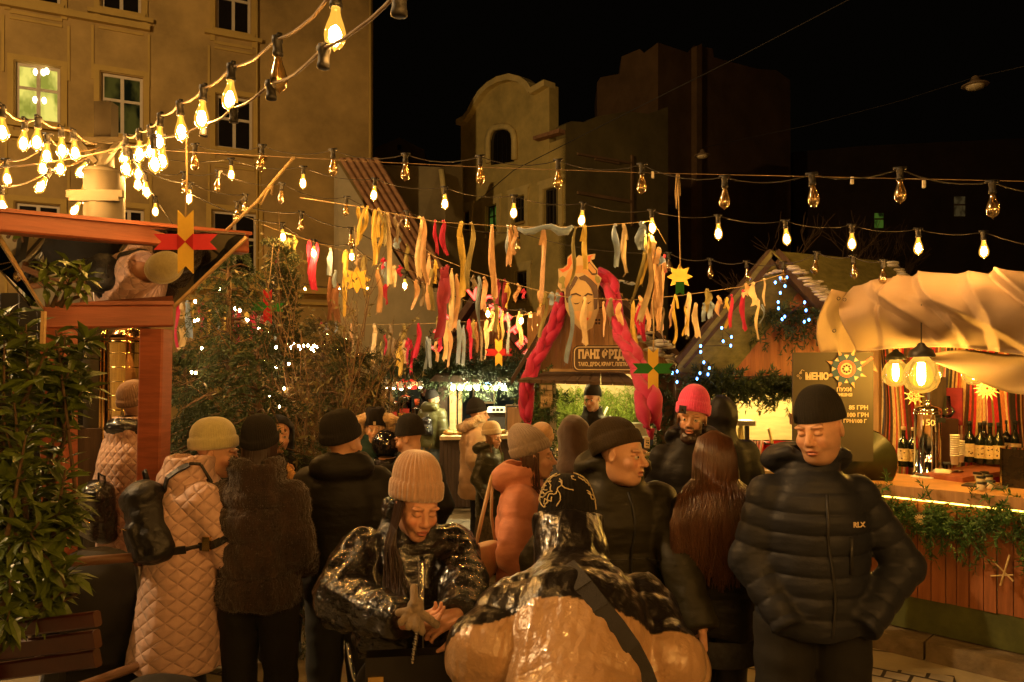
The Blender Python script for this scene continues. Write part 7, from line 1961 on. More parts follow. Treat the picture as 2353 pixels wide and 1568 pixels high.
 lo = np.minimum(np.array((off.x - sx * 1.25 * c['flare'] - .03, -.34 + min(0, off.y), hem - .03)), np.min([p for ch in chains for p in ch], 0) - .12); hi = np.maximum(np.array((off.x + sx * 1.25 * c['flare'] + .03, .36 + max(0, off.y), zt + .20)), np.max([p for ch in chains for p in ch], 0) + .13)
 lo[1] -= abs(ln) * (shz - hem); hi[1] += abs(ln) * (shz - hem)
 sdf_obj(c.get('name', 'jacket'), coat_f, lo, hi, c['h'], c['m'], t)
 # ---------------- legs and shoes
 if legs_on:
  g = dict(m=MATS['dark trousers'], shoe=M_rubber, r=(.095, .062, .050), gap=.095, step=.0, skirt=None)
  g.update(legs or {})
  hipz = .92 * k; yb = .035 + off.y - ln * (shz - hem)
  def leg_f(P):
   dd = None
   for s in (-1, 1):
    a = (off.x + s * g['gap'] * .9, yb, hipz); b = (off.x + s * g['gap'], yb - .02 + s * g['step'] * .5, .50 * k); e = (off.x + s * g['gap'], yb + .02 + s * g['step'], .07)
    q, tt = rcone(P, a, b, g['r'][0], g['r'][1] * 1.12); q2, t2 = rcone(P, b, e, g['r'][1] * 1.12, g['r'][2])
    q = smin(q, q2, .02)
    dd = q if dd is None else smin(dd, q, .015)
   dd = dd + .004 * wob(P * np.array((1, 1, 1.4), f32), 30, 9)
   return smax(dd, P[:, 2] - max(hipz, hem + .05), .02)
  sdf_obj(g.get('name', 'trousers'), leg_f, (off.x - .24, yb - .22, .02), (off.x + .24, yb + .24, max(hipz, hem + .06) + .02), max(.012, c['h']), g['m'], t)
  for s in (-1, 1):
   ax_, ay_ = off.x + s * g['gap'], yb + .02 + s * g['step']
   def shoe_f(P):
    q = ell(P, (ax_, ay_ - .065, .045), (.046, .125, .048)); q2, _ = rcone(P, (ax_, ay_, .05), (ax_, ay_ + .005, .13), .048, .046)
    return smax(smin(q, q2, .03), .004 - P[:, 2], .006)
   sdf_obj('shoe', shoe_f, (ax_ - .07, ay_ - .21, -.01), (ax_ + .07, ay_ + .09, .2), .012, g['shoe'], t)
 if hat:
  kw = dict(hat); m_ = kw.pop('m'); beanie(t, Mh, m_, **kw)
 t_ = t
 return t, Mh, dict(k=k, sh=shz, zt=zt, hem=hem, sx=sx, chains=chains, coat_f=coat_f, eye=eye, dp=c['dp'], off=off)
def strands(parent, roots, m, w=.006, name='hair', segs=None):
 """roots: list of point paths; each becomes a flattened tapering lock, all one mesh"""
 mb = MB()
 for path in roots:
  n = len(path); mb.tube(path, [w * (1 - .65 * i / (n - 1)) for i in range(n)], 4, False)
 return mb.build(name, m, parent, True)
def hair_mat(name, col):
 m = mat('hair ' + name, col, .38, var=.35, vscale=30, stretch=(1, 1, .12), bump=.3, bscale=220, bdist=.003)
 return m
M_trs = mat('dark trousers', (.007, .0065, .006), .85, var=.25, bump=.15, bscale=60)
M_jeans = mat('blue jeans', (.10, .14, .17), .85, var=.25, vscale=9, bump=.15, bscale=120, bdist=.003)
def puffer(name, col, rough=.55, gloss=0.0, bump=.35, bs=26, bd=.010, sheen=.0, var=.15):
 return mat(name, col, rough, var=var, vscale=6, bump=bump, bscale=bs, bdist=bd, sheen=sheen, coat=gloss, spec=.5 if rough < .5 else .22, stretch=(1, 1, 1.8))
M_gloss = puffer('glossy black puffer', (.010, .008, .007), .22, .6, .9, 15, .035, 0)
M_navy = puffer('navy puffer', (.018, .020, .028), .52, .0, .25, 30, .008)
M_olive = puffer('dark olive puffer', (.018, .016, .008), .55, .0, .3, 24, .010)
M_darkp = puffer('near black puffer', (.007, .006, .005), .55, .0, .3, 24, .010)
M_darkp2 = puffer('charcoal puffer', (.010, .009, .007), .6, .0, .3, 24, .010)
M_pinkcoat = None
def quilt_mat(name, col, cell=.075):
 m = bpy.data.materials.new(name); m.use_nodes = True
 N = m.node_tree.nodes; L = m.node_tree.links; b = N['Principled BSDF']
 b.inputs['Base Color'].default_value = (*col, 1); b.inputs['Roughness'].default_value = .6; b.inputs['Sheen Weight'].default_value = .2
 tc = N.new('ShaderNodeTexCoord'); sp = N.new('ShaderNodeSeparateXYZ'); L.new(tc.outputs['Object'], sp.inputs[0])
 an = N.new('ShaderNodeMath'); an.operation = 'ARCTAN2'; L.new(sp.outputs['Y'], an.inputs[0]); L.new(sp.outputs['X'], an.inputs[1])
 ar = N.new('ShaderNodeMath'); ar.operation = 'MULTIPLY'; ar.inputs[1].default_value = .24; L.new(an.outputs[0], ar.inputs[0])
 outs = []
 for sg in (1, -1):
  mu = N.new('ShaderNodeMath'); mu.operation = 'MULTIPLY_ADD'; mu.inputs[1].default_value = sg * 1.0
  L.new(ar.outputs[0], mu.inputs[0]); L.new(sp.outputs['Z'], mu.inputs[2])
  s = N.new('ShaderNodeMath'); s.operation = 'MULTIPLY'; s.inputs[1].default_value = PI / cell; L.new(mu.outputs[0], s.inputs[0])
  sn = N.new('ShaderNodeMath'); sn.operation = 'SINE'; L.new(s.outputs[0], sn.inputs[0])
  ab = N.new('ShaderNodeMath'); ab.operation = 'ABSOLUTE'; L.new(sn.outputs[0], ab.inputs[0])
  pw = N.new('ShaderNodeMath'); pw.operation = 'POWER'; pw.inputs[1].default_value = .35; L.new(ab.outputs[0], pw.inputs[0]); outs.append(pw)
 mn = N.new('ShaderNodeMath'); mn.operation = 'MINIMUM'; L.new(outs[0].outputs[0], mn.inputs[0]); L.new(outs[1].outputs[0], mn.inputs[1])
 nz = N.new('ShaderNodeTexNoise'); nz.inputs['Scale'].default_value = 40; L.new(tc.outputs['Object'], nz.inputs['Vector'])
 ad = N.new('ShaderNodeMath'); ad.operation = 'MULTIPLY_ADD'; ad.inputs[1].default_value = .25; L.new(nz.outputs['Fac'], ad.inputs[0]); L.new(mn.outputs[0], ad.inputs[2])
 bp = N.new('ShaderNodeBump'); bp.inputs['Strength'].default_value = .8; bp.inputs['Distance'].default_value = .012; L.new(ad.outputs[0], bp.inputs['Height']); L.new(bp.outputs[0], b.inputs['Normal'])
 return m
def backpack(label, M, s=1.0, m=None, straps=(), group=None):
 """soft rounded leather backpack; M: origin at its back centre, Y pointing away from the wearer"""
 loc = M.translation.copy(); Rm = M.to_3x3()
 t = thing('backpack', label, 'backpack', loc, 0, group)
 T = np.array(Rm.transposed(), f32)
 def f(P):
  q = P @ T.T
  taper = 1 + .28 * np.clip(-q[:, 2] / .16, -1, 1)
  q2 = q / np.stack([taper, np.ones_like(taper), np.ones_like(taper)], 1)
  d = rbox(q2, (0, .065 * s, 0), (.105 * s, .062 * s, .155 * s), .05 * s) * .8
  p = rbox(q, (0, .125 * s, -.055 * s), (.085 * s, .028 * s, .075 * s), .025 * s)
  fl = ell(q, (0, .06 * s, .10 * s), (.10 * s, .085 * s, .07 * s)); return smin(smin(d, p, .012), fl, .008) + .007 * wob(P, 30, 5)
 r = .30 * s
 sdf_obj('bag', f, (-r, -r, -r), (r, r, r), .007, m or M_leather, t)
 mb = MB(); mb.tube([Rm @ Vector(v) * s for v in ((-.03, .03, .15), (-.025, .03, .20), (.025, .03, .20), (.03, .03, .15))], .007, 6); mb.build('handle', m or M_leather, t, True)
 z = MB(); z.tube([Rm @ Vector(v) * s for v in ((-.08, .156, -.0), (0, .162, .012), (.08, .156, -.0))], .0035, 5); z.build('zipper', M_brass, t, True)
 for pts, w in straps:
  mb = MB(); pts = [Vector(p) - loc for p in pts]
  for i in range(len(pts) - 1): mb.beam(pts[i], pts[i + 1], w, .008, Rm @ Vector((0, 1, 0)))
  mb.build('strap', m or M_leather, t)
 return t
M_leather = mat('black leather', (.010, .009, .008), .5, var=.2, bump=.7, bscale=28, bdist=.014)
def wrap(f, L_, n=5, lift=.006):
 out = []
 for i in range(len(L_) - 1):
  a, b = np.array(L_[i][:3]), np.array(L_[i + 1][:3]); da, db = np.array(L_[i][3], float), np.array(L_[i + 1][3], float)
  for k in range(n + (i == len(L_) - 2)):
   q = k / n; d_ = unit(da * (1 - q) + db * q); out.append(snap(f, a * (1 - q) + b * q, d_) - Vector(d_.tolist()) * lift)
 return out
def snap(f, p, d, it=24):
 """walk from p along d (towards the coat) until the coat's surface"""
 p = np.array(tuple(p), f32); d = np.array(tuple(d), f32); d /= np.linalg.norm(d)
 for _ in range(it):
  v = float(f(p[None])[0]); p = p + d * v * .8
  if abs(v) < .001: break
 return Vector(p.tolist())
def seam(parent, f, pts, r, m, name='seam', towards=(0, 1, 0), lift=.002):
 q = [snap(f, p, towards) - Vector(towards).normalized() * lift for p in pts]
 return MB().tube(q, r, 6).build(name, m, parent, True)
def badge(parent, M, pos, w, h, m, name='hat_badge', marks=None, mm=None, nrm=(0, -1, 0)):
 """a small sewn patch lying on a hat: pos in head space, nrm outward"""
 n = Vector(nrm).normalized(); x = Vector((0, 0, 1)).cross(n).normalized(); z = n.cross(x)
 q = lambda a, b, c: M @ (Vector(pos) + x * a + z * b + n * c)
 mb = MB(); mb.prism([q(-w / 2, -h / 2, 0), q(w / 2, -h / 2, 0), q(w / 2, h / 2, 0), q(-w / 2, h / 2, 0)], M.to_3x3() @ n * .003); o = mb.build(name, m, parent)
 if marks:
  mk = MB()
  for (a, b, c, d_) in marks: mk.prism([q(a, b, .0034), q(c, b, .0034), q(c, d_, .0034), q(a, d_, .0034)], M.to_3x3() @ n * .001)
  mk.build('badge_print', mm, o);
 return o
# ------------------------------------------------------------------ the crowd, near to far
H_dark = hair_mat('dark brown', (.030, .014, .008)); H_brown = hair_mat('long brown', (.075, .030, .012)); H_fair = hair_mat('fair brown', (.17, .09, .04))
LOOKDOWN = dict(down=True)
# man in the navy puffer on the right
navy = dict(w=.235, dp=.165, hem=.935, puff=.019, qe=.38, pitch=.074, m=M_navy, arm_r=(.072, .067, .054), collar=.06, collar_r=.088, hood=dict(w=.165, d=.085, h=.075, rx=-20, z=.0), waist=1.0, h=.0062, wr=.0035, ws=30)
t, Mh, I = person('man in a navy puffer jacket and black ribbed beanie looking down, hands in pockets', 1882, 985, 2.7, by=-4, hy=-46, hp=13, hr=-5, hs=1.07, fine=.0036, face=dict(heavy=1.7, nose=1.0), tint=dict(down=True, stubble=.4, brow=(.035, .02, .012)), eye_open=False,
  coat=navy, arms={-1: dict(el=(-.235, .07, 1.18), wr=(-.135, -.065, .985)), 1: dict(el=(.325, .06, 1.17), wr=(.135, -.065, .985))}, sh=1.475, dx=(0, .045),
  hat=dict(m=knit_mat('black', (.020, .018, .016)), tall=.080, cuff=0, nrib=52, rib=.0009, R0=1.02, rim=.030, point=.05, tilt=-.12), legs=dict(r=(.115, .085, .06), gap=.11))
badge(t, Mh, (-.066, -.066, .058), .034, .042, mat('bronze leather patch', (.12, .06, .02), .5, var=.4, vscale=90), nrm=(-.72, -.70, .10))
fz = I['coat_f']
mz = mat('zip tape', (.020, .020, .022), .5)
seam(t, fz, [(.012 + .012 * math.sin(k * .6), -.5, .95 + k * .05) for k in range(11)], .006, mz, 'zip')
seam(t, fz, [(.085, -.5, 1.17), (.088, -.5, 1.30)], .007, mz, 'pocket_zip')
p = snap(fz, (.115, -.5, 1.345), (0, 1, 0)); lettering('RLX', .026, facing(p + Vector((0, -.004, 0)), R(14)), M_chalk, t, 'chest_lettering', .0008, .001)
o = MB().prism([Vector((.055, -.172, .70)), Vector((.10, -.155, .70)), Vector((.10, -.155, .75)), Vector((.055, -.172, .75))], (0, .03, 0)).build('trouser_badge', mat('navy badge', (.02, .03, .10), .6), t)
MB().prism([Vector((.062, -.1725, .722)), Vector((.078, -.169, .742)), Vector((.093, -.1625, .722)), Vector((.078, -.169, .730))], (0, .002, 0)).build('badge_print', M_white, t)
MB().prism([Vector((.062, -.1725, .706)), Vector((.093, -.1625, .706)), Vector((.093, -.1625, .714)), Vector((.062, -.1725, .714))], (0, .002, 0)).build('badge_print', M_red, t)
# woman in front with beige ribbed beanie and glossy black jacket
D0 = 2.5
gl = dict(w=.225, dp=.150, hem=.93, puff=.018, pitch=.20, m=M_gloss, arm_r=(.092, .088, .062), collar=.075, collar_r=.085, waist=1.02, h=.0075, wr=.010, ws=34, flare=1.0, fig=.03)
t, Mh, I = person('woman in glossy black jacket and beige ribbed beanie looking down at gloves', 958, 1163, D0, by=12, hy=30, hp=17, hr=5, hs=.98, fine=.0036, face=dict(female=True, nose=.985), tint=dict(down=True, lips=(.44, .14, .10), blush=.25, brow=(.10, .05, .03)), eye_open=False, coat=gl,
  arms={-1: dict(el=W(782, 1375, 2.42), wr=W(925, 1428, 2.18)), 1: dict(el=W(1062, 1345, 2.45), wr=W(1052, 1412, 2.24))}, sh=1.30, dx=(-.02, .065), skin=(.58, .30, .19),
  hands=[(-1, dict(dir=(.9, -.25, .12), palm=(.2, -.4, 1), curl=.75, spread=.2, side=-1, s=.92)), (1, dict(dir=(-.75, -.35, -.15), palm=(-.3, .5, -.8), curl=1.5, spread=.0, side=-1, s=.92))],
  hat=dict(m=knit_mat('beige', (.40, .235, .15), fuzz=.9), tall=.128, cuff=.072, nrib=32, rib=.0042, R0=1.03, rim=.026, slouch=(0, .02)))
hr = []
rr = random.Random(9)
for sd in (-1,):
 for k in range(130):
  a = rr.uniform(0, .8)
  p0 = Mh @ Vector((-.072 - .008 * rr.random(), -.045 + .085 * a, .03)); p1 = Mh @ Vector((-.088, -.05 + .07 * a, -.07)); p2 = Vector((p1.x - .005 + rr.uniform(-.02, .02), p1.y - .035 + rr.uniform(-.02, .02), 1.27)); p3 = Vector((p2.x + rr.uniform(-.02, .04), -.19 + rr.uniform(-.02, .01), 1.20 - .14 * rr.random()))
  hr.append([p0, p1, p1.lerp(p2, .5) + Vector((-.01, -.012, 0)), p2, p3])
strands(t, hr, H_dark, .0036)
fz = I['coat_f']; bz = Matrix.Rotation(-R(12), 3, 'Z')
seam(t, fz, [(.016, -.5, .95 + k * .03) for k in range(11)], .0026, M_steel, 'zip');
p = snap(fz, (.016, -.5, 1.27), (0, 1, 0)); MB().box(p + Vector((0, -.008, -.03)), (.014, .006, .045)).lathe([(.006, 0), (.008, .008), (.006, .016)], 8, c=p + Vector((0, -.008, -.012))).build('zip_pull', M_chrome, t)
# gloves held in her hands
gc_ = W(955, 1398, 2.10); t2 = thing('gloves', 'pair of beige knitted gloves bunched in the hands of woman in front', 'gloves', gc_)
fgs = []
for (x, y), dd in (((951, 1350), .02), ((916, 1408), .0), ((922, 1430), -.03), ((940, 1440), -.04), ((956, 1444), -.045), ((990, 1424), -.02), ((1003, 1436), -.01), ((970, 1452), -.02)):
 fgs.append((np.array((((x - 955) * .0005), -.010, (1395 - y) * .0004)), np.array(tuple(W(x, y, 2.10 + dd) - gc_), f32)))
def glove_f(P):
 d = ell(P, (.0, .004, .004), (.024, .020, .026))
 for a, b in fgs:
  q, _ = rcone(P, a, b, .0118, .0108); d = smin(d, q, .0025)
 return d + .0006 * np.sin(P[:, 0] * 900)
sdf_obj('knitted_gloves', glove_f, (-.10, -.09, -.11), (.10, .08, .11), .0035, knit_mat('glove', (.22, .165, .115)), t2)
# her chain bag
bp_ = W(945, 1530, 2.26); t2 = thing('chain_bag', 'black flap handbag with gold clasp and chain at the bottom edge', 'handbag', bp_, R(8))
MB().box((0, 0, -.045), (.27, .07, .17)).build('bag', mat('matt black leather', (.012, .010, .009), .5, var=.2), t2); MB().box((0, -.037, -.02), (.272, .006, .13)).build('flap', mat('matt black leather', (.012, .010, .009), .5), t2)
MB().box((-.105 + .0, -.044, -.028), (.045, .008, .036)).build('clasp', M_brass, t2)
def chain(pts, par, loc, rz):
 mb = MB(); Rz = Matrix.Rotation(-rz, 3, 'Z'); pts = [Rz @ (p - loc) for p in pts]
 n = 46
 for k in range(n):
  f = k / (n - 1) * (len(pts) - 1); i = min(int(f), len(pts) - 2); p = pts[i].lerp(pts[i + 1], f - i)
  mb.ball(p, .0058, 6, 4, (1, 1, 1.5) if k % 2 else (1.4, .6, 1))
 return mb.build('chain', M_chrome, par, True)
chain([W(965, 1290, 2.16), W(968, 1350, 2.13), W(962, 1430, 2.13), W(948, 1520, 2.2)], t2, bp_, R(8)); chain([W(800, 1480, 2.3), W(806, 1520, 2.28), W(815, 1560, 2.26)], t2, bp_, R(8))
# woman bending away from us in a black and beige glossy jacket
bb = W(1320, 860, 2.0); bb.z = 0
t = thing('person', 'person bending forward in a shiny black and beige jacket seen from behind', 'person', bb, 0, 'people in the market crowd')
def q(px, py, d): return np.array(tuple(W(px, py, d) - bb), f32)
PEL, CHE, NEK = q(1330, 1700, 1.80), q(1322, 1440, 2.06), q(1314, 1300, 2.30)
SL, SR = q(1190, 1400, 2.10), q(1470, 1396, 2.14)
EL_, WL_ = q(1118, 1500, 1.97), q(1150, 1585, 2.22)
ER_, WR_ = q(1530, 1530, 1.97), q(1530, 1650, 2.25)
HD = q(1303, 1195, 2.42)
LEGp = [(np.array((-.10, -.22, .80), f32), np.array((-.11, -.20, .45), f32), np.array((-.11, -.10, .05), f32)), (np.array((.10, -.22, .80), f32), np.array((.11, -.20, .45), f32), np.array((.11, -.10, .05), f32))]
def bend_body(P):
 d = ell(P, HD, (.078, .105, .10), rot(R(-25), 0, 0)); qd, _ = rcone(P, HD, NEK, .055, .06); d = smin(d, qd, .03)
 qd, _ = rcone(P, NEK, PEL, .08, .12); d = smin(d, qd, .05)
 for a, b, c in ((SL, EL_, WL_), (SR, ER_, WR_)):
  x, _ = rcone(P, a, b, .045, .036); y, _ = rcone(P, b, c, .036, .026); d = smin(d, smin(x, y, .01), .02)
 M = Matrix.Translation(Vector(WL_.tolist())) @ Euler((R(60), 0, R(-40))).to_matrix().to_4x4()
 for a, b, ra, rb in HB:
  x, _ = rcone(P, a, b, ra, rb); d = smin(d, x, .005)
 return d
HB = fingers(Matrix.Translation(Vector(WL_.tolist())) @ Euler((R(50), R(-10), R(-30))).to_matrix().to_4x4(), .95, .7) + fingers(Matrix.Translation(Vector(WR_.tolist())) @ Euler((R(50), R(10), R(30))).to_matrix().to_4x4(), .95, .7)
sdf_obj('body', bend_body, (-.5, -.4, .6), (.5, .6, 1.7), .008, M_skin, t, lambda V: np.tile(SKIN, (len(V), 1)))
def bend_coat(P):
 Y = P.copy()
 sx_ = np.array((.88, 1, 1), f32); q1, a1 = rcone(P * sx_, PEL * sx_, CHE * sx_, .180, .172); q2, a2 = rcone(P * sx_, CHE * sx_, NEK * sx_, .180, .085)
 d = smin(q1, q2, .05)
 for a, b, c in ((SL, EL_, WL_), (SR, ER_, WR_)):
  x, ta = rcone(P, a, b, .100, .094); y, tb = rcone(P, b, c, .094, .066)
  x = x - .012 * (np.abs(np.sin(ta * PI * 1.6)) ** .5 - .5); y = y - .016 * (np.abs(np.sin(tb * PI * 1.9 + .6)) ** .5 - .5)
  d = smin(d, smin(x, y, .03), .024)
 hd, _ = rcone(P, NEK + np.array((0, .0, .03), f32), HD + np.array((0, -.02, -.005), f32), .110, .122)      # raised hood
 hd = smax(hd, (P - HD) @ np.array((0, .35, .93), f32) - .012, .015)
 d = smin(d, hd, .02)
 al = (P - NEK) @ unit(PEL - NEK)
 d = d - .016 * (np.abs(np.sin(PI * (al - .20) / .30)) ** .5 - .5)
 d = d + .008 * wob(P, 26, 8) + .0035 * wob(P * np.array((2.2, 1, .8), f32), 60, 2)
 return smax(d, .84 - P[:, 2], .02)
def bend_tint(V):
 al = (V - NEK) @ unit(PEL - NEK); lim = .335 + .02 * np.sin(V[:, 0] * 9) - .5 * np.clip(-.12 - V[:, 0], 0, .2) * 0 + .05 * np.clip((-V[:, 0] - .12) / .1, 0, 1)
 k = (al > lim)[:, None]
 return np.where(k, np.array((.36, .22, .115), f32), np.array((.010, .008, .007), f32))
M_bend = tint_mat('shiny two tone jacket', .30, .5, 22, .022); M_bend.node_tree.nodes['Principled BSDF'].inputs['Coat Weight'].default_value = .3
sdf_obj('jacket', bend_coat, (-.62, -.62, .78), (.62, .72, 1.62), .007, M_bend, t, bend_tint)
def bend_leg(P):
 d = None
 for a, b, c in LEGp:
  x, _ = rcone(P, a, b, .10, .07); y, _ = rcone(P, b, c, .07, .05); x = smin(x, y, .02); d = x if d is None else smin(d, x, .02)
 return d
sdf_obj('trousers', bend_leg, (-.3, -.45, 0), (.3, .1, .95), .016, M_trs, t)
Mb = Matrix.Translation(Vector((HD + np.array((0, 0, .0), f32)).tolist())) @ Matrix.Rotation(R(172), 4, 'Z') @ Matrix.Rotation(R(28), 4, 'X')
o = beanie(t, Mb, knit_mat('black scribble', (.010, .009, .008)), tall=.105, cuff=.0, nrib=40, rib=.0012, R0=1.10, rim=-.01, tilt=-.3, point=-.1)
sc = MB(); rr = random.Random(77); Vh = [v.co.copy() for v in o.data.vertices]
from mathutils.bvhtree import BVHTree
bv = BVHTree.FromPolygons([tuple(v) for v in Vh], [tuple(p.vertices) for p in o.data.polygons])
def stick(p):
 r_ = bv.find_nearest(p); return r_[0] + r_[1] * .0025
hc = Vector(HD.tolist()) + Vector((0, 0, .06))
for k in range(30):
 a = rr.uniform(R(175), R(365)); e = rr.uniform(-.1, 1.0)
 pts = []
 b0, b1 = rr.uniform(.15, .5), rr.uniform(.08, .30); s0 = rr.uniform(0, 6)
 for j in range(10):
  f = j / 9; aa = a + b1 * math.sin(s0 + f * 4.5); ee = e + b0 * f * rr.choice([1]) + .05 * math.sin(f * 9 + s0)
  pts.append(stick(hc + Vector((math.cos(aa) * math.cos(ee), math.sin(aa) * math.cos(ee), math.sin(ee))) * .12))
 sc.tube(pts, .0020, 4, False)
sc.build('hat_embroidery', mat('cream yarn', (.50, .40, .22), .9, var=.1), t, True)
# broad strap across her back
t2 = thing('shoulder_bag', 'broad dark bag strap running across the back of shiny jacket', 'bag', bb)
pts = []
for px, py in ((1302, 1300), (1340, 1345), (1378, 1395), (1415, 1440), (1450, 1490), (1478, 1545), (1500, 1610)):
 w = W(px, py, 1.2); o_ = Vector((0, 0, CZ)); dr_ = (w - o_).normalized()
 P_ = np.array(tuple(o_ + dr_ * 1.55 - bb), f32)
 pts.append(snap(bend_coat, P_, tuple(dr_), 40) - dr_ * .006)
mb = MB()
for i in range(len(pts) - 1): mb.beam(pts[i], pts[i + 1] + (pts[i + 1] - pts[i]) * .06, .050, .008, (0, -1, .4))
mb.build('strap', mat('black webbing', (.016, .014, .014), .8, var=.15, bump=.3, bscale=200), t2); MB().box(pts[-1] + Vector((.12, .1, -.12)), (.10, .22, .18)).build('pouch', M_leather, t2)
# little table with cups under her arm
p = W(1130, 1600, 2.35); tb = thing('snack_table', 'small round table with cups and bowls under the arm of bending woman', 'table', (p.x, p.y, 0))
MB().lathe([(.28, .84), (.28, .86)], 28).build('table_top', M_palewood, tb, True); MB().lathe([(.03, 0), (.03, .84)], 12).build('leg', M_black, tb, True)
for k, (dx_, dy_, m_, lb) in enumerate(((-.06, -.10, M_paper, 'white paper cup standing on the snack table'), (.04, -.08, mat('dark red glass', (.25, .02, .02), .15), 'red candle glass glowing on the snack table'), (.09, -.14, M_white, 'white bowl at the right of the snack table'), (-.01, -.17, mat('terracotta bowl', (.35, .12, .05), .6), 'small brown bowl at the front of the snack table'))):
 o = MB().lathe([(.028, 0), (.038, .07 if k < 2 else .04), (.034, .07 if k < 2 else .04), (.025, .01)], 18).build(('paper_cup', 'candle_glass', 'bowl', 'bowl')[k], m_, None, True, loc=Vector((p.x + dx_, p.y + dy_, .861))); tag(o, lb, ('cup', 'candle', 'bowl', 'bowl')[k])
# man in the dark olive puffer, looking right
ol = dict(w=.255, dp=.165, hem=.80, puff=.012, pitch=.17, m=M_olive, arm_r=(.084, .078, .062), collar=.085, collar_r=.105, hood=dict(w=.17, d=.085, h=.10, rx=-15, z=.02), h=.009, wr=.007, ws=24, waist=1.0)
t, Mh, I = person('man in a dark olive puffer and dark folded beanie turning his head to the right', 1432, 1047, 3.1, by=8, hy=52, hp=2, hr=6, hs=1.06, fine=.0038, face=dict(heavy=.5, mouth=.003, nose=1.03), tint=dict(stubble=.18, brow=(.13, .07, .04), blush=.2), coat=ol, sh=1.375, dx=(.0, .06),
  arms={-1: dict(el=W(1238, 1290, 3.12), wr=W(1255, 1440, 3.0)), 1: dict(el=W(1560, 1295, 3.02), wr=W(1612, 1440, 2.88))}, hands=[(1, dict(dir=(.08, -.12, -1), palm=(-.9, .3, 0), curl=.55, side=-1, s=1.06))],
  hat=dict(m=knit_mat('dark olive', (.040, .028, .016)), tall=.10, cuff=.068, nrib=60, rib=.0008, R0=1.06, rim=.030, slouch=(0, .03), tilt=-.42))
badge(t, Mh, (-.006, -.111, .066), .044, .046, mat('cream hat label', (.55, .42, .28), .7), 'hat_badge', ((-.014, .008, .012, .011), (-.012, -.002, -.002, .004), (.002, -.006, .013, .003), (-.014, -.014, .014, -.011)), M_black, (0, -1, .05))
fz = I['coat_f']; seam(t, fz, [(.02 + .01 * math.sin(k), -.5, .84 + k * .055) for k in range(11)], .006, mat('black zip', (.008, .008, .008), .4), 'zip')
for z in (1.12, .95): seam(t, fz, [(x, -.5, z) for x in np.linspace(-.20, .20, 11)], .0022, mat('black zip', (.008, .008, .008), .4), 'seam', lift=-.0005)
# long haired woman seen from behind
lh = dict(w=.195, dp=.145, hem=.80, puff=.014, pitch=.17, m=M_darkp2, arm_r=(.080, .076, .062), collar=.03, h=.010, flare=1.10, wr=.007)
t, Mh, I = person('woman with very long brown hair seen from behind in black puffer, tights and skirt', 1640, 1055, 3.15, by=172, hy=176, hp=4, hs=1.0, fine=.008, coat=lh, eye_open=False, sh=1.33,
  arms={-1: dict(el=(-.185, .02, 1.05), wr=(-.15, -.16, .98)), 1: dict(el=(.185, .02, 1.05), wr=(.15, -.16, .98))}, legs=dict(r=(.075, .055, .042), gap=.07, name='tights', m=mat('black tights', (.010, .008, .008), .6)))
hr = []; rr = random.Random(14)
for k in range(1500):
 a = rr.uniform(-PI * .92, PI * .92)       # around the back of the head (0 = straight back)
 sx_, cy_ = math.sin(a), math.cos(a)
 f0 = rr.random()
 p0 = Mh @ Vector((sx_ * .012, .01 + .03 * cy_, .127 + .004 * rr.random())); p1 = Mh @ Vector((sx_ * .068, .025 + cy_ * .075, .098)); p2 = Mh @ Vector((sx_ * .090, .020 + cy_ * .102, .02)); p3 = Mh @ Vector((sx_ * .094, .02 + cy_ * .092, -.09))
 w_ = max(-1, min(1, a / 1.6)); bk = max(cy_, -.1)
 zb = 1.20 - .16 * rr.random() - .03 * (1 - abs(w_))
 p4 = Vector((w_ * .140 + rr.uniform(-.012, .012), .150 + .045 * bk, 1.385)); p5 = Vector((w_ * .175 + rr.uniform(-.022, .022), .20 + .015 * bk + rr.uniform(-.012, .012), 1.28)); p6 = Vector((w_ * .155 + rr.uniform(-.03, .03), .205 + rr.uniform(-.015, .015), zb))
 ph = rr.uniform(0, 6)
 jt = Vector((rr.uniform(-.006, .006), rr.uniform(-.004, .006), 0)); hr.append([p0, p1 + jt, p2 + jt, p3 + jt * 1.5, p3.lerp(p4, .5) + jt * 2 + Vector((.006 * math.sin(ph), .01, 0)), p4 + jt * 2, p4.lerp(p5, .5) + Vector((.010 * math.sin(ph + 1), .004, 0)), p5, p5.lerp(p6, .5) + Vector((.012 * math.sin(ph + 2), 0, 0)), p6])
strands(t, hr, H_brown, .0036)
MB().lathe([(.185, .80), (.20, .70), (.196, .70), (.18, .80)], 40, caps=False).build('skirt', mat('dark checked wool', (.030, .030, .034), .9, var=.5, vscale=40), t, True)
# bearded man in the coral beanie
t, Mh, I = person('bearded man in coral beanie and dark jacket glancing to the left', 1590, 962, 4.15, by=-15, hy=-20, hp=3, hr=5, hs=1.06, fine=.0045, face=dict(mouth=.004, heavy=.1), tint=dict(beard=(.035, .018, .010), brow=(.05, .03, .02)), sh=1.45,
  coat=dict(w=.235, dp=.15, hem=.78, puff=.010, pitch=.16, m=M_darkp, h=.012, hood=dict(w=.16, d=.08, h=.09), collar=.05), hat=dict(m=knit_mat('coral', (.85, .085, .24), fuzz=.3), tall=.125, cuff=.066, nrib=44, rib=.0022, R0=1.05, point=.12))
def beard_f(P):
 d = ell(P, (0, -.055, -.108), (.052, .045, .042)); d = smax(d, -ell(P, (0, -.09, -.062), (.032, .03, .022)), .012); return d + .004 * wob(P, 160, 4)
Vb, Qb = polygonise(beard_f, (-.08, -.12, -.17), (.08, .0, -.03), .005); Vb = np.array([tuple(Mh @ Vector(v)) for v in Vb.tolist()]); mesh_obj('beard', Vb, Qb, H_dark, t)
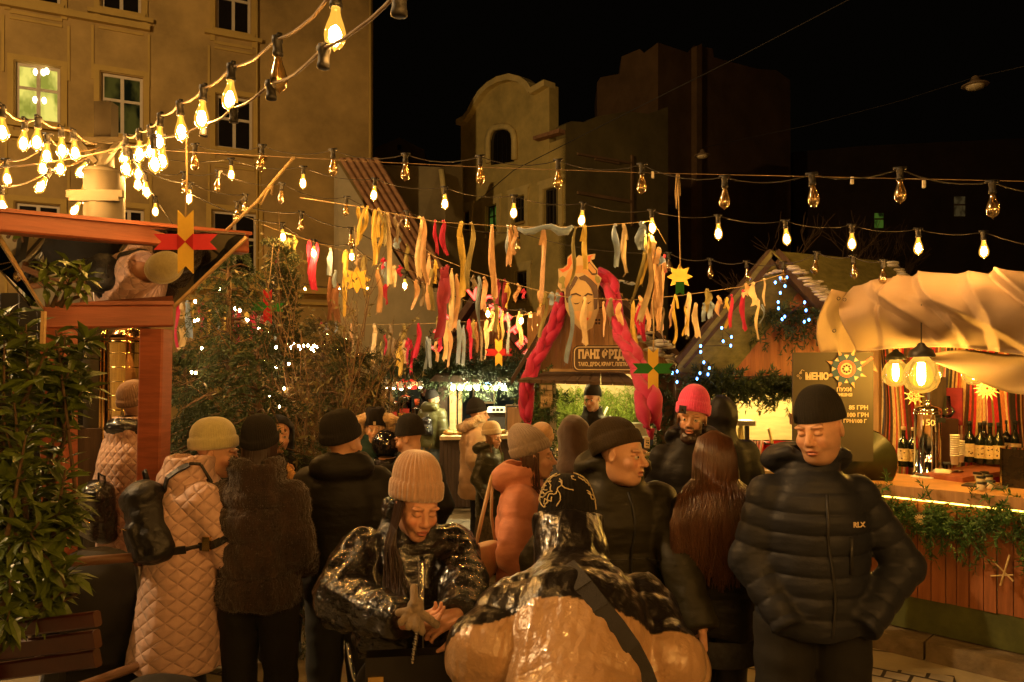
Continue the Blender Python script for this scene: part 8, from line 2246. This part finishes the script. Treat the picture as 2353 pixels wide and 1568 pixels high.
badge(t, Mh, (-.045, -.098, .058), .045, .045, M_black, 'hat_badge', ((-.010, -.010, .010, -.004), (-.005, -.004, .005, .004)), M_brass, (-.35, -.93, .05))
MB().lathe([(.0085, -.002), (.011, 0), (.0085, .002), (.0085, -.002)], 14, c=Mh @ Vector((-.084, .005, -.04)), M=Matrix.Rotation(R(90), 3, 'X'), caps=False).build('earring', M_black, t, True)
# hooded people
def hooded(label, px, py, d, by, hm, coat, hoodr=(.112, .128, .142), face_open=False, **kw):
 t, Mh, I = person(label, px, py, d, by=by, coat=coat, **kw)
 Mi = np.array(Mh.inverted(), f32)
 def f(P):
  Q = P @ Mi[:3, :3].T + Mi[:3, 3]
  o = ell(Q, (0, .028, .006), hoodr); o = smin(o, ell(Q, (.01, .085, .085), (.05, .06, .05)), .05); nk, _ = rcone(Q, (0, .05, -.06), (0, .07, -.20), .085, .12); o = smin(o, nk, .05)
  i = ell(Q, (0, -.015, -.010), (hoodr[0] - .024, hoodr[1] + .02, hoodr[2] - .030))
  i = smax(i, Q[:, 1] + .02, .02)
  if face_open: o = smax(o, -i, .014)
  return o + .009 * wob(P, 24, 5) + .003 * wob(P, 60, 2)
 c = Mh.translation; r = .34
 sdf_obj('hood', f, (c.x - r * .7, c.y - r * .7, c.z - r), (c.x + r * .7, c.y + r * .8, c.z + .2), .009, hm, t)
 return t, Mh, I
M_brownfl = mat('brown fleece', (.048, .024, .013), .95, var=.25, vscale=14, bump=.3, bscale=90, bdist=.005, sheen=.4)
hooded('person in a brown hood and black coat seen from behind', 1322, 1008, 4.4, 165, M_brownfl, dict(w=.24, dp=.16, hem=.75, puff=0, m=M_darkp, h=.014, collar=.03), fine=.010, eye_open=False)
hooded('person with a big black hood standing behind the coral beanie man', 1655, 955, 4.9, 175, M_darkp, dict(w=.24, dp=.16, hem=.75, puff=.01, m=M_darkp2, h=.016), fine=.010, eye_open=False)
hooded('man with black hood up facing right, holding a spiral pastry', 642, 1003, 4.9, 22, M_darkp, dict(w=.23, dp=.155, hem=.72, puff=.010, m=M_darkp, h=.013), face_open=True, fine=.006, tint=dict(stubble=.4),
  arms={-1: dict(el=(-.30, .0, 1.15), wr=(-.22, -.2, 1.05)), 1: dict(el=W(700, 1150, 4.8), wr=W(665, 1100, 4.55))}, hands=[(1, dict(dir=(-.6, -.3, .7), palm=(0, -1, 0), curl=.9, side=-1))])
a, b = W(648, 1062, 4.50), W(688, 1114, 4.45); t = thing('spiral_pastry', 'golden spiral chimney pastry on a stick held by hooded man', 'pastry', a)
pm = MB(); ax = (b - a); n = 80; s1 = ax.orthogonal().normalized(); s2 = ax.cross(s1).normalized()
pm.tube([ax * (.12 + .88 * k / n) + (s1 * math.cos(k * .75) + s2 * math.sin(k * .75)) * .017 for k in range(n + 1)], .011, 7)
pm.build('pastry', mat('golden dough', (.50, .27, .09), .7, var=.3, vscale=40), t, True); MB().tube([-ax * .35, ax * .2], .004, 6).build('stick', M_palewood, t)
# left group: pink quilted coat, fur coat, dark jacket
M_pink = quilt_mat('pink quilted coat', (.58, .37, .30), .064)
pc = dict(w=.235, dp=.18, hem=.60, puff=.0, m=M_pink, arm_r=(.084, .076, .064), collar=.075, collar_r=.10, flare=1.14, h=.010, wr=.006, waist=1.02, hood=dict(w=.12, d=.05, h=.04, rx=-20, z=-.02))
t, Mh, I = person('woman in a long pink quilted coat and pale green beanie seen from behind left', 500, 1040, 3.4, by=128, hy=95, hp=12, hs=1.0, fine=.005, face=dict(female=True), tint=dict(blush=.3), coat=pc, eye_open=True, sh=1.375, dx=(0, .08), lean=-4,
  arms={-1: dict(el=(-.235, .0, 1.08), wr=(-.19, -.17, .90)), 1: dict(el=W(478, 1190, 3.25), wr=W(515, 1245, 3.33))}, hat=dict(m=knit_mat('pale green', (.48, .42, .19), fuzz=.8), tall=.105, cuff=.062, nrib=60, rib=.0006, R0=1.07, rim=.022))
fz = I['coat_f']
def pworld(v, by, base): return Matrix.Rotation(R(by), 3, 'Z') @ Vector(v) + base
base = t.location.copy()
Mp = Matrix.Translation(pworld((-.03, .225, 1.25), 128, base)) @ Matrix.Rotation(R(128), 4, 'Z') @ Matrix.Rotation(R(-12), 4, 'X') @ Matrix.Rotation(R(14), 4, 'Y')
st = [[pworld(v, 128, base) for v in wrap(fz, L_)] for L_ in (
 [(-.04, .5, 1.33, (0, -1, 0)), (-.08, .4, 1.40, (0, -1, 0)), (-.12, .12, 1.7, (0, -.2, -1)), (-.125, .02, 1.7, (0, .2, -1)), (-.13, -.5, 1.30, (0, 1, 0))],
 [(-.06, .5, 1.12, (0, -1, 0)), (-.5, .16, 1.15, (1, -.2, 0)), (-.55, .06, 1.18, (1, 0, 0)), (-.5, -.02, 1.20, (1, .2, 0))])]
backpack('black leather drawstring backpack on the pink quilted coat', Mp, 1.12, None, [(st[0], .030), (st[1], .034)], 'black leather backpacks')
o = MB().box(pworld(snap(fz, (-.5, .11, 1.165), (1, 0, 0)), 128, base), (.03, .06, .06)).build('strap_buckle', M_brass); o.parent = None
tag(o, 'brass buckle on the waist strap over the pink coat', 'buckle')
# solid figure standing in for the pink coat woman's mirror reflection
t, Mh, I = person('figure standing in for the mirrored pink coat woman, half hidden behind the kiosk post', 318, 935, 4.35, by=150, hy=160, fine=.009, eye_open=False, coat=dict(pc, h=.016, hem=.62), hat=dict(m=knit_mat('taupe', (.22, .13, .085)), tall=.10, cuff=.05, nrib=40))
fz = I['coat_f']; base = t.location.copy()
hooded_m = MB().ball((0, .06, I['zt'] + .0), .14, 14, 8, (1.0, .9, .55)).build('hood', M_gloss, t, True)
Mp = Matrix.Translation(pworld((-.02, .19, 1.13), 150, base)) @ Matrix.Rotation(R(150), 4, 'Z') @ Matrix.Rotation(R(-12), 4, 'X') @ Matrix.Rotation(R(-14), 4, 'Y')
backpack('fringed black leather backpack standing in for the mirrored one behind the post', Mp, 1.05, M_gloss, [], 'black leather backpacks')
fur = mat('dark brown fur', (.030, .014, .008), .9, var=.55, vscale=16, bump=.8, bscale=90, bdist=.015, sheen=.3, stretch=(1, 1, .45))
t, Mh, I = person('person in dark brown fur jacket and black hat seen from behind', 602, 1028, 3.3, by=176, hy=178, hs=.94, fine=.010, eye_open=False, sh=1.385, coat=dict(w=.215, dp=.15, hem=.86, puff=.030, pitch=.15, m=fur, h=.010, wr=.008, ws=40, collar=.06, collar_r=.11, arm_r=(.072, .066, .056)), arms={-1: dict(el=(-.185, .04, 1.10), wr=(-.15, -.14, 1.0)), 1: dict(el=(.19, .05, 1.10), wr=(.15, -.14, 1.0))}, hat=dict(m=knit_mat('black', (.012, .010, .009)), tall=.10, cuff=.05, nrib=50, rib=.001, R0=1.0))
hr = []; rr = random.Random(5)
for k in range(160):
 a = rr.uniform(-1.5, 1.5); p0 = Mh @ Vector((math.sin(a) * .088, .02 + math.cos(a) * .09, .03)); hr.append([p0, p0 + Vector((0, .01, -.07)), p0 + Vector((rr.uniform(-.02, .02), .03, -.14 - .06 * rr.random()))])
strands(t, hr, H_dark, .006)
# short fur tips standing off the coat
fz = I['coat_f']; co_ = [o for o in t.children if o.name.startswith('jacket')][0]
vs = np.empty(len(co_.data.vertices) * 3, f32); co_.data.vertices.foreach_get('co', vs); vs = vs.reshape(-1, 3); ns = np.array([tuple(v.normal) for v in co_.data.vertices], f32)
ix = NPR.randint(0, len(vs), 22000); V, Q = leaf_arrays(vs[ix], ns[ix] * .8 + NPR.randn(len(ix), 3) * .35 + np.array((0, 0, -.7)), .006 + .005 * NPR.rand(len(ix)), .0013); mesh_obj('fur', V, Q, fur, t, False)
t, Mh, I = person('man in a charcoal hooded jacket and black beanie seen from behind', 792, 1018, 3.6, by=186, hy=150, fine=.008, eye_open=False, sh=1.39, coat=dict(w=.225, dp=.155, hem=.80, puff=.008, pitch=.15, m=M_darkp2, h=.010, hood=dict(w=.15, d=.07, h=.075, rx=-10, z=-.02), arm_r=(.092, .085, .066)), hat=dict(m=knit_mat('black', (.012, .010, .009)), tall=.105, cuff=.06, nrib=50, rib=.001, R0=1.07, point=-.1), legs=dict(m=M_jeans_d if 'M_jeans_d' in globals() else mat('dark denim', (.022, .024, .024), .9, var=.3), r=(.10, .075, .062)))
# salmon puffer woman with grey ribbed beanie
sal = puffer('salmon puffer', (.52, .20, .12), .6, 0, .35, 22, .012, .15)
t, Mh, I = person('woman in a salmon puffer coat and grey ribbed beanie in profile facing right', 1232, 1050, 3.85, by=75, hy=86, hp=3, hs=1.0, fine=.0045, face=dict(female=True), tint=dict(blush=.2), eye_open=True, sh=1.275, dx=(0, .03),
  coat=dict(w=.20, dp=.14, hem=.48, puff=.019, pitch=.135, m=sal, h=.009, collar=.07, collar_r=.10, hood=dict(w=.14, d=.10, h=.085, rx=-25, z=-.0), arm_r=(.088, .082, .066), flare=1.05), arms={-1: dict(el=(-.235, .06, .99), wr=(-.20, -.10, .84)), 1: dict(el=(.20, .03, .98), wr=(.15, -.16, .90))},
  hat=dict(m=knit_mat('grey', (.27, .20, .155), fuzz=.6), tall=.135, cuff=.06, nrib=36, rib=.0028, R0=1.04, point=.35, slouch=(0, .03), tilt=-.38))
hr = []; rr = random.Random(8)
for sd in (-1, 1):
 for k in range(70):
  a = rr.random(); p0 = Mh @ Vector((sd * .076, -.015 + .09 * a, .03)); p1 = Mh @ Vector((sd * (.080 + .014 * rr.random()), -.02 + .09 * a, -.06)); p2 = Mh @ Vector((sd * (.07 + .03 * rr.random()), -.035 + .10 * a, -.13 - .05 * rr.random())); hr.append([p0, p1, p2, p2 + Vector((0, -.02, -.06 * rr.random()))])
strands(t, hr[:70], H_brown, .005); strands(t, hr[70:], H_brown, .005)
p = W(1115, 1280, 3.8); t2 = thing('cream_bag', 'cream leather shoulder bag beside the salmon coat', 'handbag', p, R(60))
def bag_f(P): return smax(ell(P, (0, 0, 0), (.13, .055, .12)), P[:, 2] - .07, .02)
sdf_obj('bag', bag_f, (-.16, -.09, -.15), (.16, .09, .12), .008, mat('cream leather', (.42, .26, .14), .45, var=.12), t2); MB().tube([(-.10, 0, .05), (-.06, -.02, .22), (.02, -.03, .42)], .010, 6).tube([(.10, 0, .05), (.06, 0, .2), (.02, -.03, .42)], .008, 6).build('strap', mat('cream leather', (.42, .26, .14), .45), t2, True)
# girl in the green shiny coat
grn = puffer('green shiny puffer', (.040, .038, .012), .28, .3, .7, 22, .02, 0)
plaid = mat('checked wool skirt', (.13, .10, .06), .9, var=.5, vscale=45)
t, Mh, I = person('girl in shiny dark green coat, cream beanie and checked skirt', 1133, 1005, 7.0, by=55, hy=48, hp=8, hs=.95, fine=.007, face=dict(female=True), tint=dict(blush=.2), eye_open=True, coat=dict(w=.165, dp=.13, hem=.52, puff=.012, pitch=.12, m=grn, h=.012, collar=.03, hood=dict(w=.14, d=.08, h=.06, z=-.01), arm_r=(.066, .060, .05)), hat=dict(m=knit_mat('cream', (.62, .46, .27), fuzz=.7), tall=.10, cuff=.06, nrib=50, rib=.0008, R0=1.06), legs=dict(r=(.075, .055, .045), gap=.07))
k_ = I['k']; MB().lathe([(.16, .56), (.20, .16), (.196, .16), (.15, .56)], 30, caps=False).build('skirt', plaid, t, True)
hr = []; rr = random.Random(18)
for sd in (-1, 1):
 for k in range(30): a = rr.random(); p0 = Mh @ Vector((sd * .078, -.03 + .06 * a, .02)); hr.append([p0, p0 + Vector((0, -.01, -.12)), p0 + Vector((rr.uniform(-.02, .02), -.04, -.28))])
strands(t, hr[:30], H_fair, .007); strands(t, hr[30:], H_fair, .007)
# beige puffer woman
bei = puffer('beige puffer', (.50, .31, .165), .6, 0, .3, 22, .012, .15)
furb = mat('beige fur trim', (.55, .37, .20), .95, var=.35, vscale=30, bump=.8, bscale=70, bdist=.02, sheen=.6)
t, Mh, I = person('woman in beige puffer with fur hood and black beanie at the grill counter', 1101, 953, 7.6, by=95, hy=88, hp=4, fine=.007, face=dict(female=True), coat=dict(w=.205, dp=.165, hem=.62, puff=.014, pitch=.15, m=bei, h=.012, collar=.06, collar_r=.11, arm_r=(.085, .08, .065), flare=1.08), hat=dict(m=knit_mat('black', (.014, .013, .014)), tall=.125, cuff=.05, nrib=44, point=.3, R0=1.06), legs=dict(r=(.085, .06, .05)))
def fur_f(P): return torus(P, (0, .08, I['zt'] + .02), .13, .12, .045, rot(R(-28), 0, 0)) + .012 * wob(P, 70, 4)
sdf_obj('fur_trim', fur_f, (-.22, -.12, I['zt'] - .12), (.22, .28, I['zt'] + .16), .010, furb, t)
base = t.location.copy(); pts = [pworld(snap(I['coat_f'], (x, y, z), dv), 95, base) for x, y, z, dv in ((.16, .4, 1.25, (0, -1, 0)), (.4, .06, 1.15, (-1, 0, 0)), (.4, -.02, 1.0, (-1, 0, 0)), (.4, -.10, .85, (-1, .1, 0)))]
t2 = thing('crossbody_bag', 'black crossbody strap and bag on the beige puffer woman', 'bag', pts[0]); mb = MB()
for i in range(3): mb.beam(pts[i] - pts[0], pts[i + 1] - pts[0], .035, .01, (0, -1, 0))
mb.build('strap', M_leather, t2); MB().box(pts[-1] - pts[0] + Vector((.05, -.0, -.08)), (.14, .05, .14)).build('bag', M_leather, t2)
# small beige hat
person('child in beige beanie mostly hidden behind the grey beanie woman', 1245, 1016, 5.6, by=175, fine=.010, eye_open=False, coat=dict(w=.17, dp=.13, hem=.5, m=M_darkp2, h=.016), hat=dict(m=knit_mat('sand', (.36, .21, .10)), tall=.09, cuff=.05, nrib=40, R0=1.08))
# trio behind: toddler, helmet child, father
fa = person('father in black coat and black beanie holding a toddler, face turned down left', 938, 1008, 4.9, by=-150, hy=-105, hp=18, fine=.0055, tint=dict(down=True, stubble=.3), eye_open=False, sh=1.27, coat=dict(w=.235, dp=.16, hem=.72, puff=.006, m=M_darkp2, h=.013, collar=.04), hat=dict(m=knit_mat('black', (.012, .010, .009)), tall=.105, cuff=.0, nrib=40, rib=.0008, R0=1.08, rim=.025, tilt=-.25))
tod = puffer('teal toddler suit', (.012, .045, .045), .6, 0, .3, 24, .01)
t, Mh, I = person('toddler in teal suit and black cat eared hat looking at the camera', 862, 986, 5.1, by=5, hy=8, hp=4, hs=.86, fine=.0048, eye_z=.86, face=dict(female=True, nose=.94, heavy=.4), tint=dict(blush=.3, brow=(.2, .11, .06)), skin=(.62, .38, .25), legs_on=False, coat=dict(w=.15, dp=.12, hem=.30, puff=.006, m=tod, h=.010, collar=.02, arm_r=(.06, .055, .045)), hat=dict(m=knit_mat('black plush', (.014, .012, .011)), tall=.105, cuff=.0, nrib=30, rib=.0006, R0=1.10, ears=True, point=-.45, rim=.020))
badge(t, Mh, (0, -.116, .065), .022, .032, mat('cream hat label', (.55, .42, .28), .7), nrm=(0, -1, .1))
def fur_f2(P): return torus(P, (0, .06, I['zt'] + .06), .135, .09, .042, rot(R(-60), 0, 0)) + .012 * wob(P, 70, 4)
sdf_obj('fur_trim', fur_f2, (-.22, -.1, I['zt'] - .1), (.22, .25, I['zt'] + .25), .010, furb, t)
t, Mh, I = person('child in glossy black helmet and shiny jacket seen from behind', 890, 1030, 5.0, by=170, fine=.010, eye_open=False, coat=dict(w=.17, dp=.14, hem=.6, puff=.014, pitch=.10, m=M_gloss, h=.011, collar=.04))
Hm = MB().ball((0, 0, 0), .104, 24, 16, (.95, 1.1, 1.0)).build('helmet', mat('glossy black shell', (.010, .010, .011), .08, var=0, coat=.8), t, True, loc=Mh @ Vector((0, .02, .03)))
for k in range(3): MB().lathe([(.010, -.001), (.014, 0), (.010, .001)], 12, c=Vector((.0 + (k - 1) * .04, .098, .03 + .02 * (k % 2))), M=Matrix.Rotation(R(90), 3, 'X'), caps=False).build('helmet_sticker', M_chrome, Hm, True)
# stall customers and vendors
gp = puffer('moss green puffer', (.075, .075, .022), .42, .1, .4, 24, .014)
t, Mh, I = person('woman in moss green puffer with black earmuffs and backpack at wine stall', 996, 917, 10.9, by=155, hy=130, fine=.010, eye_open=False, coat=dict(w=.21, dp=.17, hem=.80, puff=.016, pitch=.13, m=gp, h=.014, hood=dict(w=.14, d=.08, h=.09), arm_r=(.088, .082, .066)), hat=dict(m=knit_mat('black', (.012, .010, .009)), tall=.09, cuff=.0, nrib=30, R0=1.08), legs=dict(m=M_jeans, r=(.10, .08, .075), gap=.085))
base = t.location.copy(); Mp = Matrix.Translation(pworld((-.03, .19, 1.12), 155, base)) @ Matrix.Rotation(R(155), 4, 'Z')
backpack('small black leather backpack with zips on the moss green puffer', Mp, .85, M_gloss, [], 'black leather backpacks')
t, Mh, I = person('man with fair brown hair in profile at the wine stall', 1010, 911, 11.6, by=95, hy=88, fine=.009, eye_open=False, coat=dict(w=.22, dp=.15, hem=.8, m=M_darkp2, h=.018))
def hair_f(P):
 Mi = np.array(Mh.inverted(), f32); Q = P @ Mi[:3, :3].T + Mi[:3, 3]; d = ell(Q, (0, .03, .045), (.084, .10, .095)); return smax(d, -(ell(Q, (0, -.11, -.02), (.075, .075, .085))), .01) + .004 * wob(Q, 90, 2)
c = Mh.translation; sdf_obj('hair', hair_f, (c.x - .14, c.y - .14, c.z - .12), (c.x + .14, c.y + .16, c.z + .17), .010, H_fair, t)
t, Mh, I = person('vendor woman with tied back hair behind the mulled wine urns', 976, 895, 12.6, by=-20, hy=-25, hp=10, fine=.008, face=dict(female=True), eye_open=True, coat=dict(w=.19, dp=.14, hem=.8, m=M_darkp, h=.018))
def hair_f2(P):
 Mi = np.array(Mh.inverted(), f32); Q = P @ Mi[:3, :3].T + Mi[:3, 3]; d = ell(Q, (0, .03, .03), (.082, .100, .098)); return smax(d, -(ell(Q, (0, -.10, -.02), (.066, .075, .10))), .01)
c = Mh.translation; sdf_obj('hair', hair_f2, (c.x - .14, c.y - .14, c.z - .14), (c.x + .14, c.y + .16, c.z + .17), .010, H_fair, t)
person('vendor man in black beanie and black coat inside the taco stall', 1360, 917, 7.1, by=-22, hy=-28, hp=10, hs=1.04, fine=.0055, tint=dict(stubble=.25), eye_open=True, coat=dict(w=.235, dp=.15, hem=.8, puff=0, m=M_darkp, h=.013, collar=.05, collar_r=.085), hat=dict(m=knit_mat('black', (.012, .010, .009)), tall=.095, cuff=.0, nrib=44, rib=.001, R0=1.03, rim=.03))
# ------------------------------------------------------------------ pushchairs at the left
def pushchair(label, x, y, rz, s=1.0, wheel_m=None):
 t = thing('pushchair', label, 'pushchair', (x, y, 0), rz, 'dark pushchairs at the left')
 fr = MB()
 for sx in (-.22, .22):
  fr.tube([(sx, .42, 1.02 * s), (sx, .22, .70 * s), (sx, -.30, .16)], .014, 8); fr.tube([(sx, .30, .14), (sx, .02, .50 * s)], .013, 8)
 fr.build('frame', M_steel if wheel_m is None else mat('dull alloy', (.25, .22, .2), .3, metal=1), t, True)
 MB().tube([(-.22, .42, 1.02 * s), (-.22, .46, 1.05 * s), (.22, .46, 1.05 * s), (.22, .42, 1.02 * s)], .020, 10).build('handle', mat('tan grip', (.16, .075, .035), .5, var=.15), t, True)
 def f(P):
  d = rbox(P, (0, -.02, .48 * s), (.20, .24, .05), .04); q = rbox(P, (0, .16, .66 * s), (.20, .05, .24), .04, rot(R(-24), 0, 0)); d = smin(d, q, .05)
  h = ell(P, (0, .10, .82 * s), (.22, .26, .22)); h = smax(h, -ell(P, (0, -.02, .76 * s), (.20, .26, .22)), .01); d = smin(d, h, .02)
  return smin(d, ell(P, (0, .0, .30), (.19, .22, .12)), .02) + .006 * wob(P, 24, 2)
 sdf_obj('seat', f, (-.32, -.4, .1), (.32, .5, 1.12), .013, mat('black canvas', (.012, .011, .010), .85, var=.2), t)
 for sx in (-.23, .23):
  for wy, r_ in ((.32, .13), (-.32, .10)):
   w = MB().lathe([(r_ * .72, -.022), (r_, -.018), (r_, .018), (r_ * .72, .022)], 24, M=Matrix.Rotation(R(90), 3, 'Y'), c=(0, 0, 0), caps=False).build('wheel', M_rubber, t, True, loc=(sx, wy, r_))
   MB().lathe([(r_ * .52, -.024), (r_ * .74, -.023), (r_ * .74, .023), (r_ * .52, .024), (r_ * .52, -.024)], 24, M=Matrix.Rotation(R(90), 3, 'Y'), caps=False).build('rim', wheel_m or M_steel, w, True)
 return t
p = W(235, 860, 3.5); pushchair('black pushchair with tan grip beside the kiosk post', p.x - .02, p.y, R(200), 1.05, mat('pale wheel rim', (.30, .24, .16), .5))
p = W(400, 860, 2.75); pushchair('dark pushchair with silver frame tubes below the pink coat', p.x, p.y, R(60), .62)
